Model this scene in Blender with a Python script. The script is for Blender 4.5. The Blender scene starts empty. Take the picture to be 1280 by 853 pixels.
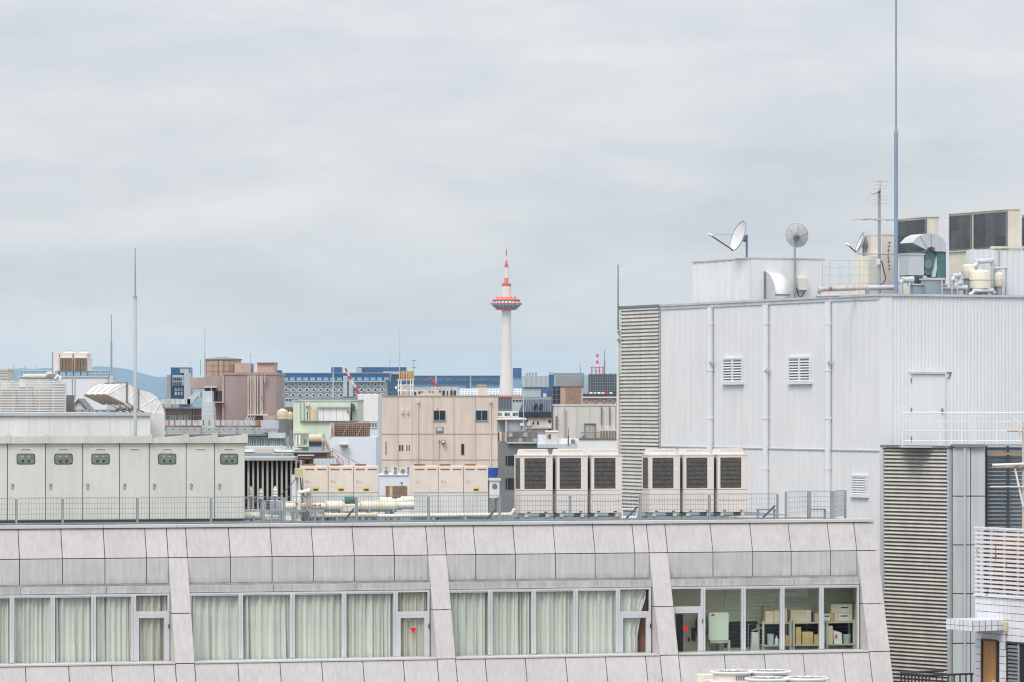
import bpy, bmesh, math, random
from math import sin, cos, pi, radians
random.seed(7)
SC = bpy.context.scene
COL = SC.collection
# ------------------------------------------------------------------ camera
F = 5200.0                      # focal length in photograph pixels (1280 wide)
HY, CX, CZ = 506.0, 640.0, 24.0
cam_d = bpy.data.cameras.new('camera')
cam = bpy.data.objects.new('camera', cam_d)
COL.objects.link(cam)
cam.location = (0, 0, CZ)
cam.rotation_euler = (radians(90), 0, 0)
cam_d.sensor_fit = 'HORIZONTAL'
cam_d.sensor_width = 36
cam_d.lens = F / 1280 * 36
cam_d.shift_y = (HY - 426.5) / 1280
cam_d.clip_start = 1
cam_d.clip_end = 90000
SC.camera = cam
# ------------------------------------------------------------------ sky, sun, exposure
SUN_EL, SUN_AZ = 52, 205        # azimuth clockwise from +Y: high, behind the camera to the left
w = bpy.data.worlds.new('World')
SC.world = w
w.use_nodes = True
nt = w.node_tree
nt.nodes.clear()
N = nt.nodes.new
L = nt.links.new
out = N('ShaderNodeOutputWorld')
sky = N('ShaderNodeTexSky')
sky.sky_type = 'NISHITA'
sky.sun_disc = False
sky.sun_elevation = radians(SUN_EL)
sky.sun_rotation = radians(SUN_AZ)
sky.air_density = 1.0
sky.dust_density = 1.5
bg1 = N('ShaderNodeBackground')
bg1.inputs[1].default_value = 0.10
L(sky.outputs[0], bg1.inputs[0])
tc = N('ShaderNodeTexCoord')
sep = N('ShaderNodeSeparateXYZ')
L(tc.outputs['Generated'], sep.inputs[0])


def math_node(op, a, b=None, clamp=False):
    m = N('ShaderNodeMath')
    m.operation = op
    m.use_clamp = clamp
    for i, v in enumerate((a, b)):
        if v is None:
            continue
        if isinstance(v, (int, float)):
            m.inputs[i].default_value = v
        else:
            L(v, m.inputs[i])
    return m.outputs[0]


def sky_noise(scale3, sc, detail, rough):
    vm = N('ShaderNodeVectorMath')
    vm.operation = 'MULTIPLY'
    L(tc.outputs['Generated'], vm.inputs[0])
    vm.inputs[1].default_value = scale3
    nz = N('ShaderNodeTexNoise')
    nz.inputs['Scale'].default_value = sc
    nz.inputs['Detail'].default_value = detail
    nz.inputs['Roughness'].default_value = rough
    nz.inputs['Distortion'].default_value = 0.4
    L(vm.outputs[0], nz.inputs['Vector'])
    return nz.outputs[0]


n1 = sky_noise((1, 1, 5.5), 7.0, 7, 0.52)        # long soft bands of stratus
n2 = sky_noise((1, 1, 3), 26.0, 5, 0.55)         # finer mottling
zz = math_node('MAXIMUM', sep.outputs[2], 0.0)
base = math_node('ADD', math_node('MULTIPLY', zz, 1.75), 1.0)     # overcast sky brightens toward the zenith
nn = math_node('ADD', math_node('MULTIPLY', n1, 0.66), math_node('MULTIPLY', n2, 0.34))
var = math_node('ADD', math_node('MULTIPLY', nn, 0.72), 0.64)
lum = math_node('MULTIPLY', math_node('MULTIPLY', base, var), 0.54)
ramp = N('ShaderNodeValToRGB')
ramp.color_ramp.elements[0].position = 0.34
ramp.color_ramp.elements[0].color = (0.885, 0.935, 1.0, 1)
ramp.color_ramp.elements[1].position = 0.66
ramp.color_ramp.elements[1].color = (0.985, 0.985, 0.985, 1)
L(nn, ramp.inputs[0])
bg2 = N('ShaderNodeBackground')
L(ramp.outputs[0], bg2.inputs[0])
L(lum, bg2.inputs[1])
mixs = N('ShaderNodeMixShader')
mixs.inputs[0].default_value = 0.93
L(bg1.outputs[0], mixs.inputs[1])
L(bg2.outputs[0], mixs.inputs[2])
L(mixs.outputs[0], out.inputs[0])
sun_d = bpy.data.lights.new('sun', 'SUN')
sun = bpy.data.objects.new('sun', sun_d)
COL.objects.link(sun)
sun_d.energy = 1.5
sun_d.angle = radians(24)
sun_d.color = (1.0, 0.955, 0.9)
az, el = radians(SUN_AZ), radians(SUN_EL)
sdir = (sin(az) * cos(el), cos(az) * cos(el), sin(el))
from mathutils import Vector, Matrix
sun.rotation_euler = Vector(sdir).to_track_quat('Z', 'Y').to_euler()
sun.location = (-40, -60, 120)
SC.view_settings.view_transform = 'Standard'
SC.view_settings.look = 'None'
SC.view_settings.exposure = 0.37
SC.view_settings.gamma = 1
SC.render.engine = 'CYCLES'
SC.cycles.use_denoising = True
SC.cycles.pixel_filter_type = 'BLACKMAN_HARRIS'
SC.cycles.filter_width = 1.15
SC.cycles.max_bounces = 8
SC.cycles.transparent_max_bounces = 16
SC.cycles.volume_bounces = 1


# ------------------------------------------------------------------ materials
def new_mat(name):
    m = bpy.data.materials.new(name)
    m.use_nodes = True
    t = m.node_tree
    t.nodes.clear()
    o = t.nodes.new('ShaderNodeOutputMaterial')
    return m, t, o


def mat(name, col, rough=0.6, var=0.10, scale=1.2, streak=0.0, sfreq=5.0, piece=0.03, metal=0.0, bump=0.0,
        drip=None, rust=0.0, rustcol=(0.22, 0.09, 0.035), rscale=3.0, spec=0.35):
    m, t, o = new_mat(name)
    n, l = t.nodes.new, t.links.new
    b = n('ShaderNodeBsdfPrincipled')
    b.inputs['Roughness'].default_value = rough
    b.inputs['Metallic'].default_value = metal
    b.inputs['Specular IOR Level'].default_value = spec
    l(b.outputs[0], o.inputs[0])
    g = n('ShaderNodeNewGeometry')

    def noise(vec3, sc, det):
        v = n('ShaderNodeVectorMath')
        v.operation = 'MULTIPLY'
        v.inputs[1].default_value = vec3
        l(g.outputs['Position'], v.inputs[0])
        z = n('ShaderNodeTexNoise')
        z.inputs['Scale'].default_value = sc
        z.inputs['Detail'].default_value = det
        z.inputs['Roughness'].default_value = 0.6
        l(v.outputs[0], z.inputs['Vector'])
        return z.outputs[0]

    def rng(s, a, b2, c, d):
        r = n('ShaderNodeMapRange')
        r.inputs[1].default_value, r.inputs[2].default_value = a, b2
        r.inputs[3].default_value, r.inputs[4].default_value = c, d
        l(s, r.inputs[0])
        return r.outputs[0]

    def mul(a, b2):
        q = n('ShaderNodeMath')
        q.operation = 'MULTIPLY'
        l(a, q.inputs[0])
        l(b2, q.inputs[1])
        return q.outputs[0]

    big = noise((1, 1, 1), scale, 6)
    f = rng(big, 0.3, 0.7, 1 - var, 1 + var * 0.5)
    if streak > 0:
        s = noise((1, 1, 0.07), sfreq, 5)
        f = mul(f, rng(s, 0.35, 0.68, 1 + streak * 0.25, 1 - streak))
    if drip:                      # soot washed down to the lower edge of the pieces, in ragged runs
        sx = n('ShaderNodeSeparateXYZ')
        l(g.outputs['Position'], sx.inputs[0])
        edge = rng(sx.outputs[2], drip[0], drip[1], 1, 0)
        f = mul(f, rng(mul(edge, noise((1, 1, 0.12), 7.0, 6)), 0.25, 0.65, 1.0, 0.72))
    if piece > 0:
        oi = n('ShaderNodeObjectInfo')
        f = mul(f, rng(oi.outputs['Random'], 0, 1, 1 - piece, 1 + piece))
    cm = n('ShaderNodeVectorMath')
    cm.operation = 'SCALE'
    cm.inputs[0].default_value = col
    l(f, cm.inputs['Scale'])
    c_out = cm.outputs[0]
    if rust > 0:
        rz = noise((1, 1, 0.35), rscale, 8)
        rf = rng(rz, 0.62 - rust * 0.3, 0.72 - rust * 0.25, 0, 1)
        mx = n('ShaderNodeMix')
        mx.data_type = 'RGBA'
        l(rf, mx.inputs[0])
        l(c_out, mx.inputs[6])
        mx.inputs[7].default_value = (*rustcol, 1)
        c_out = mx.outputs[2]
    l(c_out, b.inputs['Base Color'])
    if bump > 0:
        bn = noise((1, 1, 1), scale * 30, 3)
        bp = n('ShaderNodeBump')
        bp.inputs['Strength'].default_value = bump
        bp.inputs['Distance'].default_value = 0.01
        l(bn, bp.inputs['Height'])
        l(bp.outputs[0], b.inputs['Normal'])
    return m


def glass_mat(name, tint=(0.9, 0.95, 0.92), rough=0.0):
    m, t, o = new_mat(name)
    n, l = t.nodes.new, t.links.new
    tr = n('ShaderNodeBsdfTransparent')
    tr.inputs[0].default_value = (*tint, 1)
    gl = n('ShaderNodeBsdfGlossy')
    gl.inputs['Roughness'].default_value = rough
    g = n('ShaderNodeNewGeometry')
    dt = n('ShaderNodeVectorMath')
    dt.operation = 'DOT_PRODUCT'
    l(g.outputs['Incoming'], dt.inputs[0])
    l(g.outputs['Normal'], dt.inputs[1])
    prev = dt.outputs['Value']
    for op, v in (('ABSOLUTE', None), ('SUBTRACT', 1.0), ('POWER', 5.0), ('MULTIPLY_ADD', 0.96)):     # Schlick's reflectance
        q = n('ShaderNodeMath')
        q.operation = op
        if op == 'SUBTRACT':
            q.inputs[0].default_value = v
            l(prev, q.inputs[1])
        else:
            l(prev, q.inputs[0])
            if v is not None:
                q.inputs[1].default_value = v
        if op == 'MULTIPLY_ADD':
            q.inputs[2].default_value = 0.035
        prev = q.outputs[0]
    mx = n('ShaderNodeMixShader')
    l(prev, mx.inputs[0])
    l(tr.outputs[0], mx.inputs[1])
    l(gl.outputs[0], mx.inputs[2])
    l(mx.outputs[0], o.inputs[0])
    return m


M = {}


def dm(k, *a, **kw):
    M[k] = mat(k, *a, **kw)


dm('panel', (0.56, 0.53, 0.522), 0.7, 0.09, 1.1, 0.11, 11.0, 0.03, bump=0.08)
dm('band', (0.575, 0.57, 0.57), 0.7, 0.10, 1.4, 0.13, 11.0, 0.03, drip=(19.13, 19.5))
dm('ledge', (0.53, 0.52, 0.515), 0.6, 0.16, 1.6, 0.20, 11.0, 0.03)
dm('soot', (0.21, 0.205, 0.205), 0.85, 0.35, 3.0, piece=0.05)
dm('joint', (0.075, 0.073, 0.08), 0.9)
dm('coping', (0.60, 0.585, 0.58), 0.45, 0.08)
dm('alu', (0.60, 0.61, 0.63), 0.4, 0.05, piece=0.02)
dm('room', (0.74, 0.72, 0.65), 0.8, 0.05)
dm('room_floor', (0.50, 0.47, 0.42), 0.6)
dm('room_wall', (0.70, 0.64, 0.50), 0.8, 0.06)
dm('shutter', (0.72, 0.77, 0.64), 0.6, 0.05)
dm('shutter_dark', (0.03, 0.035, 0.045), 0.6)
dm('deck', (0.16, 0.19, 0.21), 0.85, 0.25, 0.6)
dm('galv', (0.36, 0.41, 0.45), 0.45, 0.12, 2.0, metal=0.3)
dm('galv_d', (0.20, 0.235, 0.26), 0.5, 0.15, 2.0, metal=0.2)
dm('galv_l', (0.58, 0.61, 0.64), 0.42, 0.10, 1.5, 0.08, metal=0.15)
dm('bluemast', (0.24, 0.33, 0.44), 0.5, 0.1)
dm('cab', (0.67, 0.66, 0.60), 0.5, 0.07, 0.9, 0.06, 7.0, 0.02)
dm('cabcap', (0.64, 0.63, 0.58), 0.55, 0.10, 1.0, 0.10)
dm('black', (0.02, 0.02, 0.022), 0.6)
dm('meter', (0.20, 0.245, 0.185), 0.25, 0.3, 6.0)
dm('plate', (0.75, 0.75, 0.73), 0.5)
dm('hvac', (0.74, 0.68, 0.635), 0.5, 0.05, 0.8, 0.05, 4.0, 0.02)
dm('coil', (0.105, 0.095, 0.086), 0.6, 0.45, 12.0)
dm('coil_blue', (0.085, 0.092, 0.10), 0.5, 0.3, 3.0, piece=0.35)
dm('gapbrown', (0.20, 0.16, 0.13), 0.8)
dm('ivory', (0.76, 0.72, 0.62), 0.55, 0.10, 2.0, 0.10)
dm('cream', (0.80, 0.70, 0.605), 0.5, 0.05, 1.0, 0.06, 4.0, 0.015)
dm('white', (0.80, 0.80, 0.785), 0.5, 0.06, 1.0, 0.07)
dm('whitewall', (0.765, 0.77, 0.778), 0.5, 0.05, 0.5, 0.06, 5.5, 0.01)
dm('whitewall2', (0.735, 0.752, 0.778), 0.5, 0.04, 0.5, 0.04, 5.5, 0.01)
dm('whiteduct', (0.72, 0.71, 0.69), 0.5, 0.10, 1.2, 0.10)
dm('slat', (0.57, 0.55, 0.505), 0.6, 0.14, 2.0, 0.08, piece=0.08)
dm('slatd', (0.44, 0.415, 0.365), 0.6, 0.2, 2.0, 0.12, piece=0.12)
dm('panelgrey', (0.53, 0.565, 0.575), 0.5, 0.06, 0.8, 0.12, 4.0)
dm('teal', (0.085, 0.19, 0.175), 0.5, 0.2, 3.0, 0.15)
dm('rustpipe', (0.56, 0.48, 0.43), 0.6, 0.2, 2.0, rust=0.18)
dm('rustduct', (0.58, 0.60, 0.61), 0.55, 0.12, 1.0, 0.1, rust=0.30, rscale=1.1, rustcol=(0.35, 0.17, 0.06))
dm('tile', (0.74, 0.75, 0.79), 0.25, 0.06, 3.0, piece=0.05)
dm('grout', (0.10, 0.10, 0.11), 0.9)
dm('slatwhite', (0.74, 0.75, 0.77), 0.45, 0.06, 2.0, rust=0.06, rscale=5.0)
dm('rusty', (0.33, 0.15, 0.06), 0.8, 0.4, 5.0)
dm('orange_door', (0.47, 0.235, 0.085), 0.55, 0.15, 2.0, 0.1)
dm('darkmetal', (0.055, 0.055, 0.06), 0.45, 0.2)
dm('mauve', (0.385, 0.295, 0.285), 0.85, 0.16, 0.25, 0.10, 1.5, 0.02)
dm('mauve_l', (0.47, 0.355, 0.325), 0.8, 0.10, 0.4, 0.12, 1.5)
dm('tan', (0.50, 0.365, 0.30), 0.75, 0.10, 0.5, 0.1, 1.5)
dm('tand', (0.20, 0.135, 0.11), 0.8)
dm('green', (0.60, 0.69, 0.55), 0.7, 0.06, 0.5, 0.10, 1.5)
dm('greenroof', (0.30, 0.36, 0.36), 0.8)
dm('bluewhite', (0.69, 0.73, 0.79), 0.65, 0.05, 0.4, 0.06, 1.5)
dm('brownlat', (0.23, 0.165, 0.12), 0.7, 0.15)
dm('beige', (0.71, 0.60, 0.52), 0.8, 0.09, 0.22, 0.17, 1.2, 0.02)
dm('beigejoint', (0.42, 0.34, 0.27), 0.8)
dm('brown', (0.37, 0.245, 0.14), 0.8)
dm('pinkstair', (0.50, 0.36, 0.33), 0.6)
dm('brick', (0.33, 0.22, 0.15), 0.85, 0.25, 1.5)
dm('greybld', (0.44, 0.455, 0.46), 0.7, 0.08, 0.4, 0.14, 1.5)
dm('greydark', (0.20, 0.205, 0.21), 0.75, 0.15, 0.5, 0.15, 1.5)
dm('slate', (0.145, 0.185, 0.245), 0.55, 0.12, 0.4, 0.1, 1.0)
dm('stonew', (0.66, 0.63, 0.585), 0.75, 0.07, 0.3, 0.14, 1.2, 0.02)
dm('purple', (0.055, 0.045, 0.055), 0.7)
dm('fin', (0.47, 0.43, 0.395), 0.7, 0.12, 1.0, 0.15)
dm('tankc', (0.64, 0.54, 0.36), 0.6, 0.12, 1.0, 0.1)
dm('copper', (0.48, 0.29, 0.12), 0.6, 0.25, 1.0, 0.35, 3.0)
dm('farblue', (0.014, 0.085, 0.225), 0.25, 0.25, 0.05, 0.0, piece=0.15)
dm('farblue_l', (0.20, 0.36, 0.52), 0.3, 0.1, 0.05)
dm('hotelwall', (0.40, 0.435, 0.46), 0.8, 0.15, 0.08)
dm('fargrey', (0.42, 0.46, 0.49), 0.7, 0.08, 0.05)
dm('farconc', (0.30, 0.315, 0.32), 0.8, 0.2, 0.08)
dm('fardark', (0.03, 0.045, 0.075), 0.5, 0.3, 0.08)
dm('farglass', (0.40, 0.50, 0.56), 0.3, 0.1, 0.05)
dm('hotelpane', (0.012, 0.06, 0.19), 0.2, 0.2, 0.05, piece=0.5)
dm('tower', (0.73, 0.69, 0.65), 0.55, 0.04, 0.05)
dm('towerred', (0.66, 0.07, 0.035), 0.5, 0.1, 0.1)
dm('towerorange', (0.80, 0.175, 0.05), 0.5, 0.1, 0.1)
dm('towerglass', (0.06, 0.24, 0.33), 0.2, 0.2, 0.2, piece=0.4)
dm('cranered', (0.66, 0.055, 0.05), 0.5)
dm('red', (0.75, 0.015, 0.015), 0.5, 0.0, piece=0.0)
dm('pinkred', (0.62, 0.10, 0.14), 0.55)
dm('darkpane', (0.03, 0.042, 0.046), 0.12, 0.4, 1.0, piece=0.35)
dm('paleteal', (0.27, 0.40, 0.40), 0.2, 0.2, 1.0, piece=0.25)
dm('print', (0.60, 0.53, 0.46), 0.7)
dm('tealpane', (0.10, 0.20, 0.20), 0.15, 0.3, 1.0, piece=0.2)
dm('yellow', (0.70, 0.52, 0.06), 0.5)
dm('blueply', (0.03, 0.085, 0.42), 0.6, 0.3, 8.0)
dm('card', (0.61, 0.43, 0.205), 0.8, 0.06, 4.0, piece=0.08)
dm('card_l', (0.72, 0.62, 0.44), 0.8, 0.05, 4.0, piece=0.06)
dm('shelfm', (0.52, 0.53, 0.42), 0.5, 0.05)
dm('mint', (0.63, 0.72, 0.60), 0.5, 0.03)
dm('pail', (0.52, 0.62, 0.66), 0.4)
dm('paleblue', (0.18, 0.42, 0.68), 0.4)
dm('bluebottle', (0.02, 0.10, 0.50), 0.3)
dm('ground', (0.13, 0.13, 0.13), 0.9, 0.3, 0.01)
dm('hill', (0.02, 0.085, 0.14), 0.95, 0.3, 0.004, piece=0)  # forest green pushed to blue: part of the distance haze is in the colour
dm('hose', (0.62, 0.55, 0.40), 0.6)
dm('curtain_red', (0.32, 0.13, 0.11), 0.85)
M['glass'] = glass_mat('glass', (0.965, 0.985, 0.97))
M['dishglass'] = mat('dishmesh', (0.66, 0.67, 0.68), 0.5, 0.06)


def curtain_mat(name, col):
    m, t, o = new_mat(name)
    n, l = t.nodes.new, t.links.new
    d = n('ShaderNodeBsdfDiffuse')
    tr = n('ShaderNodeBsdfTranslucent')
    g = n('ShaderNodeNewGeometry')
    v = n('ShaderNodeVectorMath')
    v.operation = 'MULTIPLY'
    v.inputs[1].default_value = (9, 9, 0.15)
    l(g.outputs['Position'], v.inputs[0])
    z = n('ShaderNodeTexNoise')
    z.inputs['Scale'].default_value = 1.4
    z.inputs['Detail'].default_value = 5
    l(v.outputs[0], z.inputs['Vector'])
    r = n('ShaderNodeMapRange')
    r.inputs[1].default_value, r.inputs[2].default_value = 0.3, 0.7
    r.inputs[3].default_value, r.inputs[4].default_value = 0.82, 1.1
    l(z.outputs[0], r.inputs[0])
    c = n('ShaderNodeVectorMath')
    c.operation = 'SCALE'
    c.inputs[0].default_value = col
    l(r.outputs[0], c.inputs['Scale'])
    for q in (d, tr):
        l(c.outputs[0], q.inputs[0])
    mx = n('ShaderNodeMixShader')
    mx.inputs[0].default_value = 0.12
    l(d.outputs[0], mx.inputs[1])
    l(tr.outputs[0], mx.inputs[2])
    l(mx.outputs[0], o.inputs[0])
    return m


M['curtain'] = curtain_mat('curtain', (0.84, 0.845, 0.80))
M['curtain_w'] = curtain_mat('curtain_w', (0.77, 0.72, 0.66))


# ------------------------------------------------------------------ frames and mesh builder
class Fr:
    """A building's own axes: x along the front, y into the building, z up."""

    def __init__(self, org, yaw):
        self.o = org
        self.a = radians(yaw)
        self.c, self.s = cos(self.a), sin(self.a)

    def w(self, x, y, z):
        return (self.o[0] + x * self.c - y * self.s, self.o[1] + x * self.s + y * self.c, z)

    def pu(self, px, y=0.0):           # x on the plane y=const seen at pixel column px
        q = (px - CX) / F
        return (q * (self.o[1] + y * self.c) - self.o[0] + y * self.s) / (self.c - q * self.s)

    def pv(self, px, x=0.0):           # y on the plane x=const
        q = (px - CX) / F
        return (q * (self.o[1] + x * self.s) - self.o[0] - x * self.c) / (-self.s - q * self.c)

    def pz(self, py, x, y):
        return CZ + (HY - py) / F * (self.o[1] + x * self.s + y * self.c)


WF = Fr((0.0, 0.0), 0)
BASE = {}


class MB:
    def __init__(self):
        self.v, self.f = [], []

    def add(self, vs, fs):
        b = len(self.v)
        self.v += [tuple(p) for p in vs]
        self.f += [tuple(i + b for i in q) for q in fs]
        return self

    def box(self, x0, x1, y0, y1, z0, z1):
        return self.add([(x0, y0, z0), (x1, y0, z0), (x1, y1, z0), (x0, y1, z0), (x0, y0, z1), (x1, y0, z1), (x1, y1, z1), (x0, y1, z1)],
                        [(0, 3, 2, 1), (4, 5, 6, 7), (0, 1, 5, 4), (1, 2, 6, 5), (2, 3, 7, 6), (3, 0, 4, 7)])

    def hexa(self, lo, hi):            # two quads
        return self.add(list(lo) + list(hi), [(0, 3, 2, 1), (4, 5, 6, 7), (0, 1, 5, 4), (1, 2, 6, 5), (2, 3, 7, 6), (3, 0, 4, 7)])

    def prism(self, pts, axis, a0, a1):
        def P(p, a):
            if axis == 'x':
                return (a, p[0], p[1])
            if axis == 'y':
                return (p[0], a, p[1])
            return (p[0], p[1], a)
        n = len(pts)
        vs = [P(p, a0) for p in pts] + [P(p, a1) for p in pts]
        fs = [tuple(range(n - 1, -1, -1)), tuple(range(n, 2 * n))]
        fs += [(i, (i + 1) % n, n + (i + 1) % n, n + i) for i in range(n)]
        return self.add(vs, fs)

    def ring(self, c, t, r, n, ref=None):
        t = Vector(t).normalized()
        a = Vector((0, 0, 1)) if abs(t.z) < 0.9 else Vector((1, 0, 0))
        e1 = t.cross(a).normalized()
        e2 = t.cross(e1)
        c = Vector(c)
        return [c + (e1 * cos(2 * pi * k / n) + e2 * sin(2 * pi * k / n)) * r for k in range(n)]

    def bar(self, p, q, r, n=6, r2=None):
        t = Vector(q) - Vector(p)
        A = self.ring(p, t, r, n)
        B = self.ring(q, t, r if r2 is None else r2, n)
        fs = [(i, (i + 1) % n, n + (i + 1) % n, n + i) for i in range(n)]
        fs += [tuple(range(n - 1, -1, -1)), tuple(range(n, 2 * n))]
        return self.add(A + B, fs)

    def tube(self, path, r, n=8):
        P = [Vector(p) for p in path]
        rings = []
        for i, p in enumerate(P):
            t = (P[min(i + 1, len(P) - 1)] - P[max(i - 1, 0)])
            t.normalize()
            if i == 0:
                a = Vector((0, 0, 1)) if abs(t.z) < 0.9 else Vector((1, 0, 0))
                e1 = t.cross(a).normalized()
            else:
                e1 = (e1 - t * e1.dot(t)).normalized()
            e2 = t.cross(e1)
            rings.append([p + (e1 * cos(2 * pi * k / n) + e2 * sin(2 * pi * k / n)) * r for k in range(n)])
        vs = [v for g in rings for v in g]
        fs = []
        for j in range(len(P) - 1):
            fs += [(j * n + i, j * n + (i + 1) % n, (j + 1) * n + (i + 1) % n, (j + 1) * n + i) for i in range(n)]
        fs += [tuple(range(n - 1, -1, -1)), tuple(range((len(P) - 1) * n, len(P) * n))]
        return self.add(vs, fs)

    def lathe(self, cx, cy, prof, n=16, ph=0.0):
        vs, fs = [], []
        for r, z in prof:
            vs += [(cx + r * cos(2 * pi * k / n + ph), cy + r * sin(2 * pi * k / n + ph), z) for k in range(n)]
        m = len(prof)
        for j in range(m - 1):
            fs += [(j * n + i, j * n + (i + 1) % n, (j + 1) * n + (i + 1) % n, (j + 1) * n + i) for i in range(n)]
        fs += [tuple(range(n - 1, -1, -1)), tuple(range((m - 1) * n, m * n))]
        return self.add(vs, fs)

    def build(self, name, m, parent=None, fr=WF, label=None, cat=None, group=None, kind=None, smooth=False, bevel=0.0):
        vs = self.v
        if parent is not None:
            b = BASE[parent.name]
        else:
            xs, ys, zs = zip(*vs)
            b = ((min(xs) + max(xs)) / 2, (min(ys) + max(ys)) / 2, min(zs))
        me = bpy.data.meshes.new(name)
        me.from_pydata([(x - b[0], y - b[1], z - b[2]) for x, y, z in vs], [], self.f)
        bm = bmesh.new()
        bm.from_mesh(me)
        bmesh.ops.recalc_face_normals(bm, faces=bm.faces)
        bm.to_mesh(me)
        bm.free()
        if smooth:
            me.shade_smooth()
            try:
                me.set_sharp_from_angle(angle=radians(40))
            except Exception:
                pass
        me.materials.append(M[m] if isinstance(m, str) else m)
        o = bpy.data.objects.new(name, me)
        COL.objects.link(o)
        BASE[o.name] = b
        if parent is not None:
            o.parent = parent
        else:
            o.location = fr.w(*b)
            o.rotation_euler = (0, 0, fr.a)
        if bevel:
            bv = o.modifiers.new('bevel', 'BEVEL')
            bv.width = bevel
            bv.segments = 2
            bv.limit_method = 'ANGLE'
        tag(o, label, cat, group, kind)
        return o


def tag(o, label=None, cat=None, group=None, kind=None):
    for k, v in (('label', label), ('category', cat), ('group', group), ('kind', kind)):
        if v:
            o[k] = v
    return o


def thing(name, label, cat, base, fr=WF, group=None, kind=None):
    o = bpy.data.objects.new(name, None)
    o.empty_display_size = 0.3
    COL.objects.link(o)
    o.location = fr.w(*base)
    o.rotation_euler = (0, 0, fr.a)
    BASE[o.name] = tuple(base)
    return tag(o, label, cat, group, kind)


def inst(src, parent, d):
    """copy of a mesh part with shared mesh data, moved by d inside its parent"""
    o = src.copy()
    COL.objects.link(o)
    o.parent = parent
    o.location = Vector(src.location) + Vector(d)
    BASE[o.name] = BASE[src.name]
    return o


def copy_tree(o, parent=None):
    c = o.copy()
    COL.objects.link(c)
    c.parent = parent
    BASE[c.name] = BASE[o.name]
    for ch in list(o.children):
        copy_tree(ch, c)
    return c


def B(x0, x1, y0, y1, z0, z1):
    return MB().box(x0, x1, y0, y1, z0, z1)


def pbox(fr, px0, px1, py0, py1, y, dep, mb=None, base=None):
    """box whose front face (plane y) fills the pixel rectangle; py1=None -> down to z=base"""
    u0, u1 = fr.pu(px0, y), fr.pu(px1, y)
    um = (u0 + u1) / 2
    z1 = fr.pz(py0, um, y)
    z0 = fr.pz(py1, um, y) if base is None else base
    return (mb or MB()).box(u0, u1, y, y + dep, z0, z1)


def window(root, fr, px0, px1, py0, py1, y, frame='alu', pane='darkpane', mull=1, fw=0.06, proud=0.06, name='window', sill=False):
    u0, u1 = fr.pu(px0, y), fr.pu(px1, y)
    um = (u0 + u1) / 2
    z0, z1 = fr.pz(py1, um, y), fr.pz(py0, um, y)
    b = MB()
    ya, yb = y - proud, y + 0.02
    b.box(u0, u1, ya, yb, z1 - fw, z1).box(u0 - (0.05 if sill else 0), u1 + (0.05 if sill else 0), ya - (0.06 if sill else 0), yb, z0, z0 + fw)
    b.box(u0, u0 + fw, ya, yb, z0 + fw, z1 - fw).box(u1 - fw, u1, ya, yb, z0 + fw, z1 - fw)
    for k in range(mull):
        uc = u0 + (u1 - u0) * (k + 1) / (mull + 1)
        b.box(uc - fw / 2, uc + fw / 2, ya + 0.004, yb, z0 + fw, z1 - fw)
    f = b.build(name, frame, root)
    MB().box(u0 + fw * 0.5, u1 - fw * 0.5, y - proud * 0.4, y + 0.015, z0 + fw * 0.5, z1 - fw * 0.5).build('pane', pane, f)
    return f


def building(name, label, px0, px1, py, D, dep, m, fr=WF, cat='building', z0=0.0, coping=None, cop_h=0.15):
    u0, u1 = fr.pu(px0, D), fr.pu(px1, D)
    z1 = fr.pz(py, (u0 + u1) / 2, D)
    r = thing(name, label, cat, ((u0 + u1) / 2, D, z0), fr)
    B(u0, u1, D, D + dep, z0, z1).build('wall', m, r)
    if coping:
        B(u0 - 0.06, u1 + 0.06, D - 0.06, D + dep + 0.06, z1, z1 + cop_h).build('coping', coping, r)
    return r


def part(root, fr, name, px0, px1, py0, py1, y, dep, m, **kw):
    return pbox(fr, px0, px1, py0, py1, y, dep).build(name, m, root, **kw)


# ------------------------------------------------------------------ ground and hills
g = MB()
g.add([(-30000, -3000, 0), (30000, -3000, 0), (30000, 40000, 0), (-30000, 40000, 0)], [(0, 1, 2, 3)])
g.build('ground', 'ground', kind='structure', label='grey city ground stretching away between the buildings')


def hill_mesh():
    D0 = 14000.0
    prof = [(-700, 470), (-400, 463), (-150, 458), (-40, 461), (20, 462), (60, 459), (100, 456), (132, 457), (150, 460), (165, 463), (178, 467), (195, 471), (212, 470.5), (240, 476),
            (300, 481), (380, 486), (460, 488), (560, 490), (700, 492), (900, 489), (1100, 484), (1500, 480), (2000, 476)]

    def h(px):
        for (a, b), (c, d) in zip(prof, prof[1:]):
            if a <= px <= c:
                t = (px - a) / (c - a)
                return b + (d - b) * t
        return prof[-1][1]
    b = MB()
    nx, ny = 260, 16
    for j in range(ny):
        t = j / (ny - 1)
        for i in range(nx):
            px = -680 + 2660 * i / (nx - 1)
            X = (px - CX) / F * D0
            Y = D0 - 2600 + 5200 * t
            H = (HY - h(px)) / F * D0 + CZ
            k = max(0.0, 1 - abs(2 * t - 1) ** 1.3)
            rough = 6 * sin(px * 0.11 + t * 9) + 4 * sin(px * 0.33 + t * 17) + random.uniform(-3, 3)
            b.v.append((X + 300 * (t - 0.5) * sin(px * 0.05), Y, -0.5 + (H + rough * (1 if k < 0.95 else 0.35)) * k))
    for j in range(ny - 1):
        for i in range(nx - 1):
            b.f.append((j * nx + i, j * nx + i + 1, (j + 1) * nx + i + 1, (j + 1) * nx + i))
    return b


hill_mesh().build('hills', 'hill', kind='structure', smooth=True, label='low wooded hills painted haze blue on the skyline')
# ================================================================== the near office building
NB = Fr((-13.785, 112.0), 15.8)
ZT, KS = 20.636, 0.344           # top edge of the sloping facade and how far it leans out per metre down
ZJ, ZP, ZS, ZBOT = 19.84, 18.35, 17.02, 15.2


def yf(z):
    return -KS * (ZT - z)


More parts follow.
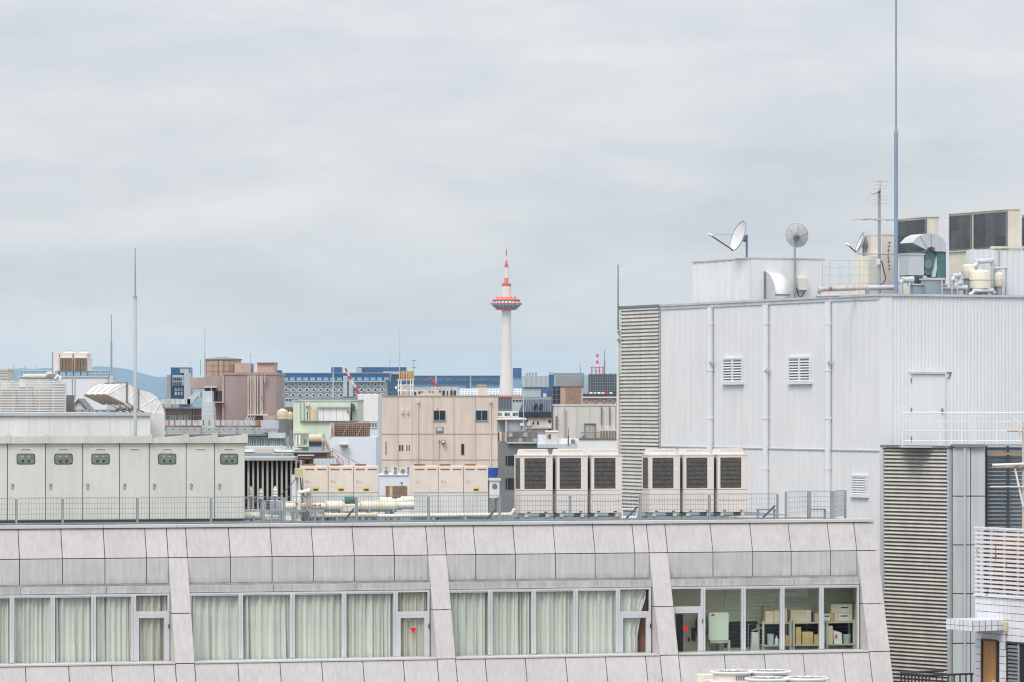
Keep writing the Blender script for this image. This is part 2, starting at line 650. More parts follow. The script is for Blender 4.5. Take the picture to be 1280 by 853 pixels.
U = lambda px, y=0.0: NB.pu(px, y)
JOINTS = [-83, -31, 22.5, 76, 129, 181, 285.5, 337.5, 389, 440, 490, 591.5, 641, 691, 740.5, 790, 887.5, 937, 985, 1034]
PIERS = [(-119, -95), (208, 232), (532, 555), (808, 831), (1067, 1093)]
uj = [U(p) for p in JOINTS]
up = [(U(a), U(b)) for a, b in PIERS]
UL, UR = up[0][0], up[-1][1]
office = thing('office_building', 'pale panelled office building with sloping facade and long window bands below rooftop plant', 'building', ((UL + UR) / 2, 0, 0), NB)
G = 0.011


def slope_slab(u0, u1, z0, z1, back=0.05, m='panel', name='facade_panel', parent=None):
    b = MB()
    b.hexa([(u0, yf(z0), z0), (u1, yf(z0), z0), (u1, yf(z0) + back, z0), (u0, yf(z0) + back, z0)],
           [(u0, yf(z1), z1), (u1, yf(z1), z1), (u1, yf(z1) + back, z1), (u0, yf(z1) + back, z1)])
    return b.build(name, m, parent or office, bevel=0.006)


# body: plant-floor block, lower block, room walls
ROOF = ZT + 0.02
B(UL, UR - 0.1, 0.05, 11.0, 18.96, ROOF).build('upper_wall', 'joint', office)
B(UL, UR - 0.1, -0.45, 11.0, 0, 16.1).build('lower_wall', 'joint', office)
B(UL, UR - 0.1, 4.6, 11.0, 16.1, 18.96).build('inner_wall', 'room', office)
B(UL + .2, UR - .3, -.4, 4.55, 18.93, 18.955).build('room_ceiling', 'plate', office)
B(UL + .2, UR - .3, -.4, 4.55, 16.105, 16.13).build('room_floor', 'room_floor', office)
B(UR - 0.25, UR - 0.1, -0.5, 4.6, 16.1, 18.96).build('end_wall', 'room', office)
B(UL, UL + 0.15, -0.5, 4.6, 16.1, 18.96).build('end_wall', 'room', office)
B(UL + 0.2, UR - 0.2, 0.06, 10.9, ROOF, ROOF + 0.03).build('roof_deck', 'deck', office)
# recessed black backing under the panels
bk = MB()
bk.hexa([(UL, yf(ZJ) + 0.03, ZJ), (UR - .02, yf(ZJ) + 0.03, ZJ), (UR - .02, 0.2, ZJ), (UL, 0.2, ZJ)],
        [(UL, yf(ZT) + 0.03, ZT - .01), (UR - .02, yf(ZT) + 0.03, ZT - .01), (UR - .02, 0.2, ZT - .01), (UL, 0.2, ZT - .01)])
bk.build('panel_backing', 'joint', office)
bk = MB()
bk.hexa([(UL, yf(ZBOT) + 0.03, ZBOT), (UR - .02, yf(ZBOT) + 0.03, ZBOT), (UR - .02, -0.6, ZBOT), (UL, -0.6, ZBOT)],
        [(UL, yf(ZS) + 0.03, ZS - .02), (UR - .02, yf(ZS) + 0.03, ZS - .02), (UR - .02, -0.6, ZS - .02), (UL, -0.6, ZS - .02)])
bk.build('panel_backing', 'joint', office)
B(UL, UR - 0.02, yf(ZBOT) + 0.03, -0.46, 0, ZBOT).build('base_wall', 'panel', office)
# sloping rows
edges = sorted(uj + [e for p in up for e in p])
for a, b in zip(edges, edges[1:]):
    slope_slab(a + G, b - G, ZJ + G, ZT)
    slope_slab(a + G, b - G, ZBOT, ZS - G)
# coping strip in lengths
cops = [-119, -30, 129, 220, 337, 440, 543, 691, 740, 818, 937, 1092]
for a, b in zip(cops, cops[1:]):
    B(U(a) + 0.004, U(b) - 0.004, -0.05, 0.30, ZT + 0.015, ZT + 0.10).build('coping', 'coping', office, bevel=0.006)
# piers
for (a, b) in up:
    for z0, z1 in ((ZP, ZJ), (ZS, ZP)):
        p = MB()
        zz0, zz1 = z0 + G, z1 - G
        p.prism([(yf(zz0), zz0), (yf(zz1), zz1), (0.04, zz1), (0.04, zz0)], 'x', a + 0.003, b - 0.003)
        p.build('pier_panel', 'panel', office, bevel=0.006)
    B(a + 0.03, b - 0.03, -0.22, 0.035, ZS - .3, ZJ - .02).build('pier_core', 'joint', office)
# vertical band, ledge and sill between piers
bays = [(up[i][1], up[i + 1][0]) for i in range(4)]
YB, YL, YW = yf(ZJ) - 0.005, -0.52, -0.56
ledge_j = [U(p, YL) for p in (-80, 26, 133, 341.7, 445, 647.5, 747.5, 895, 993)]
for a, b in bays:
    B(a, b, YB + 0.03, 0.04, 19.13, ZJ - 0.002).build('band_backing', 'joint', office)
    js = [a] + [j for j in uj if a + .1 < j < b - .1] + [b]
    for c, d in zip(js, js[1:]):
        B(c + G, d - G, YB, YB + 0.06, 19.15, ZJ - 0.012).build('band_panel', 'band', office, bevel=0.006)
    js = [a] + [j for j in ledge_j if a + .1 < j < b - .1] + [b]
    for c, d in zip(js, js[1:]):
        q = MB()
        q.prism([(YL, 18.90), (YL, 19.09), (YB + .01, 19.145), (0.04, 19.145), (0.04, 18.90)], 'x', c + 0.006, d - 0.006)
        ld = q.build('ledge', 'ledge', office, bevel=0.005)
        q = MB().hexa([(c + .008, YL + .012, 19.094), (d - .008, YL + .012, 19.094), (d - .008, YB + .005, 19.1455), (c + .008, YB + .005, 19.1455)],
                      [(c + .008, YL + .012, 19.099), (d - .008, YL + .012, 19.099), (d - .008, YB + .005, 19.149), (c + .008, YB + .005, 19.149)])
        q.build('weathered_top', 'soot', ld)
    B(a + .004, b - .004, yf(ZS) - 0.03, YW - 0.06, ZS - 0.003, ZS + 0.035).build('window_sill', 'coping', office)
    B(a, b, -1.10, YW - .1, 16.1, ZS - 0.03).build('sill_wall', 'joint', office)
# ---- window bands
WZ0, WZ1 = 17.035, 18.885
UW = lambda px: NB.pu(px, YW)
BANDS = [  # left px, mullions, right px, door side
    (-92, [-36, 15, 66, 117, 167], 212, 'R'),
    (237, [301, 365.5, 430, 494.5], 537, 'R'),
    (560, [613, 667, 719.5, 772.5], 814, 'R'),
    (837, [879, 929.5, 978, 1027], 1074, 'L')]
FW = 0.055


def pane(parent, u0, u1, z0, z1):
    B(u0, u1, YW + 0.03, YW + 0.042, z0, z1).build('pane', 'glass', parent)


def curtain(u0, u1, z0, z1, m='curtain', y=-0.40, dens=1.0, pull=None):
    n = max(24, int((u1 - u0) * 60))
    rows = 9
    b = MB()
    ph = random.uniform(0, 6)
    pleats = [(random.uniform(u0, u1), random.uniform(.04, .11), random.uniform(.015, .05)) for _ in range(random.randint(1, 4))]
    f1, f2 = random.uniform(27, 62) * dens, random.uniform(11, 26) * dens
    for j in range(rows):
        t = j / (rows - 1)
        z = z1 + (z0 - z1) * t
        for i in range(n):
            s = i / (n - 1)
            x = u0 + (u1 - u0) * s
            if pull:
                x = u0 + (x - u0) * (1 - pull * (1 - abs(2 * t - 1)) if False else 1 - pull * min(1, t * 2.2))
            drift = 0.25 * sin(3 * t + ph) * (s - 0.5)
            yy = y + 0.040 * sin(f1 * (x - u0) + ph + drift) + 0.034 * sin(f2 * (x - u0) + 2 * ph + 0.8 * t) + 0.008 * sin(90 * (x - u0) + ph) + sum(d_ * math.exp(-((x - c_ - .05 * t) / w_) ** 2) for c_, d_, w_ in pleats)
            b.v.append((x + 0.012 * sin(f2 * (x - u0) + ph) * t, yy, z))
    for j in range(rows - 1):
        for i in range(n - 1):
            b.f.append((j * n + i, j * n + i + 1, (j + 1) * n + i + 1, (j + 1) * n + i))
    return b


for bi, (l, mul, r, side) in enumerate(BANDS):
    ul, ur = UW(l), UW(r)
    root = office
    wb = MB()
    wb.box(ul - 0.03, ur, YW, YW + 0.09, WZ1 - 0.05, WZ1).box(ul - 0.03, ur, YW, YW + 0.09, WZ0, WZ0 + 0.03)
    band = wb.build('window_frame', 'alu', root)
    wb = MB().box(ul - 0.03, ul + FW, YW + .001, YW + 0.088, WZ0 + .03, WZ1 - .05)
    wb.build('mullion', 'alu', band)
    MB().box(ur - FW, ur, YW + .001, YW + 0.088, WZ0 + .03, WZ1 - .05).build('mullion', 'alu', band)
    for m_ in mul:
        uc = UW(m_)
        mm = MB().box(uc - 0.06, uc - 0.005, YW - 0.012, YW + 0.088, WZ0 + .03, WZ1 - .05).box(uc + 0.005, uc + 0.06, YW - 0.012, YW + 0.088, WZ0 + .03, WZ1 - .05)
        mm.box(uc - 0.006, uc + 0.006, YW + 0.01, YW + 0.08, WZ0 + .03, WZ1 - .05)
        mm.build('mullion', 'alu', band)
    us = [ul] + [UW(m_) for m_ in mul] + [ur]
    cells = list(zip(us, us[1:]))
    for ci, (a, b) in enumerate(cells):
        door = (side == 'R' and ci == len(cells) - 1) or (side == 'L' and ci == 0)
        a2, b2 = a + 0.055, b - 0.055
        zg0, zg1 = WZ0 + 0.03, WZ1 - 0.05
        if not door:
            f = MB().box(a2, b2, YW + .01, YW + .07, zg1 - 0.03, zg1 - .001).build('pane_frame', 'alu', band)
            pane(band, a2, b2, zg0, zg1 - .03)
            if bi < 3:
                c = curtain(a2 - 0.05, b2 + 0.05, 16.2, 18.9)
                c.build('curtain', 'curtain', fr=NB, label='pale green sheer curtain ' + ('next to', 'second from', 'third from', 'fourth from', 'fifth from')[len(cells) - 2 - ci] + (' the plain beige curtained escape door', ' the escape door with the red triangle', ' the escape door with the red curtain')[bi] + ', same window band', cat='curtain', group='sheer curtains behind the office windows', smooth=True)
        else:
            zt = NB.pz(767 if bi != 3 else 761, a, YW)
            tb = MB().box(a2, b2, YW + .002, YW + .086, zt - 0.05, zt + 0.05).build('transom', 'alu', band)
            pane(band, a2, b2, zt + .05, zg1)
            dr = MB().box(a2, a2 + 0.09, YW + .005, YW + .08, zg0, zt - .05).box(b2 - 0.09, b2, YW + .005, YW + .08, zg0, zt - .05).box(a2 + .09, b2 - .09, YW + .005, YW + .08, zt - .13, zt - .05)
            d = dr.build('escape_door', 'alu', office)
            MB().box(a2 + .09, b2 - .09, YW + 0.03, YW + 0.042, zg0, zt - .13).build('pane', 'glass', d)
            # hinge and small handle
            MB().box(b2 + .02, b2 + .045, YW - .02, YW + .01, zt - .42, zt - .30).build('door_handle', 'darkmetal', d)
            if bi in (1, 3):
                px, py = ((517, 788.5), (857.5, 786.5))[bi == 3]
                uc = UW(px)
                zc = NB.pz(py, uc, YW)
                MB().prism([(uc - .092, zc + .075), (uc + .092, zc + .075), (uc, zc - .095)], 'y', YW + 0.018, YW + 0.027).build('rescue_mark', 'red', d, label='red downward triangle on escape door')
            if bi < 3:
                if bi == 2:
                    c = curtain(a2 - 0.05, b2 - 0.02, 16.2, 18.9, pull=0.3)
                    c.build('curtain', 'curtain', fr=NB, label='pale sheer curtain drawn aside behind the escape door', cat='curtain', smooth=True)
                    c = curtain(b2 - 0.30, b2 + 0.08, 16.2, 18.9, y=-0.24)
                    c.build('curtain', 'curtain_red', fr=NB, label='dull red curtain beside a sheer one behind the escape door', cat='curtain', smooth=True)
                else:
                    c = curtain(a2 - 0.05, b2 + 0.05, 16.2, 18.9, dens=1.2)
                    c.build('curtain', 'curtain_w', fr=NB, label=('beige curtain behind the escape door with the red triangle' if bi == 1 else 'beige curtain behind a plain escape door without a red triangle'), cat='curtain', smooth=True)
# partition, storeroom back wall
ub3 = up[3][0]
B(ub3 + .1, ub3 + .2, -0.5, 4.6, 16.1, 18.96).build('partition_wall', 'room_wall', office)
ROOMY = 0.75
u_a, u_b = up[3][1] - 0.2, UR - 0.26
B(ub3 + .2, u_b, ROOMY, ROOMY + .1, 16.1, 18.95).build('room_wall', 'room', office)
# beige wall on the left of the storeroom (closer), with a doorway
uk = NB.pu(905, .6)
B(ub3 + .2, uk, .6, .7, 16.1, 18.95).build('room_wall', 'room_wall', office)
# roller shutter on the back wall: slats
us0, us1 = uk + 0.05, u_b - 0.02
sl = None
for k in range(26):
    z = 16.15 + k * 0.105
    dark = 9 <= k <= 15
    if sl is None or dark != sdark:
        sl = MB().prism([(ROOMY - .05, z), (ROOMY - .015, z + .095), (ROOMY, z + .095), (ROOMY, z)], 'x', us0, us1).build('shutter_slat', 'shutter_dark' if dark else 'shutter', office)
        slz, sdark = z, dark
    else:
        inst(sl, office, (0, 0, z - slz))
# ---- storeroom contents
FL = 16.13
RY = -0.12


def ru(px, y=RY):
    return NB.pu(px, y)


def rz(py, px, y=RY):
    return NB.pz(py, ru(px, y), y)


def shelf_unit(px0, px1, lab, y=RY, dep=0.45):
    u0, u1 = ru(px0), ru(px1)
    t = thing('shelf_rack', lab, 'shelf', ((u0 + u1) / 2, y + dep / 2, FL), NB, 'steel shelf racks in the storeroom')
    for uu in (u0, u1 - .06):
        for yy in (y, y + dep - .05):
            MB().box(uu, uu + .06, yy, yy + .05, FL, SH2 + 0.05).build('post', 'shelfm', t)
    for z in (SH0, SH1, SH2):
        MB().box(u0 + .002, u1 - .002, y - .01, y + dep, z - .04, z).build('shelf_board', 'shelfm', t)
    return t


SH2 = rz(778, 1000)
SH1 = rz(806, 1000)
SH0 = SH1 - 0.55
shelf_unit(953, 989.5, 'cream steel shelf rack holding cartons and a pail')
shelf_unit(991, 1031.5, 'cream steel shelf rack holding brown cartons and a blue bottle')
shelf_unit(1033, 1069, 'cream steel shelf rack under two stacked white labelled cartons')


def carton(px0, px1, py0, shelf, m, lab, y=RY + 0.03, dep=0.3, lb=None, tilt=0, z0=None):
    u0, u1 = ru(px0, y), ru(px1, y)
    z0 = shelf + 0.002 if z0 is None else z0
    z1 = rz(py0, (px0 + px1) / 2, y)
    c = MB().box(u0, u1, y, y + dep, z0, z1)
    if lb is None:
        # a plain carton still has its top flaps and tape
        t = thing('carton', lab, 'box', ((u0 + u1) / 2, y + dep / 2, z0), NB, 'cartons in the storeroom')
        c.build('box_body', m, t, bevel=0.004)
        MB().box(u0 + .01, (u0 + u1) / 2 - .004, y + .01, y + dep - .01, z1, z1 + .008).build('flap', m, t)
        MB().box((u0 + u1) / 2 + .004, u1 - .01, y + .01, y + dep - .01, z1, z1 + .008).build('flap', m, t)
    else:
        t = thing('carton', lab, 'box', ((u0 + u1) / 2, y + dep / 2, z0), NB, 'cartons in the storeroom')
        c.build('box_body', m, t, bevel=0.004)
        s0, s1, t0, t1 = lb
        w_, h_ = u1 - u0, z1 - z0
        q = MB().box(u0 + s0 * w_, u0 + s1 * w_, y - .004, y, z0 + t0 * h_, z0 + t1 * h_).build('paper_label', 'plate', t)
        if s1 - s0 > 0.3:
            MB().box(u0 + (s0 + .06) * w_, u0 + (s1 - .06) * w_, y - .006, y - .004, z0 + (t0 + (t1 - t0) * .58) * h_, z0 + (t0 + (t1 - t0) * .76) * h_).build('print', 'black', q)
    return z1 + (0.009 if lb is None else 0.003)


carton(954.5, 964, 759, SH2, 'card', 'tall brown carton behind a white topped one on the left rack', y=RY + .22, dep=.2)
carton(957, 967, 764, SH2, 'card_l', 'pale carton with green sticker beside a tall brown carton', dep=.16, lb=(.4, .65, .78, .92))
carton(967.5, 974, 763.5, SH2, 'card_l', 'narrow pale carton between two others on the left rack')
carton(981, 984, 761, SH2, 'card_l', 'thin pale carton standing on end beside the window mullion')
carton(988.5, 1014, 762.5, SH2, 'card_l', 'large pale carton with a white sticker on the middle rack', y=RY + .06, dep=.34, lb=(.82, .97, .72, .95))
carton(1018.5, 1026, 767, SH2, 'card', 'small brown carton beside the blue bottle')
carton(1030, 1042, 767, SH2, 'card', 'brown carton with white label left of the stacked pair', lb=(0.0, .6, .1, .95))
zc = carton(1043, 1065.5, 766.5, SH2, 'card_l', 'lower of two white labelled cartons on the right rack', lb=(.28, .82, .12, .9))
carton(1039, 1065.5, 755.5, SH2, 'card_l', 'upper of two white labelled cartons on the right rack', lb=(.38, .85, .12, .85), z0=zc)
zc = carton(995, 1001.5, 797, SH1, 'card', 'lower narrow brown carton at the left of the middle rack')
carton(995, 1001.5, 784.5, SH1, 'card', 'upper narrow brown carton at the left of the middle rack', z0=zc)
zc = carton(1003, 1016.5, 799, SH1, 'card', 'lower of two flat brown cartons on the middle shelf')
carton(1003, 1016.5, 790.5, SH1, 'card', 'upper of two flat brown cartons on the middle shelf', z0=zc)
carton(1018, 1027, 794, SH1, 'card', 'short brown carton under a small blue tub')
carton(982, 990, 795, SH1, 'card', 'low brown carton just right of the pail')
carton(1034, 1041, 783, SH1, 'card_l', 'upright pale carton standing on end beside a white bag')


def pail(px, py0, r, m, lab, name, cat, shelf, prof=None, handle=True):
    u = ru(px, RY + .18)
    z0 = shelf + .002
    h = rz(py0, px, RY + .18) - z0
    t = thing(name, lab, cat, (u, RY + .18, z0), NB)
    prof = prof or [(.8, 0), (.84, .05), (1, .92), (1.04, .93), (1.04, 1)]
    MB().lathe(u, RY + .18, [(r * a, z0 + h * b) for a, b in prof], 14).build('vessel', m, t, smooth=True)
    if handle:
        MB().lathe(u, RY + .18, [(r * 1.08, z0 + h * 1.0), (r * 1.1, z0 + h * 1.03), (r * .9, z0 + h * 1.06)], 14).build('lid', 'paleblue', t, smooth=True)
    return z0 + h


pail(963, 793, .105, 'pail', 'pale plastic pail with a blue lid on the left rack', 'pail', 'pail', SH1)
BOT = [(.9, 0), (1, .05), (1, .6), (.45, .78), (.35, .8), (.35, .94), (.4, .95), (.4, 1)]
pail(970.5, 795, .05, 'plate', 'white plastic bottle left of another by the pail', 'bottle', 'bottle', SH1, BOT, False)
pail(975, 795, .045, 'pail', 'pale blue plastic bottle next to the white one', 'bottle', 'bottle', SH1, BOT, False)
pail(1016, 765, .055, 'bluebottle', 'deep blue spray bottle standing between cartons', 'bottle', 'bottle', SH2, BOT, False)
pail(1058.5, 793, .12, 'fargrey', 'grey ribbed basket of cloths on the right rack', 'basket', 'basket', SH1, [(.85, 0), (.9, .3), (.93, .3), (.93, .34), (.95, .6), (.99, .6), (.99, .66), (1, 1)], False)
# paper carrier bag
u = ru(1048)
z0, z1 = SH1 + .002, rz(788, 1048)
bag = MB()
bag.hexa([(u - .10, RY + .05, z0), (u + .13, RY + .05, z0), (u + .13, RY + .2, z0), (u - .10, RY + .2, z0)],
         [(u - .12, RY + .11, z1 - .05), (u + .14, RY + .10, z1 - .08), (u + .14, RY + .13, z1 - .08), (u - .11, RY + .14, z1)])
t = thing('carrier_bag', 'crumpled white carrier bag with a red print on the right rack', 'bag', (u, RY + .12, z0), NB)
bag.build('bag_body', 'plate', t)
MB().box(u - .07, u - .01, RY + .062, RY + .072, z0 + .16, z0 + .26).build('print', 'pinkred', t)
# pale green cabinet on a stand
y = -0.2
u0, u1 = ru(886, y), ru(911, y)
zc0, zc1 = rz(801.5, 897, y), rz(766, 897, y)
t = thing('mixer_cabinet', 'pale green rounded cabinet with red badge raised on a stand', 'cabinet', ((u0 + u1) / 2, y + .3, FL), NB)
MB().prism([(u0 + .04, zc0), (u0, zc0 + .06), (u0, zc1), (u1, zc1), (u1, zc0 + .06), (u1 - .02, zc0)], 'y', y, y + .5).build('cabinet_body', 'mint', t, bevel=.02)
MB().box(u0 + .08, u0 + .17, y - .006, y, zc1 - .09, zc1 - .04).build('badge', 'red', t)
MB().box(u1 - .02, u1 + .05, y + .02, y + .1, FL, zc0 + .02).box(u0 + .05, u1, y + .02, y + .1, zc0 - .06, zc0).box(u0 + .05, u0 + .11, y + .3, y + .4, FL, zc0).build('stand', 'shelfm', t)
MB().box(u1 + .002, u1 + .03, y + .05, y + .2, zc1 - .3, zc1 - .04).build('side_box', 'plate', t)
dr = MB()
dr.bar((u0 - .02, y + .35, (zc0 + zc1) / 2), (u0 - .18, y + .35, (zc0 + zc1) / 2), .33, 18)
dr.build('drum', 'darkmetal', t, smooth=True)
MB().box(ru(897, .3), ru(899.5, .3), .3, .5, FL, rz(806, 898, .3)).build('storage_tub', 'paleblue', fr=NB, label='tall bright blue tub under the green cabinet left side', cat='tub')
MB().lathe(ru(903, .55), .55, [(.12, FL), (.16, FL + .7), (.17, FL + .71), (.17, FL + .8)], 12).build('storage_tub', 'paleblue', fr=NB, label='round blue tub on the floor beneath the green cabinet', cat='tub')
# dark doorway and switch plate on the beige storeroom wall
uq = NB.pu(845.5, .59)
uq1 = NB.pu(853.5, .59)
B(uq, uq1, .57, .6, FL, rz(768, 850, .6)).build('doorway', 'black', office)
B(NB.pu(860, .56), NB.pu(862.5, .56), .57, .6, rz(802, 860, .6), rz(797, 860, .6)).build('switch_plate', 'darkmetal', office)
B(NB.pu(865.5, .5), NB.pu(869.5, .5), .52, .6, rz(801, 866, .6), rz(785, 866, .6)).build('wall_phone', 'black', office)
# garment on hanger at the rack end
u = ru(944, .0)
zz = rz(790, 944, .0)
t = thing('hanging_coat', 'pale work coat on a wooden hanger beside the left rack', 'coat', (u, 0.02, FL + .3), NB)
MB().add([(u - .1, -0.02, zz), (u + .09, -0.02, zz - .02), (u + .17, 0.0, FL + .3), (u - .15, 0.0, FL + .3), (u - .1, 0.08, zz), (u + .09, 0.08, zz - .02), (u + .17, 0.1, FL + .3), (u - .15, 0.1, FL + .3)],
         [(0, 1, 2, 3), (4, 7, 6, 5), (0, 4, 5, 1), (3, 2, 6, 7), (0, 3, 7, 4), (1, 5, 6, 2)]).build('cloth', 'plate', t)
MB().bar((u - .1, 0.03, zz + .03), (u + .2, 0.03, zz + .11), .02).bar((u + .05, 0.03, zz + .07), (u + .05, 0.03, zz + .2), .01).build('hanger', 'card', t)
# supporting rail from the rack to carry the hanger
MB().bar((u - .2, 0.03, zz + .2), (ru(954), .63 + .1, zz + .2), .012).bar((u - .2, 0.03, FL), (u - .2, 0.03, zz + .2), .014).build('garment_rail', 'galv', fr=NB, label='thin metal garment rail beside the left rack', cat='rail')

# ================================================================== rooftop of the office building
RZ = ROOF + 0.03
FY = 0.55
fence = thing('mesh_fence', 'grey welded mesh fence along the office roof edge', 'fence', (10, FY, RZ), NB)
fposts = [-70, 20.5, 78.5, 172, 264, 355.5, 446, 536, 625, 713, 800.5, 887, 972.5]
FT = NB.pz(620.5, 10, FY)


def mesh_span(root, p0, p1, z0, z1, pitch=0.075, hpitch=0.135, r=0.0031):
    p0, p1 = Vector(p0), Vector(p1)
    d = p1 - p0
    n = int(d.length / pitch)
    b = MB()
    for i in range(n + 1):
        q = p0 + d * (i / max(n, 1))
        b.bar((q.x, q.y, z0), (q.x, q.y, z1), r, 4)
    k = int((z1 - z0) / hpitch)
    for j in range(k + 1):
        z = z0 + .02 + (z1 - z0 - .02) * j / k - .01
        b.bar((p0.x, p0.y, z), (p1.x, p1.y, z), r * 1.25, 4)
    # bent-over top fold
    b.bar((p0.x, p0.y - .03, z1 + .01), (p1.x, p1.y - .03, z1 + .01), r * 1.3, 4)
    return b.build('wire_mesh', 'galv_d', root, kind='stuff')


fu = [U(p, FY) for p in fposts]
for a in fu:
    B(a - .03, a + .03, FY + .01, FY + .07, RZ, FT - .02).build('post', 'galv', fence)
for a, b in zip(fu, fu[1:]):
    mesh_span(fence, (a + .03, FY, 0), (b - .03, FY, 0), RZ + .05, FT)
for p in (625, 800.5, 972.5, 446):
    a = U(p, FY)
    MB().bar((a - .22, FY + .9, RZ), (a - .06, FY + .1, FT - .35), .03, 6).build('brace', 'galv_d', fence)
B(fu[0], fu[-1], FY + .012, FY + .05, RZ + .06, RZ + .10).build('bottom_rail', 'galv', fence)
# enclosure gate at the right end
gate = thing('fence_gate', 'grey mesh gate and return panel at the right end of the roof fence', 'gate', (U(1020, FY), FY + .5, RZ), NB)
gp = [(983, .5), (1012, 1.2), (1041, .9), (1057, 2.4)]
gu = [(U(p, y), y) for p, y in gp]
GT = FT + .05
for i, (a, y) in enumerate(gu):
    wd = .05 if i in (1, 2) else .03
    B(a - wd, a + wd, y, y + .07, RZ, GT).build('post', 'galv', gate)
for (a, y), (b, y2) in zip(gu, gu[1:]):
    mesh_span(gate, (a + .06, y + .03, 0), (b - .06, y2 + .03, 0), RZ + .08, GT, .085)
# low step stands
for p, lab in ((958, 'small grey pipe support stand beside the fence brace'), (1021, 'small grey pipe support stand behind the fence gate')):
    a = U(p, 1.6)
    MB().box(a - .28, a - .23, 1.6, 1.66, RZ, RZ + .27).box(a + .23, a + .28, 1.6, 1.66, RZ, RZ + .27).box(a - .28, a + .28, 1.58, 1.68, RZ + .27, RZ + .31).build('support_stand', 'bluemast', fr=NB, label=lab, cat='stand')
B(U(930, 2), U(1030, 2), 2, 3.4, RZ, RZ + .07).build('duckboard', 'rustpipe', fr=NB, label='low brown walkway boards on the roof deck', cat='boards')

# ---- switchgear line-up
CY = 2.0
cu = lambda px: NB.pu(px, CY)
cseam = [-38, 9.3, 56.8, 103.3, 149.4, 186.6, 232.7, 268.2, 306]
u0, u1 = cu(cseam[0]), cu(cseam[-1])
sw = thing('switchgear_cabinet', 'long pale cream switchgear cabinet with small meter windows on the roof', 'cabinet', ((u0 + u1) / 2, CY, RZ), NB)
cz0 = RZ + .12
cz1 = NB.pz(554.5, cu(150), CY)
B(u0, u1, CY + .02, CY + 1.9, cz0, cz1).build('carcass', 'gapbrown', sw)
B(u0 + .05, u1 - .05, CY + .1, CY + 1.8, RZ, cz0).build('plinth', 'galv_d', sw)
for (pa, pb), kind in zip(zip(cseam, cseam[1:]), (1, 1, 1, 1, 0, 1, 0, 1)):
    a, b = cu(pa) + .01, cu(pb) - .01
    d = B(a, b, CY - .02, CY + .02, cz0 + .02, cz1).build('door', 'cab', sw, bevel=0.008)
    h = a + .12
    zh = NB.pz(607, cu(pa), CY)
    B(h - .025, h + .025, CY - .05, CY - .021, zh - .09, zh + .06).build('handle', 'galv', d)
    B(h + .03, h + .05, CY - .03, CY - .021, zh - .02, zh + .02).build('keyhole', 'darkmetal', d)
    cxm = (a + b) / 2 - .02 if kind else (a + b) / 2
    zp = NB.pz(562.3, cu(pa), CY)
    pl = B(cxm - .17, cxm + .17, CY - .03, CY - .021, zp - .03, zp + .03).build('name_plate', 'plate', d)
    st = MB()
    for k in range(6):
        x = cxm - .13 + k * .045
        st.box(x, x + .03, CY - .033, CY - .0305, zp - .012, zp + .014)
    st.build('lettering', 'darkmetal', pl)
    if kind:
        zw0, zw1 = NB.pz(580.8, cu(pa), CY), NB.pz(567.3, cu(pa), CY)
        wx0, wx1 = cxm - .255, cxm + .255

        def rr(x0, x1, z0, z1, r):
            pts = []
            for (cx_, cz_, a0) in ((x1 - r, z1 - r, 0), (x0 + r, z1 - r, 90), (x0 + r, z0 + r, 180), (x1 - r, z0 + r, 270)):
                pts += [(cx_ + r * cos(radians(a0 + t)), cz_ + r * sin(radians(a0 + t))) for t in (0, 30, 60, 90)]
            return pts
        wf = MB().prism(rr(wx0, wx1, zw0, zw1, .06), 'y', CY - .028, CY - .0205).build('window_gasket', 'black', d)
        MB().prism(rr(wx0 + .02, wx1 - .02, zw0 + .02, zw1 - .02, .05), 'y', CY - .032, CY - .0285).build('meter_window', 'meter', d)
        for k in (-1, 1):
            B(cxm + k * .085 - .04, cxm + k * .085 + .025, CY - .036, CY - .0325, zw1 - .10, zw1 - .06).build('meter_face', 'fin', wf)
            B(cxm + k * .085 - .03, cxm + k * .085 + .03, CY - .036, CY - .0325, zw0 + .06, zw0 + .115).build('switch_knob', 'black', wf)
# stepped weather roof
for (pa, pb), sl_ in zip(zip(cseam, cseam[1:]), (0, 0, 0, 0, 0, .05, .05, .05)):
    a, b = cu(pa), cu(pb)
    q = MB()
    zt_ = cz1 + .20
    q.hexa([(a + .01, CY - .10, cz1 + .003), (b - .01, CY - .10, cz1 + .003), (b - .01, CY + 1.95, cz1 + .003), (a + .01, CY + 1.95, cz1 + .003)],
           [(a + .01, CY - .10, zt_ - sl_), (b - .01, CY - .10, zt_ + sl_ * .6), (b - .01, CY + 1.95, zt_ - .05 + sl_ * .6), (a + .01, CY + 1.95, zt_ - .05 - sl_)])
    q.build('roof_cap', 'cabcap', sw)
    B(b - .06, b + .06, CY - .13, CY + .1, cz1 + .01, zt_ + .05).build('cap_joint', 'cabcap', sw)

# ---- air conditioner modules
AY = 3.6


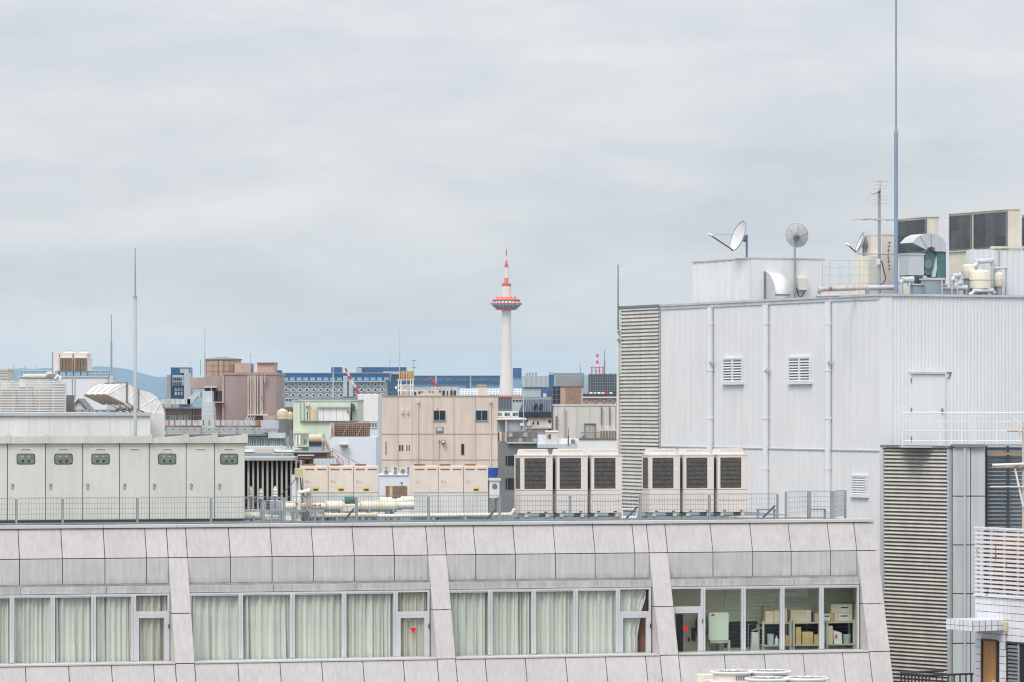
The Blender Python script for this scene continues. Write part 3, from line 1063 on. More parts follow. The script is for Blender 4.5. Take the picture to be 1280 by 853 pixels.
def hvac_module(px_front, lab, first=True):
    u0 = NB.pu(px_front, AY)
    W_, D_ = .93, .765
    u1 = u0 + W_
    z0 = RZ + .17
    z1 = z0 + 1.66
    t = thing('air_conditioner', lab, 'air conditioner', ((u0 + u1) / 2, AY + D_ / 2, RZ), NB, 'beige rooftop air conditioner modules')
    zm = z0 + .66
    B(u0 + .015, u1 - .015, AY + .02, AY + D_ - .02, z0, z1).build('core', 'black', t)
    B(u0, u1, AY, AY + D_, z0 + .01, zm).build('lower_panel', 'hvac', t, bevel=.006)
    fr_ = MB()
    pw = .085
    fr_.box(u0, u0 + pw, AY, AY + .06, zm + .012, z1).box(u1 - .20, u1, AY, AY + .06, zm + .012, z1)
    fr_.box(u0 + pw, u1 - .20, AY, AY + .06, z1 - .06, z1 - .001).box(u0 + pw, u1 - .20, AY, AY + .06, zm + .012, zm + .05)
    fr_.box(u0, u0 + .05, AY + D_ - .1, AY + D_, zm + .012, z1).box(u0, u0 + .05, AY + .0605, AY + .16, zm + .012, z1)
    fr_.box(u0, u0 + .05, AY + .16, AY + D_ - .1, z1 - .06, z1 - .001).box(u0, u0 + .05, AY + .16, AY + D_ - .1, zm + .012, zm + .05)
    fr_.build('upper_frame', 'hvac', t)
    c = B(u0 + pw, u1 - .20, AY + .012, AY + .019, zm + .05, z1 - .06).build('coil', 'coil', t)
    ln = MB()
    for k in range(1, 7):
        z = zm + .05 + (z1 - zm - .11) * k / 7
        ln.box(u0 + pw, u1 - .2, AY + .004, AY + .012, z - .008, z + .008)
    ln.build('guard_wire', 'darkmetal', c, kind='stuff')
    B(u0 + .006, u0 + .014, AY + .16, AY + D_ - .1, zm + .05, z1 - .06).build('side_coil', 'coil', t)
    B(u0 - .012, u1 + .012, AY - .012, AY + D_ + .01, z1, z1 + .035).build('top_rim', 'hvac', t)
    sh = MB()
    a, b, y0, y1, zs = u0 + .06, u1 - .10, AY + .05, AY + D_ - .05, z1 + .035
    sh.hexa([(a, y0, zs), (b, y0, zs), (b, y1, zs), (a, y1, zs)], [(a + .03, y0 + .03, zs + .16), (b - .03, y0 + .03, zs + .16), (b - .03, y1 - .03, zs + .16), (a + .03, y1 - .03, zs + .16)])
    s = sh.build('fan_shroud', 'hvac', t)
    gv = MB()
    for k in range(9):
        x = a + .08 + (b - a - .16) * k / 8
        gv.box(x - .018, x + .018, y0 + .012, y0 + .022, zs + .085, zs + .14)
    gv.build('grille_slots', 'cabcap', s)
    ft = MB()
    for x in (u0 + .1, u1 - .2):
        ft.box(x, x + .1, AY + .02, AY + D_ - .02, RZ + .07, z0 + .012)
    ft.build('foot_rail', 'ivory', t)
    B(u0 - .04, u1 + .04, AY + .05, AY + .13, RZ, RZ + .07).build('base_beam', 'galv', t)
    B(u0 - .04, u1 + .04, AY + D_ - .13, AY + D_ - .05, RZ, RZ + .07).build('base_beam', 'galv', t)
    lb_ = MB()
    for x in (u0 + .17, u0 + .68):
        lb_.box(x, x + .09, AY - .004, AY, z0 + .03, z0 + .06)
    lb_.build('fork_slot', 'black', t)
    B(u1 - .17, u1 - .05, AY - .004, AY, z1 - .42, z1 - .34).build('rating_plate', 'plate', t)
    B(u0 + .03, u1 - .03, AY - .003, AY + .001, z0 + .34, z0 + .348).build('panel_seam', 'gapbrown', t)
    return t


for i, p in enumerate((652, 696, 739.3)):
    hvac_module(p, ('first', 'second', 'third')[i] + ' air conditioner module from the blue sheet in the row standing clear of the louvre')
for i, p in enumerate((812, 854.5, 897)):
    hvac_module(p, ('beige air conditioner module next to the slatted screen', 'middle beige air conditioner module of the row before the white wall', 'beige air conditioner module farthest from the slatted screen before the white wall')[i])

# ---- cream heat pump modules with yellow labels
HYL = 4.3


def heat_pump(px0, px1, lab, yl=True, left=False):
    u0, u1 = NB.pu(px0, HYL), NB.pu(px1, HYL)
    um = (u0 + u1) / 2
    zt_, zm, z0 = NB.pz(582.5, um, HYL), NB.pz(616, um, HYL), RZ + .1
    t = thing('heat_pump', lab, 'heat pump', (um, HYL + .5, RZ), NB, 'cream heat pump modules on the roof')
    B(u0 + .004, u1 - .004, HYL + .02, HYL + .42, z0, zt_).build('core', 'cream', t)
    d = B(u0 + .012, u1 - .012, HYL - .012, HYL + .02, zm, zt_ - .01).build('upper_door', 'cream', t, bevel=.008)
    B(u0 + .012, u1 - .012, HYL - .005, HYL + .02, z0 + .02, zm - .025).build('lower_door', 'whiteduct', t, bevel=.008)
    W_ = u1 - u0
    s = MB()
    for k in (0, 1):
        a = u0 + W_ * (.08 + .48 * k)
        s.box(a, a + W_ * .36, HYL - .018, HYL - .0125, zt_ - .12, zt_ - .085)
    s.build('vent_slot', 'gapbrown', d)
    s = MB()
    for k in range(5):
        a = u0 + W_ * (.08 + .1 * k + (.1 if k > 2 else 0))
        s.box(a, a + W_ * .06, HYL - .016, HYL - .0125, zm + .16, zm + .175)
    s.box(u0 + W_ * .1, u0 + W_ * .2, HYL - .016, HYL - .0125, zm + .28, zm + .36).box(u0 + W_ * .24, u0 + W_ * .29, HYL - .016, HYL - .0125, zm + .26, zm + .33).box(u1 - W_ * .14, u1 - W_ * .09, HYL - .016, HYL - .0125, zt_ - .2, zt_ - .17)
    s.build('small_print', 'print', d, kind='stuff')
    if yl:
        y_ = B(u0 + W_ * .38, u0 + W_ * .62, HYL - .018, HYL - .0125, zm + .05, zm + .14).build('warning_label', 'yellow', d)
        B(u0 + W_ * .41, u0 + W_ * .59, HYL - .021, HYL - .0185, zm + .06, zm + .1).build('print', 'black', y_)
    B(u0 + .03, u1 - .03, HYL + .05, HYL + .4, RZ, z0).build('plinth', 'galv_d', t)
    B(u0 + .1, u0 + .38, HYL + .05, HYL + .25, zt_, zt_ + .05).build('lifting_lug', 'rusty', t)
    return t


hp = [378.5, 410.3, 442, 473.5]
for i in range(3):
    heat_pump(hp[i], hp[i + 1], ('cream heat pump module nearest the yellow junction box', 'middle cream heat pump module between two alike with yellow labels', 'cream heat pump module at the pump-side end of its trio')[i])
hp = [516, 548, 579.5, 610.5]
for i in range(3):
    heat_pump(hp[i], hp[i + 1], ('cream heat pump module without yellow label beside the pipe cluster', 'middle cream heat pump module without any yellow label', 'cream heat pump module with yellow label near the blue sheet')[i], yl=(i == 2))
# small control cabinet and blue sheet
u0, u1 = NB.pu(612, HYL), NB.pu(624.5, HYL)
t = thing('control_box', 'small white control cabinet with an oval window on a stand', 'cabinet', ((u0 + u1) / 2, HYL + .3, RZ), NB)
za, zb = NB.pz(623, u0, HYL), NB.pz(601, u0, HYL)
B(u0, u1, HYL, HYL + .4, za, zb).build('box_body', 'white', t, bevel=.01)
B(u0 - .03, u1 + .03, HYL - .04, HYL + .42, zb, zb + .07).build('hood', 'hvac', t)
MB().bar(((u0 + u1) / 2, HYL - .012, za + .34), ((u0 + u1) / 2, HYL + .01, za + .34), .08, 14).build('meter_window', 'meter', t)
MB().box(u0, u0 + .05, HYL + .1, HYL + .15, RZ, za).box(u1 - .05, u1, HYL + .1, HYL + .15, RZ, za).box(u0, u0 + .05, HYL + .32, HYL + .36, RZ, za).box(u1 - .05, u1, HYL + .32, HYL + .36, RZ, za).build('stand', 'galv', t)
u0, u1 = NB.pu(611, HYL + .6), NB.pu(624, HYL + .6)
t = thing('blue_sheet_cover', 'bright blue tarpaulin tied round equipment behind the control cabinet', 'tarpaulin', ((u0 + u1) / 2, HYL + .8, RZ), NB)
sh = MB()
n = 14
za, zb = NB.pz(604, u0, HYL), NB.pz(585.5, u0, HYL)
for j, z in enumerate((za - .1, za, (za + zb) / 2, zb)):
    for i in range(n):
        a = 2 * pi * i / n
        rr_ = 1 + .12 * sin(i * 2.3 + j)
        sh.v.append(((u0 + u1) / 2 + (u1 - u0) / 2 * cos(a) * rr_ * (1 if j else .95), HYL + .85 + .22 * sin(a) * rr_, z))
for j in range(3):
    for i in range(n):
        sh.f.append((j * n + i, j * n + (i + 1) % n, (j + 1) * n + (i + 1) % n, (j + 1) * n + i))
sh.f.append(tuple(range(3 * n, 4 * n)))
sh.build('sheet', 'blueply', t)
B((u0 + u1) / 2 - .12, (u0 + u1) / 2 + .12, HYL + .75, HYL + .95, RZ, za - .05).build('equipment_post', 'hvac', t)
MB().lathe((u0 + u1) / 2, HYL + .85, [((u1 - u0) / 2 * 1.12, za + .02), ((u1 - u0) / 2 * 1.16, za + .05), ((u1 - u0) / 2 * 1.12, za + .08)], 14).build('tie_rope', 'tankc', t)

# ---- pipework
def npipe(pts, r, m, lab, name='pipe', cat='pipe', collars=True, stands=(), sm='galv'):
    """insulated pipe through (px, py, y) points with joints and stands"""
    P = [(NB.pu(px, y), y, NB.pz(py, NB.pu(px, y), y)) for px, py, y in pts]
    t = thing(name, lab, cat, (P[0][0], P[0][1], RZ), NB)
    MB().tube(P, r, 10).build('pipe_run', m, t, smooth=True)
    if collars:
        c = MB()
        for a, b in zip(P, P[1:]):
            a, b = Vector(a), Vector(b)
            n_ = max(1, int((b - a).length / 0.9))
            for k in range(n_ + 1):
                q = a + (b - a) * (k / n_)
                d = (b - a).normalized() * .025
                c.bar(q - d, q + d, r * 1.08, 10)
        c.build('joint_band', m, t, kind='stuff')
    for px in stands:
        y = pts[0][2]
        uu = NB.pu(px, y)
        zz_ = min((abs(p[0] - uu), p[2]) for p in P)[1]
        MB().box(uu - .03, uu + .03, y - .14, y - .09, RZ, zz_).box(uu - .03, uu + .03, y + .09, y + .14, RZ, zz_).box(uu - .035, uu + .035, y - .2, y + .2, zz_ - r - .06, zz_ - r - .001).build('pipe_stand', sm, t)
    return t, P


npipe([(357, 634, 2.9), (400, 633.5, 2.9), (516, 632, 2.9)], .115, 'ivory', 'thick ivory insulated pipe running past the cream heat pumps', stands=(366, 384, 402, 425, 460, 490))
npipe([(305, 645, 2.5), (334, 645, 2.5), (338, 650, 2.5)], .12, 'ivory', 'short fat ivory pipe beside the switchgear cabinet end', stands=(316,))
npipe([(330, 648.5, 2.2), (352, 648.5, 2.2), (362, 650, 2.2)], .10, 'ivory', 'low ivory pipe bending towards the roof fence', stands=(345,))
npipe([(470, 645.5, 2.3), (560, 644.5, 2.3), (638, 643.5, 2.3), (643, 638, 2.3)], .06, 'ivory', 'long thin ivory pipe low along the fence to the air conditioners', stands=(500, 540, 580, 615))
npipe([(390, 645, 2.2), (470, 644.2, 2.2)], .075, 'hose', 'low brownish pipe under the pump motor', stands=(420, 452))
npipe([(475, 626, 3.2), (487, 626, 3.2), (492, 628, 3.2), (494, 636, 3.2)], .10, 'ivory', 'upper left ivory pipe elbow of the cluster between heat pumps')
npipe([(497, 636, 3.2), (499, 628, 3.2), (504, 626, 3.2), (515, 625, 3.2)], .12, 'ivory', 'upper right ivory pipe elbow of the cluster between heat pumps')
npipe([(374, 652, 2.6), (374, 616, 2.6), (386, 614, 2.6)], .075, 'ivory', 'upright ivory riser pipe near the yellow junction box')
npipe([(386, 636, 2.7), (386, 612, 2.7)], .07, 'rustpipe', 'brown flanged riser pipe before the first heat pump')
# fat sections and pump on the main pipe
for p0, p1, lab in ((407, 428, 'fat ivory insulated sleeve left of the pump motor'), (450, 473, 'fat ivory insulated sleeve right of the pump motor'), (475, 494, 'fat ivory sleeve below the pipe cluster')):
    a, b = NB.pu(p0, 2.9), NB.pu(p1, 2.9)
    z = NB.pz(633, a, 2.9)
    t = thing('pipe_sleeve', lab, 'pipe sleeve', ((a + b) / 2, 2.9, RZ), NB)
    s = MB()
    s.bar((a, 2.9, z), (b, 2.9, z), .155, 14)
    s.build('sleeve', 'ivory', t, smooth=True)
    for e_ in (a, b):
        MB().bar((e_ - .03, 2.9, z), (e_ + .03, 2.9, z), .165, 14).build('end_band', 'hose', t)
    MB().box((a + b) / 2 - .05, (a + b) / 2 + .05, 2.8, 3.0, RZ, z - .14).build('saddle', 'galv', t)
a = NB.pu(436, 2.9)
z = NB.pz(637, a, 2.9)
t = thing('pump', 'ivory pump casing with a teal finned motor on the pipe run', 'pump', (a, 2.9, RZ), NB)
MB().box(a - .2, a + .2, 2.7, 3.1, z - .05, z + .12).bar((a - .25, 2.9, z), (a + .25, 2.9, z), .14, 12).build('casing', 'ivory', t)
m_ = MB().bar((a - .13, 2.9, z + .24), (a + .16, 2.9, z + .24), .11, 14)
for k in range(6):
    m_.bar((a - .1 + k * .045, 2.9, z + .24), (a - .085 + k * .045, 2.9, z + .24), .13, 14)
m_.build('motor', 'teal', t)
MB().bar((a - .2, 2.9, z + .24), (a - .132, 2.9, z + .24), .085, 12).build('fan_cowl', 'paleblue', t)
MB().box(a - .2, a + .2, 2.75, 3.05, RZ, z - .05).build('pedestal', 'galv', t)
# valve wheels
for px, py, lab in ((386, 634, 'red valve wheel on the brown riser pipe'), (394, 632, 'left red valve handle on the ivory pipe'), (400, 632, 'right red valve handle on the ivory pipe'), (371, 630, 'red valve wheel by the upright ivory riser')):
    a = NB.pu(px, 2.55)
    z = NB.pz(py, a, 2.55)
    t = thing('valve_wheel', lab, 'valve', (a, 2.55, z - .06), NB)
    MB().bar((a, 2.53, z), (a, 2.55, z), .032, 10).build('wheel', 'cranered', t)
    MB().bar((a, 2.55, z), (a, 2.79, z), .014, 6).build('stem', 'galv', t)
# grey support frames
for p0, p1, yy, lab in ((330, 350, 2.0, 'low grey steel support frame left of the ivory risers'), (352, 384, 2.1, 'grey steel pipe rack under the start of the ivory pipe'), (384, 404, 2.1, 'grey steel pipe rack in front of the brown riser')):
    a, b = NB.pu(p0, yy), NB.pu(p1, yy)
    zt_ = NB.pz(640, a, yy)
    t = thing('pipe_rack', lab, 'rack', ((a + b) / 2, yy, RZ), NB)
    for uu in (a, (a + b) / 2, b):
        B(uu - .025, uu + .025, yy, yy + .05, RZ, zt_).build('leg', 'galv', t)
        B(uu - .025, uu + .025, yy + .35, yy + .4, RZ, zt_).build('leg', 'galv', t)
    B(a - .04, b + .04, yy - .003, yy + .06, zt_, zt_ + .05).build('rail', 'galv', t)
    B(a - .04, b + .04, yy + .345, yy + .405, zt_, zt_ + .05).build('rail', 'galv', t)
# yellow junction box on pole with conduit
a, b = NB.pu(370, 3.6), NB.pu(379, 3.6)
z0, z1 = NB.pz(597.5, a, 3.6), NB.pz(585.5, a, 3.6)
t = thing('junction_box', 'yellow junction box on a post with a drooping cable', 'junction box', ((a + b) / 2, 3.7, RZ), NB)
B(a, b, 3.6, 3.8, z0, z1).build('box_body', 'tankc', t, bevel=.01)
B(a + .05, a + .12, 3.81, 3.88, RZ, z1 - .05).build('post', 'galv_l', t)
MB().tube([(b - .06, 3.7, z0), (b - .05, 3.65, z0 - .3), (b + .02, 3.6, z0 - .5), (b + .16, 3.6, z0 - .62)], .018, 6).build('cable', 'darkmetal', t)
MB().tube([(a + .04, 3.7, z0 + .02), (a - .1, 3.65, z0 - .16), (a - .45, 3.6, z0 - .5)], .012, 6).build('cable', 'darkmetal', t)
# small plant by the switchgear end: insulator posts, condenser, cabinets
for px, lab in ((313, 'slim grey insulator post nearest the switchgear cabinet'), (326, 'middle slim grey insulator post of three'), (344, 'slim grey insulator post nearest the pale shelter cabinet')):
    a = NB.pu(px, 3.4)
    z1 = NB.pz(608 if px != 326 else 611, a, 3.4)
    t = thing('insulator_post', lab, 'post', (a, 3.4, RZ), NB)
    MB().bar((a, 3.4, RZ), (a, 3.4, z1 - .3), .03).build('pole', 'galv', t)
    MB().lathe(a, 3.4, [(.03, z1 - .3), (.07, z1 - .28), (.04, z1 - .22), (.07, z1 - .2), (.04, z1 - .14), (.07, z1 - .12), (.03, z1 - .02), (.03, z1)], 10).build('insulator', 'plate', t, smooth=True)
    MB().box(a - .16, a + .16, 3.38, 3.42, z1 - .36, z1 - .32).build('cross_arm', 'galv', t)
a, b = NB.pu(332, 3.9), NB.pu(352, 3.9)
z1 = NB.pz(626, a, 3.9)
t = thing('condenser_cabinet', 'pale grey louvred cabinet between the insulator posts and yellow box', 'cabinet', ((a + b) / 2, 4.1, RZ), NB)
B(a, b, 3.9, 4.4, RZ, z1).build('carcass', 'galv_l', t)
for k in range(11):
    B(a + .02, a + .12, 3.885, 3.9, RZ + .12 + k * .05, RZ + .145 + k * .05).build('louvre', 'darkmetal', t)
for k in range(3):
    B(a + .16 + k * .1, a + .24 + k * .1, 3.885, 3.9, RZ + .06, z1 - .04).build('door', 'galv_l', t)
a, b = NB.pu(307, 3.2), NB.pu(327, 3.2)
t = thing('battery_box', 'low white equipment box with a dark display beside the switchgear', 'equipment box', ((a + b) / 2, 3.4, RZ), NB)
z1 = NB.pz(639, a, 3.2)
B(a, b, 3.2, 3.6, RZ, z1).build('box_body', 'white', t, bevel=.01)
B(a + .28, a + .42, 3.19, 3.2, z1 - .14, z1 - .06).build('display', 'darkmetal', t)
B(a - .02, b + .02, 3.18, 3.62, z1, z1 + .03).build('lid', 'white', t)
a, b = NB.pu(362, 4.2), NB.pu(377, 4.2)
t = thing('shelter_cabinet', 'white service cabinet with dark framed door left of the heat pumps', 'cabinet', ((a + b) / 2, 4.4, RZ), NB)
z1 = NB.pz(594, a, 4.2)
B(a + .2, b, 4.2, 4.8, RZ, z1).build('carcass', 'white', t)
B(a - .15, a + .19, 4.2, 4.5, RZ, NB.pz(627, a, 4.2)).build('side_box', 'white', t)
B(a - .12, a + .1, 4.19, 4.2, RZ + .1, NB.pz(630, a, 4.2)).build('door', 'bluewhite', t)
# lightning pole
a = NB.pu(169, 6.5)
ztop = NB.pz(312, a, 6.5)
zj = NB.pz(372, a, 6.5)
t = thing('lightning_pole', 'tall grey lightning pole rising behind the switchgear cabinet', 'pole', (a, 6.5, RZ), NB)
MB().bar((a, 6.5, RZ), (a, 6.5, zj), .055, 10, .045).build('pole', 'galv_l', t, smooth=True)
MB().bar((a, 6.5, zj), (a, 6.5, ztop), .028, 8, .015).build('rod', 'galv', t, smooth=True)
MB().bar((a, 6.5, zj - .03), (a, 6.5, zj + .04), .06, 10).bar((a, 6.5, RZ), (a, 6.5, RZ + .03), .16, 10).build('collar', 'galv', t)
MB().bar((a, 6.5, ztop), (a, 6.5, ztop + .05), .02, 6, .002).build('tip', 'copper', t)
# yellow edged wire crate beside the louvre
a, b = NB.pu(778, 3.0), NB.pu(797, 3.0)
t = thing('drain_tray', 'ivory pipe hoop frame standing between the air conditioner rows', 'pipe frame', ((a + b) / 2, 3.0, RZ), NB)
z1 = NB.pz(637, a, 3)
MB().tube([(a, 3, RZ + .03), (a, 3, z1), (b, 3, z1), (b - .05, 3, RZ + .03)], .035, 8).build('hoop', 'ivory', t)
MB().bar((a, 3, RZ + .05), (b - .05, 3, RZ + .05), .05, 8).build('bottom_pipe', 'ivory', t)
# condensers in front, on a lower roof
LB = Fr((0, 90), 6)
u0, u1 = LB.pu(868, 0) - 1, LB.pu(1045, 0) + 1
lowb = thing('low_building', 'flat roofed low block carrying round topped condensers before the office', 'building', ((u0 + u1) / 2, 0, 0), LB)
B(u0, u1, -3, 5, 0, 16.9).build('wall', 'stonew', lowb)
B(u0 - .1, u1 + .1, -3.1, 5.1, 16.9, 17.05).build('roof_slab', 'greybld', lowb)
for px, y, py, w_, lab in ((915, 2.6, 838.5, .46, 'round topped condenser fan behind the pair, nearest the escape door'), (962, 2.6, 838, .46, 'round topped condenser fan behind the pair, below the racks'), (959, .6, 847, .47, 'left round topped condenser fan of the forward pair'), (1008, .6, 846.5, .47, 'right round topped condenser fan of the forward pair')):
    a = LB.pu(px, y)
    zt_ = LB.pz(py, a, y)
    t = thing('condenser', lab, 'condenser', (a, y, 17.05), LB, 'round topped condensers on the low block')
    B(a - .5, a + .5, y - .45, y + .45, 17.05, zt_ - .22).build('casing', 'hvac', t, bevel=.01)
    MB().lathe(a, y, [(w_ * .92, zt_ - .22), (w_ * .92, zt_ - .06)], 28).build('fan_ring', 'hvac', t, smooth=True)
    gr = MB()
    for k in range(12):
        an = 2 * pi * k / 12
        gr.bar((a, y, zt_ - .02), (a + w_ * cos(an), y + w_ * sin(an), zt_ - .02), .012, 4)
    gr.build('grille', 'galv_d', t)
    ring = MB().tube([(a + w_ * cos(2 * pi * k / 28), y + w_ * sin(2 * pi * k / 28), zt_ - .03) for k in range(29)], .03, 6)
    ring.build('rim', 'plate', t)
    vs = MB()
    for k in range(7):
        an = -pi * .5 + (k - 3) * .14 + .5
        rr_ = w_ * .925
        vs.box(a + rr_ * cos(an) - .016, a + rr_ * cos(an) + .016, y + rr_ * sin(an) - .01, y + rr_ * sin(an) + .01, zt_ - .19, zt_ - .09)
    vs.build('vent_slots', 'galv_d', t)
B(LB.pu(877, 2.6), LB.pu(990, 2.6), 3.2, 3.5, 17.05, LB.pz(844, 3.5, 3.2)).build('duct_box', 'ivory', fr=LB, label='long low ivory casing behind the round topped condensers', cat='casing')
# ================================================================== the white corrugated building on the right
WA = math.degrees(math.atan2(0.4057, 0.914))
WB = Fr((460 / F * 130.0, 130.0), WA)           # x along the corrugated front, y back along the left wall
WZ = 27.40                                      # wall head
wv = lambda px, x=0.0: WB.pv(px, x)             # y on the left wall
wu = lambda px, y=0.0: WB.pu(px, y)
LEN = wv(777.5)
WID = wu(1290) + 2
wh = thing('white_building', 'large white corrugated metal building with rooftop plant and satellite dishes', 'building', (WID / 2, 4, 0), WB)
ZSEAM = WB.pz(563.6, 0, 0.5)
# corrugated front wall
def corrug(x0, x1, y, z0, z1, pitch, amp, axis='x'):
    n = int((x1 - x0) / pitch)
    pts = []
    for i in range(n):
        a = x0 + (x1 - x0) * i / n
        d = (x1 - x0) / n
        pts += [(a, 0), (a + d * .45, 0), (a + d * .55, amp), (a + d * .9, amp)]
    pts.append((x1, 0))
    b = MB()
    for z in (z0, z1):
        for p, q in pts:
            b.v.append((p, y + q, z) if axis == 'x' else (y + q, p, z))
    m = len(pts)
    b.f = [(i, i + 1, m + i + 1, m + i) for i in range(m - 1)]
    return b


y_l = wv(826)                                   # where the flat wall ends and the slatted screen starts
B(0.08, WID, 0.08, LEN, 0, WZ - .05).build('core_wall', 'whitewall', wh)
corrug(0.42, WID, 0.0, 0, WZ, 0.125, 0.017).build('front_sheet', 'whitewall2', wh)
B(-0.02, 0.42, -0.02, 0.06, 0, WZ).build('corner_trim', 'whitewall', wh)
corrug(0.06, y_l, 0.0, ZSEAM, WZ, 0.42, 0.007, 'y').build('side_sheet', 'whitewall', wh)
corrug(0.06, LEN - .05, -0.02, 0, ZSEAM - .02, 0.42, 0.007, 'y').build('side_sheet', 'whitewall', wh)
B(-0.045, 0.05, 0.0, LEN - .06, ZSEAM - .025, ZSEAM + .012).build('flashing', 'fargrey', wh)
B(-0.06, 0.3, -0.06, LEN + .05, WZ, WZ + .07).build('parapet_cap', 'galv_l', wh)
B(0.31, WID, -0.06, 0.3, WZ, WZ + .07).build('parapet_cap', 'galv_l', wh)
B(0.1, WID - .1, 0.3, LEN - .1, WZ - .05, WZ - .02).build('roof_deck', 'deck', wh)
B(-0.03, 0.0, -0.02, y_l, WZ - .11, WZ).build('gutter_trim', 'galv_l', wh)
# drain pipes
for px in (887.5, 957, 1035):
    y = wv(px, -.105)
    d = MB().bar((-.105, y, 0), (-.105, y, WZ - .12), .105, 12).build('downpipe', 'whitewall2', wh, smooth=True)
    k = MB()
    for py in (405, 463, 523, 586, 640):
        z = WB.pz(py, 0, y)
        k.bar((-.105, y, z - .03), (-.105, y, z + .03), .12, 12)
    k.build('pipe_clip', 'whitewall', d)
    z = WB.pz(453 if px != 957 else 463, 0, y)
    MB().bar((-.14, y - .2, z), (-.14, y - .12, z), .06, 8).build('pipe_fitting', 'galv_l', d)


def wall_vent(px0, px1, py0, py1, slats, mull):
    y0, y1 = wv(px1), wv(px0)
    z0, z1 = WB.pz(py1, 0, y0), WB.pz(py0, 0, y0)
    f = MB().box(-.07, .02, y0, y0 + .06, z0, z1).box(-.07, .02, y1 - .06, y1, z0, z1).box(-.07, .02, y0 + .06, y1 - .06, z1 - .06, z1).box(-.11, .02, y0 - .05, y1 + .05, z0 - .05, z0 + .04)
    if mull:
        ym = (y0 + y1) / 2
        f.box(-.065, .02, ym - .05, ym + .05, z0 + .04, z1 - .06)
    vent = f.build('wall_vent', 'whitewall2', wh)
    MB().box(-.012, -.006, y0 + .05, y1 - .05, z0 + .04, z1 - .05).build('vent_dark', 'galv_d', vent)
    for k in range(slats):
        z = z0 + .06 + (z1 - z0 - .14) * k / (slats - 1)
        MB().prism([(-.06, z - .012), (-.06, z + .002), (-.014, z + .045), (-.014, z + .03)], 'y', y0 + .06, y1 - .06).build('vent_slat', 'whitewall2', vent)


wall_vent(905, 929.5, 447, 479, 9, True)
wall_vent(987, 1014.5, 445.5, 478.5, 9, True)
wall_vent(1066, 1085.5, 594, 620.5, 8, False)
# slatted screen at the back end of the wall
ys0, ys1 = y_l + .02, LEN
ztop = WZ - .06
nsl = 72
src = None
for k in range(nsl):
    z = ztop - k * .128
    if src is None:
        src = MB().prism([(-.10, z - .038), (-.125, z - .028), (-.10, z + .045), (-.035, z + .035), (-.035, z + .012)], 'y', ys0, ys1).build('screen_slat', 'slat', wh)
    else:
        inst(src, wh, (random.uniform(-.004, .004), 0, -k * .128))
B(-.012, -.004, ys0, ys1, ztop - nsl * .128, ztop).build('screen_backing', 'white', wh)
for yy in (ys0 + .02, (ys0 + ys1) / 2, ys1 - .06):
    B(-.034, -.012, yy, yy + .05, ztop - nsl * .128, ztop).build('screen_post', 'galv_l', wh)
B(-.13, .02, ys0 - .02, ys1 + .02, ztop + .05, WZ + .075).build('screen_cap', 'galv_d', wh)
# door with a 7
x0, x1 = wu(1138), wu(1179.5)
zd0, zd1 = WB.pz(557, x0, 0), WB.pz(466, x0, 0)
d = MB().box(x0, x1, -.05, .03, zd0, zd1 - .05).build('door', 'whitewall2', wh, bevel=.008)
MB().box(x0 - .05, x1 + .02, -.11, .03, zd1 - .04, zd1 + .03).build('door_hood', 'galv_l', d)
MB().box(x0 - .05, x0, -.06, .03, zd0, zd1 - .041).box(x1, x1 + .03, -.06, .03, zd0, zd1 - .041).build('door_frame', 'whitewall', d)
MB().box(x1 - .12, x1 - .05, -.10, -.05, zd0 + 1.02, zd0 + 1.10).bar((x1 - .09, -.1, zd0 + 1.14), (x1 - .09, -.05, zd0 + 1.14), .025).build('door_handle', 'galv_d', d)
for z in (zd1 - .25, zd0 + 1.1, zd0 + .2):
    MB().box(x0 - .02, x0 + .02, -.07, -.05, z - .08, z + .08).build('hinge', 'galv_d', d)
xs = wu(1183.2)
zs = WB.pz(474, xs, 0)
seven = [(0.02, .19), (.15, .19), (.15, .155), (.075, 0), (.03, 0), (.10, .15), (.012, .15)]
MB().prism([(xs + a * 1.15, zs + b * 1.15) for a, b in seven], 'y', -.012, -.004).build('number_seven', 'slate', wh, label='dark painted number 7 beside the door')
# ---- terrace annex: louvred face, grey panels
AX = Fr((550 / F * 124.0, 124.0), 38)           # left (louvre) face runs back along y
ax_len = AX.pv(1107)
ZA = AX.pz(558.5, 0, 0)
an = thing('louvred_annex', 'grey panelled annex with a tall louvred side below the white terrace railing', 'building', (.8, 1.2, 0), AX)
ANF = WF
MB().prism([AX.w(0.03, 0.05, 0)[:2], AX.w(0.03, ax_len, 0)[:2], (AX.w(0, ax_len, 0)[0] + 1.0, 129.2), (wu(1290) * WB.c + 11.5 + .5, 129.6), (WF.pu(1290, 124.2), 124.22)], 'z', 0, ZA - .04)
p0 = AX.w(0.04, 0.02, 0)
p1 = AX.w(0.04, ax_len, 0)


def to_ax(p):                                    # world xy -> annex axes
    dx, dy = p[0] - AX.o[0], p[1] - AX.o[1]
    return (dx * AX.c + dy * AX.s, -dx * AX.s + dy * AX.c)


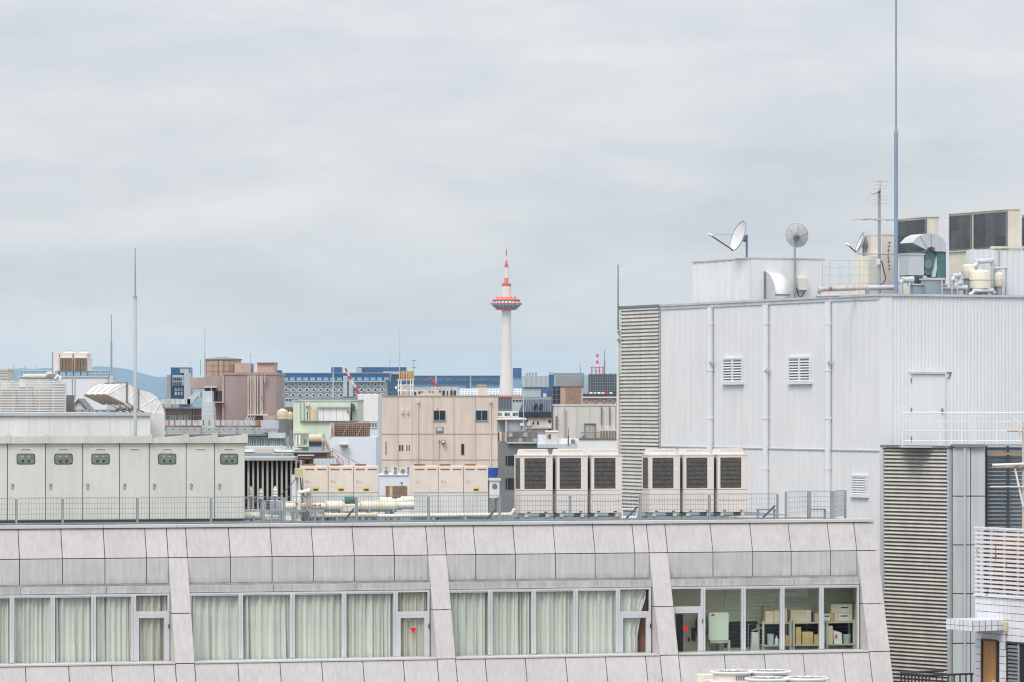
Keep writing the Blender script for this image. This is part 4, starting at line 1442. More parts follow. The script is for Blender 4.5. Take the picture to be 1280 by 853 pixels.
x1232 = WF.pu(1232, 124.06)
foot = [to_ax(p) for p in ((p0[0], p0[1] + .02), (p1[0], p1[1]), (p1[0] + .6, 129.0), (15.9, 129.3), (15.9, 125.2), (x1232, 125.2), (x1232, 124.06), (p0[0] + .05, 124.06))]
MB().prism(foot, 'z', 0, ZA - .04).build('core_wall', 'greybld', an)
src = None
npit = .114
for k in range(75):
    z = ZA - .12 - k * npit
    if src is None:
        src = MB().prism([(-.11, z - .03), (-.125, z - .015), (-.105, z + .022), (-.02, z + .066), (-.005, z + .05)], 'y', .03, ax_len - .02).build('louvre_slat', 'slat', an)
    else:
        inst(src, an, (0, 0, -k * npit))
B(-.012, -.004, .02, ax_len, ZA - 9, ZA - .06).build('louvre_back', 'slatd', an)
for yy in (0.0, ax_len - .05):
    B(-.15, .02, yy, yy + .05, ZA - 9, ZA - .06).build('louvre_jamb', 'galv_l', an)
B(-.18, .1, -.03, ax_len + .05, ZA - .05, ZA + .03).build('louvre_cap', 'galv_d', an)
# grey panels (parallel to the street front), as a thing of their own root axes
gp_ = thing('stair_tower', 'grey panelled stair tower between the louvred annex and white slatted balcony', 'building', (WF.pu(1210, 124), 124, 0), WF)
zj = [ZA + .0] + [WF.pz(py, 0, 123.9) for py in (620.5, 681.5, 742.5, 804.5, 866)]
cols = [1191, 1201, 1216.5, 1219, 1231.5]
for c0, c1 in ((1191, 1213), (1213.3, 1231.5)):
    for za, zb in zip(zj, zj[1:]):
        yy = 123.88 if c0 == 1191 else 123.92
        B(WF.pu(c0, yy) + .006, WF.pu(c1, yy) - .006, yy, yy + .1, zb + .015, za - .015).build('wall_panel', 'panelgrey', gp_, bevel=.005)
B(WF.pu(1191, 124), WF.pu(1232, 124), 123.94, 124.05, 0, ZA - .02).build('backing', 'joint', gp_)
B(WF.pu(1190.5, 123.8), WF.pu(1232, 123.8), 123.78, 124.3, ZA, ZA + .07).build('cap', 'galv_d', gp_)
MB().bar((WF.pu(1206, 123.8), 123.8, 5), (WF.pu(1206, 123.8), 123.8, ZA - .05), .03, 8).build('downpipe', 'panelgrey', gp_)
# open louvre frame on the far right
fl = thing('louvre_screen', 'open grey louvre screen with dark posts beside the stair tower', 'louvre screen', (WF.pu(1258, 124.2), 124.2, 0), WF)
xa, xb = WF.pu(1233, 124.2), WF.pu(1290, 124.2)
src = None
for k in range(64):
    z = ZA - .16 - k * .118
    if src is None:
        src = MB().prism([(124.20, z - .02), (124.19, z - .01), (124.30, z + .045), (124.31, z + .035)], 'x', xa, xb).build('slat', 'galv', fl)
    else:
        inst(src, fl, (0, 0, -k * .118))
for px in (1233, 1260, 1287):
    x = WF.pu(px, 124.1)
    B(x - .03, x + .03, 124.10, 124.19, 0, ZA + .02).build('post', 'darkmetal', fl)
B(xa, xb, 124.09, 124.33, ZA + .021, ZA + .07).build('top_rail', 'galv', fl)
B(xa, xb, 124.6, 124.65, 0, ZA - .05).build('back_sheet', 'panelgrey', fl)
for py in (566,):
    B(xa, xb, 124.07, 124.1, WF.pz(py + 3, 0, 124), WF.pz(py, 0, 124)).build('cable_tray', 'brown', fl)
# terrace railing
rl = thing('terrace_railing', 'thin white pipe railing along the terrace before the numbered door', 'railing', (WF.pu(1200, 125), 125, ZA), WF)
RYY = 125.0
rx = lambda px: WF.pu(px, RYY)
rzz = lambda py: WF.pz(py, 0, RYY)
for px in (1128, 1175, 1189, 1202, 1214, 1218, 1246, 1285):
    MB().bar((rx(px), RYY, ZA), (rx(px), RYY, rzz(516)), .022, 6).build('post', 'plate', rl)
for py in (516, 527, 539, 551):
    MB().bar((rx(1128), RYY, rzz(py)), (rx(1290), RYY, rzz(py)), .024 if py == 516 else .014, 6).build('rail', 'plate', rl)
# slab carrying the terrace from annex to wall
B(WF.pu(1127, 124.6), WF.pu(1290, 126), 124.4, 129.5, ZA - .04, ZA).build('terrace_slab', 'greybld', gp_)
# ---- aerial bracket pole in front (far right)
pp = thing('bracket_pole', 'rusty pole with cross arms and a diagonal stay beside the louvre screen', 'pole', (WF.pu(1279, 118), 118, 0), WF)
px_ = lambda p: WF.pu(p, 118)
pz_ = lambda p: WF.pz(p, 0, 118)
MB().bar((px_(1280), 118, 0), (px_(1280), 118, pz_(527)), .055, 8).build('pole', 'rustpipe', pp)
MB().bar((px_(1259), 118, pz_(538.5)), (px_(1290), 118, pz_(539)), .035, 6).build('arm', 'rustpipe', pp)
MB().bar((px_(1240), 117.9, pz_(582)), (px_(1290), 117.9, pz_(580)), .045, 8).build('arm', 'hvac', pp)
MB().bar((px_(1244), 117.9, pz_(584.5)), (px_(1290), 117.9, pz_(582.5)), .03, 6).build('arm', 'rustpipe', pp)
MB().bar((px_(1237), 117.9, pz_(608.5)), (px_(1290), 117.9, pz_(608.5)), .022, 6).build('arm', 'hvac', pp)
MB().bar((px_(1268), 117.95, pz_(584)), (px_(1279), 117.95, pz_(634)), .03, 6).build('stay', 'plate', pp)
MB().bar((px_(1263), 117.95, pz_(521)), (px_(1282), 117.95, pz_(536)), .018, 6).build('stay', 'plate', pp)
MB().box(px_(1273), px_(1276), 117.9, 118.0, pz_(545), pz_(539)).build('clamp', 'galv_l', pp)

# ---- tiled building, lower right
TB = Fr(((1219 - CX) / F * 112.0, 112.0), 28)   # x = 0 plane is the tiled wall, running back along +y
TX = lambda px: TB.pv(px, 0.0)                  # y on the wall (negative towards the right, nearer)
ty1, ty0 = 0.0, TX(1292)
tw = thing('tiled_building', 'white tiled building with an orange door under a tiled canopy', 'building', (1, ty0 / 2, 0), TB)
zr = TB.pz(745, 0, 0)
B(.02, 3, ty0, ty1, 0, zr).build('core_wall', 'grout', tw)
dy0, dy1 = TX(1246.5), TX(1229)
dz1 = TB.pz(801.5, 0, (dy0 + dy1) / 2)
vy0 = ty0
vy1 = TX(1260.5)
vz1 = TB.pz(804, 0, vy1)
TP_Y, TP_Z = .192, .194
src = None
ztile = zr - .02
nt_ = 0
rows = int(3.2 / TP_Z)
colsn = int((ty1 - ty0) / TP_Y)
for r in range(rows):
    z1 = ztile - r * TP_Z
    z0 = z1 - TP_Z + .014
    for c in range(colsn):
        b1 = ty1 - .004 - c * TP_Y
        a1 = b1 - TP_Y + .012
        mid, mz = (a1 + b1) / 2, (z0 + z1) / 2
        if (dy0 - .05 < mid < dy1 + .05 and mz < dz1 + .06) or (mid < vy1 + .05 and mz < vz1 + .06):
            continue
        if src is None:
            src = MB().box(-.012, .02, a1, b1, z0, z1).build('tile', 'tile', tw)
            s_b = (b1, z1)
        else:
            inst(src, tw, (0, b1 - s_b[0], z1 - s_b[1]))
        nt_ += 1
od = B(-.01, .03, dy0, dy1, TB.pz(900, 0, 0), dz1).build('door', 'orange_door', tw)
MB().box(-.05, .02, dy0 - .05, dy0, TB.pz(900, 0, 0), dz1).box(-.05, .02, dy1, dy1 + .05, TB.pz(900, 0, 0), dz1).box(-.05, .02, dy0 - .05, dy1 + .05, dz1 + .001, dz1 + .05).build('door_frame', 'darkmetal', od)
MB().bar((-.08, dy0 + .1, TB.pz(850, 0, 0)), (-.01, dy0 + .1, TB.pz(850, 0, 0)), .045, 10).build('door_knob', 'galv_l', od, smooth=True)
sv = B(-.01, .03, vy0, vy1, TB.pz(900, 0, 0), vz1).build('shutter_window', 'black', tw)
MB().box(-.05, .02, vy0, vy1 + .04, vz1, vz1 + .05).box(-.05, .02, vy1, vy1 + .04, TB.pz(900, 0, 0), vz1 - .001).build('frame', 'darkmetal', sv)
vm = TX(1274)
for k in range(14):
    z = vz1 - .1 - k * .1
    MB().prism([(-.045, z - .02), (-.045, z), (-.012, z + .05), (-.012, z + .03)], 'y', vm, vy1 - .02).build('shutter_louvre', 'galv_d', sv)
MB().box(-.05, -.005, vm - .05, vm, TB.pz(900, 0, 0), vz1 - .002).build('mullion', 'galv', sv)
# canopy with edge tiles
cy0, cy1 = TX(1253) - .02, TX(1253) - .02
zc1 = TB.pz(775, 0, -.3)
cA = TB.pv(1216, -1.0)
cB = TB.pv(1183, -1.0)
zc1 = TB.pz(776.5, -1.0, cA)
zc0 = zc1 - .27
cn = MB().box(-1.0, .02, cA, cB, zc0, zc1).build('canopy', 'grout', tw)
nA = max(3, round((cB - cA) / .2))
for k in range(nA):
    a = cA + (cB - cA) * k / nA
    for (za, zb) in ((zc0 + .135, zc1), (zc0, zc0 + .122)):
        MB().box(-1.014, -1.0, a + .013, a + (cB - cA) / nA - .013, za, zb).build('tile', 'tile', cn)
for k in range(5):
    a = -1.0 + k * .2
    for (za, zb) in ((zc0 + .135, zc1), (zc0, zc0 + .122)):
        MB().box(a + .013, a + .187, cA - .014, cA, za, zb).build('tile', 'tile', cn)
for k in range(nA):
    a = cA + (cB - cA) * k / nA
    for j in range(5):
        MB().box(-1.0 + j * .2 + .012, -1.0 + j * .2 + .188, a + .012, a + (cB - cA) / nA - .012, zc1, zc1 + .01).build('tile', 'tile', cn)
# wall lamp with cable
lp = thing('wall_lamp', 'yellowed bulkhead lamp on the white tiled wall beside the canopy', 'lamp', (-.05, TX(1259), TB.pz(788, 0, 0)), TB)
yl_, zl_ = TX(1259), TB.pz(781, 0, -.3)
MB().box(-.10, -.012, yl_ - .07, yl_ + .05, zl_ - .13, zl_ + .14).build('lens', 'tankc', lp, bevel=.02)
MB().box(-.09, -.012, yl_ - .06, yl_ + .04, zl_ - .18, zl_ - .131).build('base', 'rustpipe', lp)
MB().tube([(-.03, yl_, zl_ - .18), (-.04, yl_ + .02, zl_ - .35), (-.03, yl_ + .05, zl_ - .6)], .014, 6).build('cable', 'rustpipe', lp)
# white slatted balcony screen on the parapet
bs = thing('balcony_screen', 'white slatted balcony screen with rust showing behind on the tiled building', 'balcony screen', (0, ty0 / 2, zr), TB)
zt_ = TB.pz(658.5, 0, 0)
nS = 16
src = None
yA, yB = ty0, ty1 - .03
step = (zt_ - .1 - zr) / (nS - 1)
for k in range(nS):
    z = zr + .05 + k * step
    if src is None:
        src = MB().box(-.04, -.01, yA, yB, z - .035, z + .035).build('slat', 'slatwhite', bs)
    else:
        inst(src, bs, (0, 0, k * step))
MB().box(-.05, .05, yA, yB + .02, zt_ - .045, zt_).build('top_rail', 'slatwhite', bs)
MB().box(-.06, .08, yA, yB + .03, zr, zr + .06).build('bottom_rail', 'slatwhite', bs)
k = 0
y = yB - .05
while y > yA:
    MB().box(.0, .05, y - .05, y, zr, zt_ - .045).build('post', 'rusty' if k % 2 else 'slatwhite', bs)
    y -= .31
    k += 1
MB().box(.4, .45, yA, yB - .1, zr + .1, zt_ - .15).build('rear_panel', 'rusty', bs)
# dark landing rail at the foot of the orange door
dk = thing('landing_railing', 'black metal landing railing at the foot of the orange door', 'railing', (-.9, TX(1222), 0), TB)
zk = TB.pz(843.5, -1.3, .2)
MB().bar((-1.5, 1.35, zk), (-1.5, -.05, zk), .03, 6).bar((-1.5, -.05, zk), (-.1, -.05, zk), .03, 6).bar((-1.5, 1.35, zk), (-.1, 1.35, zk), .03, 6).build('top_rail', 'darkmetal', dk)
for q in range(9):
    MB().box(-1.52, -1.48, -.05 + q * .17, -.02 + q * .17, zk - 1.0, zk).build('baluster', 'darkmetal', dk)
for q in range(7):
    MB().box(-1.3 + q * .19, -1.27 + q * .19, -.065, -.035, zk - 1.0, zk).build('baluster', 'darkmetal', dk)
B(-1.6, -.02, -.15, 1.5, 0, zk - 1.0).build('landing', 'greybld', dk)

# ================================================================== white building's roof
RD = WZ - .02


def wp(px, py, x=None, y=None):
    if y is not None:
        u = WB.pu(px, y)
        return (u, y, WB.pz(py, u, y))
    v = WB.pv(px, x)
    return (x, v, WB.pz(py, x, v))


# stair house: front corner at px 938
SX = 0.9
sy = WB.pv(938, SX)
sy2 = WB.pv(866, SX)
sx2 = WB.pu(1030, sy)
zst = WB.pz(323.5, SX, sy)
sx3 = WB.pu(1020.5, sy)
st = thing('stair_house', 'white metal clad stair house with a curved vent hood on the roof', 'roof house', ((SX + sx2) / 2, sy, RD), WB)
B(SX + .03, sx3 - .05, sy + .03, sy2 - .03, RD, zst - .05).build('core_wall', 'whitewall', st)
c = corrug(sy, sy2, SX, RD, zst, .5, .012, 'y')
c.build('side_sheet', 'whitewall', st)
MB().prism([(SX, RD), (sx3, RD), (sx2, zst - .1), (sx2, zst), (SX, zst)], 'y', sy - .03, sy + .03).build('front_sheet', 'whitewall', st)
MB().prism([(SX - .03, zst), (sx2 + .03, zst), (sx2 + .03, zst + .04), (SX - .03, zst + .04)], 'y', sy - .05, sy2 + .05).build('roof_cap', 'galv_l', st)


def hood(root, x0, x1, y0, depth, z0, z1, m, name='vent_hood', n=10):
    """curved sheet hood against a wall at y0, bulging to the front"""
    pts = [(y0, z0), (y0 - depth, z0)] + [(y0 - depth * cos(a), z1 - (z1 - z0) * .75 + (z1 - z0) * .75 * sin(a)) for a in [pi / 2 * i / n for i in range(n + 1)]]
    b = MB().prism(pts, 'x', x0, x1)
    return b.build(name, m, root)


hx0 = WB.pu(956, sy)
hx1 = hx0 + .56
hz1 = WB.pz(341, hx0, sy)
hood(st, hx0 + .012, hx1 - .012, sy - .031, .72, RD, hz1, 'plate').data.shade_smooth()
hood(st, hx0, hx0 + .011, sy - .031, .735, RD, hz1 + .012, 'galv_l', 'hood_cheek')
hood(st, hx1 - .011, hx1, sy - .031, .735, RD, hz1 + .012, 'galv_l', 'hood_cheek')
MB().box(hx0 - .05, hx0 - .001, sy - .08, sy - .031, RD, hz1 + .04).build('hood_flange', 'galv_d', st)
MB().box(hx0 - .004, hx1 + .004, sy - .775, sy - .74, RD + .30, RD + .33).build('hood_band', 'galv_d', st)
bx0, bx1 = WB.pu(999, sy - .2), WB.pu(1009.5, sy - .2)
bq = MB().box(bx0, bx1, sy - .2, sy - .03, WB.pz(363, bx0, sy), WB.pz(347.5, bx0, sy)).build('switch_box', 'ivory', st, bevel=.01)
MB().tube([(bx0 - .05, sy - .1, WB.pz(360, bx0, sy)), (bx0 + .02, sy - .1, WB.pz(369, bx0, sy)), (bx0 + .12, sy - .1, WB.pz(372, bx0, sy)), (bx1 - .02, sy - .1, WB.pz(363, bx0, sy))], .018, 6).build('cable', 'darkmetal', bq)


# satellite dishes
def dish(label, px, py, y, r, facing, tiltv, pole_px, pole_py0, base_z, arm=None, oval=1.0):
    """dish: shallow bowl, rim, mount, feed arm, mast. facing = angle of its axis in plan (deg, 0 = +x of the picture), tiltv = elevation"""
    c = Vector((WF.pu(px, y), y, WF.pz(py, 0, y)))
    bx = WF.pu(pole_px, y)
    t = thing('satellite_dish', label, 'satellite dish', (bx, y, base_z), WF, 'satellite dishes on the white building')
    f, e = radians(facing), radians(tiltv)
    ax = Vector((cos(f) * cos(e), sin(f) * cos(e), sin(e)))
    s1 = ax.cross(Vector((0, 0, 1))).normalized()
    s2 = s1.cross(ax).normalized()
    b = MB()
    n, rings = 28, 5
    for side in (0, 1):
        for j in range(rings + 1):
            q = j / rings
            for i in range(n):
                a = 2 * pi * i / n
                b.v.append(tuple(c + (s1 * cos(a) + s2 * sin(a) * oval) * r * q + ax * (.24 * r * q * q - .12 * r - side * .02)))
    for side in (0, 1):
        o_ = side * (rings + 1) * n
        for j in range(rings):
            for i in range(n):
                b.f.append((o_ + j * n + i, o_ + j * n + (i + 1) % n, o_ + (j + 1) * n + (i + 1) % n, o_ + (j + 1) * n + i))
    o_ = (rings + 1) * n
    for i in range(n):
        b.f.append((rings * n + i, rings * n + (i + 1) % n, o_ + rings * n + (i + 1) % n, o_ + rings * n + i))
    b.build('reflector', 'dishglass', t, smooth=True)
    rim = [tuple(c + (s1 * cos(2 * pi * i / n) + s2 * sin(2 * pi * i / n) * oval) * r + ax * (.12 * r)) for i in range(n + 1)]
    MB().tube(rim, .012, 6).build('rim', 'galv_d', t)
    rb = MB()
    for k in range(6):
        a = 2 * pi * k / 6 + .3
        pth = [tuple(c + (s1 * cos(a) + s2 * sin(a) * oval) * r * q + ax * (.24 * r * q * q - .12 * r - .035)) for q in (.1, .4, .7, .98)]
        rb.tube(pth, .008, 4)
    rb.build('back_ribs', 'galv_l', t)
    bk_ = c - ax * (.12 * r + .1)
    top = Vector((bx, y, bk_.z))
    MB().bar(bk_ + ax * .09, bk_ - ax * .08, .11, 8).bar(bk_, top, .05, 6).build('mount', 'galv_d', t)
    MB().bar((bx, y, base_z), (bx, y, bk_.z + .12), .04, 8).build('mast', 'bluemast' if arm else 'galv', t)
    if arm:
        low = c - s2 * r * oval * .98 + ax * .1 * r
        ft = c + ax * arm - s2 * r * .62
        MB().bar(low, ft, .022, 6).build('feed_arm', 'darkmetal', t)
        MB().bar(ft - ax * .1, ft + ax * .06, .045, 8).build('feed_horn', 'plate', t)
        MB().bar(c + s2 * r * .1 + s1 * 0 + ax * .1, ft, .008, 4).build('stay_wire', 'galv', t)
    return t


dish('pale satellite dish on the stair house turned sideways with a long feed arm', 924.5, 296, 140.5, .53, 200, 20, 933.5, 278, zst + .04, arm=1.05)
dish('round satellite dish seen from behind on a mast by the stair house', 996, 295, WB.w(WB.pu(995, sy - .15), sy - .15, 0)[1], .375, 82, 24, 993.5, 278, RD, oval=1.15)
dish('small tilted satellite dish beside the television aerial mast', 1076, 304, 134.2, .34, 186, 22, 1080.5, 290, RD, arm=.4)
# roof railing (thin white) between stair house and plant
rr2 = thing('roof_railing', 'thin white roof railing between the stair house and the aerial mast', 'railing', (WB.pu(1060, 2.2), 2.2, RD), WB)
for px in (1028, 1037, 1050, 1062, 1074, 1085, 1095):
    u = WB.pu(px, 2.2)
    MB().bar((u, 2.2, RD), (u, 2.2, WB.pz(325, u, 2.2)), .009, 6).build('post', 'galv_l', rr2)
for py in (325.5, 334, 344, 354):
    a, b = WB.pu(1024, 2.2), WB.pu(1096, 2.2)
    MB().bar((a, 2.2, WB.pz(py, a, 2.2)), (b, 2.2, WB.pz(py, b, 2.2)), .009, 6).build('rail', 'galv_l', rr2)
# pipes lying along the parapet
def wpipe(pts, r, m, lab, name='pipe'):
    P = [wp(px, py, y=y) for px, py, y in pts]
    t = thing(name, lab, 'pipe', (P[0][0], P[0][1], RD), WB)
    MB().tube(P, r, 10).build('pipe_run', m, t, smooth=True)
    k = MB()
    for a, b in zip(P, P[1:]):
        a, b = Vector(a), Vector(b)
        d = (b - a).normalized() * .03
        k.bar(a - d, a + d, r * 1.12, 10).bar(b - d, b + d, r * 1.12, 10)
    k.build('joint_band', 'galv_l', t, kind='stuff')
    for q in (P[0], P[-1]):
        MB().box(q[0] - .04, q[0] + .04, q[1] - .06, q[1] + .06, RD, max(RD + .03, q[2] - r * .5)).build('saddle', 'galv', t)
    return t


wpipe([(1024, 362, 1.4), (1084, 360, 1.4)], .075, 'rustpipe', 'long tarnished pipe along the white building parapet')
wpipe([(1084, 360, 1.38), (1122, 359.5, 1.38)], .085, 'galv_l', 'pale lagged pipe between the aerial mast and blue mast')
wpipe([(1022, 370.5, 1.0), (1048, 369.5, 1.0)], .05, 'rustpipe', 'short rusty pipe lying at the stair house foot')
wpipe([(1125, 368, 1.1), (1125, 354, 1.1), (1129, 350, 1.1), (1140, 349.5, 1.1)], .10, 'galv_l', 'silver pipe elbow rising beside the blue mast')
wpipe([(1191, 350, .9), (1193, 345, .9), (1199, 344.5, .9), (1201, 348, .9), (1200, 354, .9), (1193, 357, .9), (1194, 360, .9), (1207, 360, .9)], .085, 'galv_l', 'looping silver pipe left of the cream filter tank')
wpipe([(1213, 369, .7), (1218, 364, .7), (1240, 363.5, .7), (1242, 366, .7)], .07, 'galv_l', 'silver pipe at the foot of the cream filter tank')
wpipe([(1219, 333, 1.3), (1222, 327, 1.3), (1240, 326, 1.3), (1242, 331, 1.3), (1242, 363, 1.3)], .085, 'galv_l', 'silver pipe arching above the cream filter tanks')
wpipe([(1244, 335.5, 1.2), (1258, 335.5, 1.2), (1258, 369, 1.2)], .05, 'galv_l', 'thin silver pipe beside the small cream vessel')
# TV aerial mast
ay_ = 1.7
u = WB.pu(1099, ay_)
t = thing('aerial_mast', 'rusty television aerial mast with yagi arrays', 'aerial', (u, ay_, RD), WB)
zz_ = lambda py: WB.pz(py, u, ay_)
MB().bar((u, ay_, RD), (u, ay_, zz_(238)), .05, 8).build('mast', 'galv', t)
MB().bar((u, ay_, RD), (u, ay_, RD + .1), .14, 8, .06).build('foot', 'galv', t)
S = .0254


def yagi(zb, boom, els, el_len, vert=False, dirx=1):
    bz = zz_(zb)
    b = MB()
    x0_, x1_ = boom
    b.bar((x0_, ay_ - .05, bz), (x1_, ay_ - .05, bz), .014, 5)
    for k in range(els):
        x = x0_ + (x1_ - x0_) * k / (els - 1)
        L_ = el_len * (1 - .25 * k / els)
        if vert:
            b.bar((x, ay_ - .05, bz - L_), (x, ay_ - .05, bz + L_), .008, 4)
        else:
            b.bar((x, ay_ - .05 - L_, bz + .01), (x, ay_ - .05 + L_, bz + .01), .01, 4)
    return b.build('yagi_array', 'rustpipe', t)


yagi(275, (u - .68, u + .98), 5, .7)
yagi(318, (u - .78, u + .5), 14, .16)
b = MB()
for k in range(7):
    z = zz_(227 + 4.6 * k)
    if k != 3:
        b.bar((u - .26, ay_ - .06, z), (u + .26, ay_ - .06, z), .007, 4)
b.bar((u, ay_ - .06, zz_(226)), (u, ay_ - .06, zz_(256)), .012, 4).bar((u - .3, ay_ - .06, zz_(243)), (u + .02, ay_ - .06, zz_(239)), .03, 5)
b.build('uhf_array', 'rustpipe', t)
b = MB()
for k in range(8):
    q = k / 7
    b.bar((u + .32 + .1 * abs(q - .5), ay_ - .08, zz_(303 + q * 34)), (u + .32 + .1 * abs(q - .5), ay_ + .08, zz_(303 + q * 34)), .012, 4)
b.bar((u, ay_, zz_(318)), (u + .4, ay_, zz_(318)), .012, 4).bar((u + .37, ay_, zz_(303)), (u + .32, ay_, zz_(320)), .012, 4).bar((u + .32, ay_, zz_(320)), (u + .37, ay_, zz_(337)), .012, 4)
b.build('corner_reflector', 'darkmetal', t)
MB().tube([(u + .05, ay_ - .06, zz_(326)), (u + .12, ay_ - .08, zz_(338)), (u + .19, ay_ - .08, zz_(348)), (u + .12, ay_ - .08, zz_(354)), (u + .03, ay_ - .06, zz_(356))], .018, 6).build('cable_loop', 'darkmetal', t)
MB().box(u - .12, u - .03, ay_ - .12, ay_ - .02, zz_(331), zz_(324)).build('booster_box', 'plate', t)
# tall blue mast
u = WB.pu(1120, .9)
t = thing('tall_mast', 'very tall slender blue grey mast at the white building corner', 'mast', (u, .9, RD), WB)
zz_ = lambda py: WB.pz(py, u, .9)
MB().bar((u, .9, RD), (u, .9, zz_(166)), .062, 10).build('lower_pole', 'bluemast', t, smooth=True)
MB().bar((u, .9, zz_(166)), (u, .9, zz_(-40)), .032, 8).build('upper_pole', 'bluemast', t, smooth=True)
MB().bar((u, .9, zz_(168)), (u, .9, zz_(163)), .07, 10).bar((u, .9, zz_(183)), (u, .9, zz_(181)), .075, 10).bar((u, .9, RD), (u, .9, RD + .05), .2, 10).build('collar', 'galv', t)


# big cooling units: coil face looks left (plane x = const), cream end wall faces the street
def cooler(label, px_far, px_near, grilles, py0, py1, y_near, side_px):
    x0 = WB.pu(px_near, y_near)
    x1 = WB.pu(side_px, y_near)
    y_far = WB.pv(px_far, x0)
    zt_ = WB.pz(py0, x0, y_near)
    t = thing('cooling_unit', label, 'cooling unit', ((x0 + x1) / 2, (y_near + y_far) / 2, RD), WB, 'big grey grilled cooling units')
    B(x0 + .02, x1, y_near, y_far, RD, zt_).build('casing', 'ivory', t)
    zg0, zg1 = WB.pz(py1, x0, y_near), zt_ - .06
    for g0, g1 in grilles:
        ya, yb = WB.pv(g1, x0), WB.pv(g0, x0)
        f = MB().box(x0 - .03, x0 + .02, ya, yb, zg1 - .03, zg1).box(x0 - .03, x0 + .02, ya, yb, zg0, zg0 + .03).box(x0 - .03, x0 + .02, ya, ya + .05, zg0 + .03, zg1 - .03).box(x0 - .03, x0 + .02, yb - .05, yb, zg0 + .03, zg1 - .03)
        f = f.build('grille_frame', 'galv_d', t)
        nc = 4 if yb - ya > 2.2 else 3
        for i in range(nc):
            zs_ = zg0 + (zg1 - zg0) * (.42 + .13 * ((i * 7) % 3 - 1))
            p, q = ya + .05 + (yb - ya - .1) * i / nc, ya + .05 + (yb - ya - .1) * (i + 1) / nc
            for za, zb in ((zg0 + .03, zs_), (zs_ + .012, zg1 - .03)):
                MB().box(x0 - .012, x0 + .019, p + .006, q - .006, za, zb).build('coil_panel', 'coil_blue', f)
        ln = MB()
        z = zg0 + .05
        while z < zg1 - .03:
            ln.box(x0 - .02, x0 - .0125, ya + .05, yb - .05, z, z + .008)
            z += .055
        ln.build('guard_wires', 'galv_d', f, kind='stuff')
    B(x0 - .03, x1 + .03, y_near - .03, y_far + .05, zt_, zt_ + .05).build('top_cap', 'ivory', t)
    B(x0 - .04, x0 + .019, y_near, y_far, zg0 - .06, zg0 - .03).build('ledge', 'ivory', t)
    return t


cooler('big cooling unit behind the bent exhaust duct', 1120, 1158.5, [(1121, 1158)], 271.5, 316, 3.4, 1174)
cooler('big double grilled cooling unit above the cream filter tanks', 1185.5, 1259.5, [(1187, 1214.5), (1217.5, 1259)], 262, 308.5, 2.1, 1275)
cooler('big cooling unit partly cut off beyond the double grilled one', 1277, 1300, [(1278, 1298)], 268, 306, 2.6, 1312)
# cream small shed behind the aerial
u0, u1 = WB.pu(1087, 2.9), WB.pu(1118, 2.9)
t = thing('plant_cabinet', 'cream plant cabinet behind the television aerial mast', 'cabinet', ((u0 + u1) / 2, 2.9, RD), WB)
B(WB.pu(1102, 2.9), u1, 2.9, 4.2, RD, WB.pz(294, u1, 2.9)).build('tall_body', 'hvac', t)
B(u0, WB.pu(1101.6, 2.9), 2.95, 3.9, RD, WB.pz(320, u1, 2.9)).build('low_body', 'ivory', t)
B(WB.pu(1101.6, 2.9), u1 + .02, 2.88, 4.22, WB.pz(294, u1, 2.9), WB.pz(294, u1, 2.9) + .03).build('lid', 'hvac', t)
# white low wall on the right
u0 = WB.pu(1212, 1.75)
lw = thing('roof_screen_wall', 'white corrugated low screen wall behind the filter tanks', 'wall', (u0 + 1, 1.8, RD), WB)
corrug(u0, u0 + 2.8, 1.75, RD, WB.pz(312, u0, 1.75), .2, .02).build('sheet', 'whitewall2', lw)
B(u0, u0 + 2.8, 1.80, 1.95, RD, WB.pz(313, u0, 1.75)).build('backing', 'whitewall2', lw)
B(WB.pu(1248, 1.74), WB.pu(1249.5, 1.74), 1.72, 1.75, RD, WB.pz(311, u0, 1.75)).build('joint_strip', 'fargrey', lw)
B(u0 + .9, u0 + 2.8, 1.72, 1.98, WB.pz(310, u0, 1.75), WB.pz(307.5, u0, 1.75)).build('cap', 'ivory', lw)
# exhaust duct elbow, blower and plenum
ey = 1.2
E = lambda px, py: (WB.pu(px, ey), WB.pz(py, WB.pu(px, ey), ey))
t = thing('exhaust_duct', 'bent grey sheet metal exhaust duct with a downturned mouth', 'duct', (WB.pu(1170, ey), ey + .3, RD), WB)
outer = [E(1183.5, 314.5), E(1183, 305), E(1179, 298.5), E(1172, 294), E(1164, 292), E(1155, 292.5), E(1147, 296), E(1140, 303.5)]
inner = [E(1157, 313.5), E(1154, 311), E(1159, 306.5)][::-1]
inner2 = [E(1159.5, 314.5), E(1160, 311), E(1163, 309), E(1167, 309), E(1169, 311), E(1169.5, 314.5)]
elbow = outer + [E(1158, 312.5), E(1161, 309.5), E(1165, 308.5), E(1168.5, 310), E(1169.5, 314.5)]
MB().prism(elbow, 'y', ey, ey + .8).build('elbow', 'galv_l', t)
sm_ = MB()
for (p, q) in ((E(1150, 295), E(1159, 311)), (E(1164, 292.2), E(1164.3, 308.5))):
    sm_.bar((p[0], ey - .004, p[1]), (q[0], ey - .004, q[1]), .014, 4)
sm_.build('seam_rib', 'galv', t)
m0, m1 = E(1140.5, 303.8), E(1157, 312.8)
MB().add([(m0[0], ey + .02, m0[1] - .006), (m1[0], ey + .02, m1[1] - .006), (m1[0], ey + .78, m1[1] - .006), (m0[0], ey + .78, m0[1] - .006)], [(0, 1, 2, 3)]).build('mouth_mesh', 'galv_d', t)
t2 = thing('blower', 'teal green centrifugal blower with a round scroll under the bent duct', 'blower', (WB.pu(1170, ey), ey + .3, RD), WB)
zb0, zb1 = E(1170, 346.5)[1], E(1170, 314.7)[1]
cxb = WB.pu(1165.5, ey)
czb = (zb0 + zb1) / 2
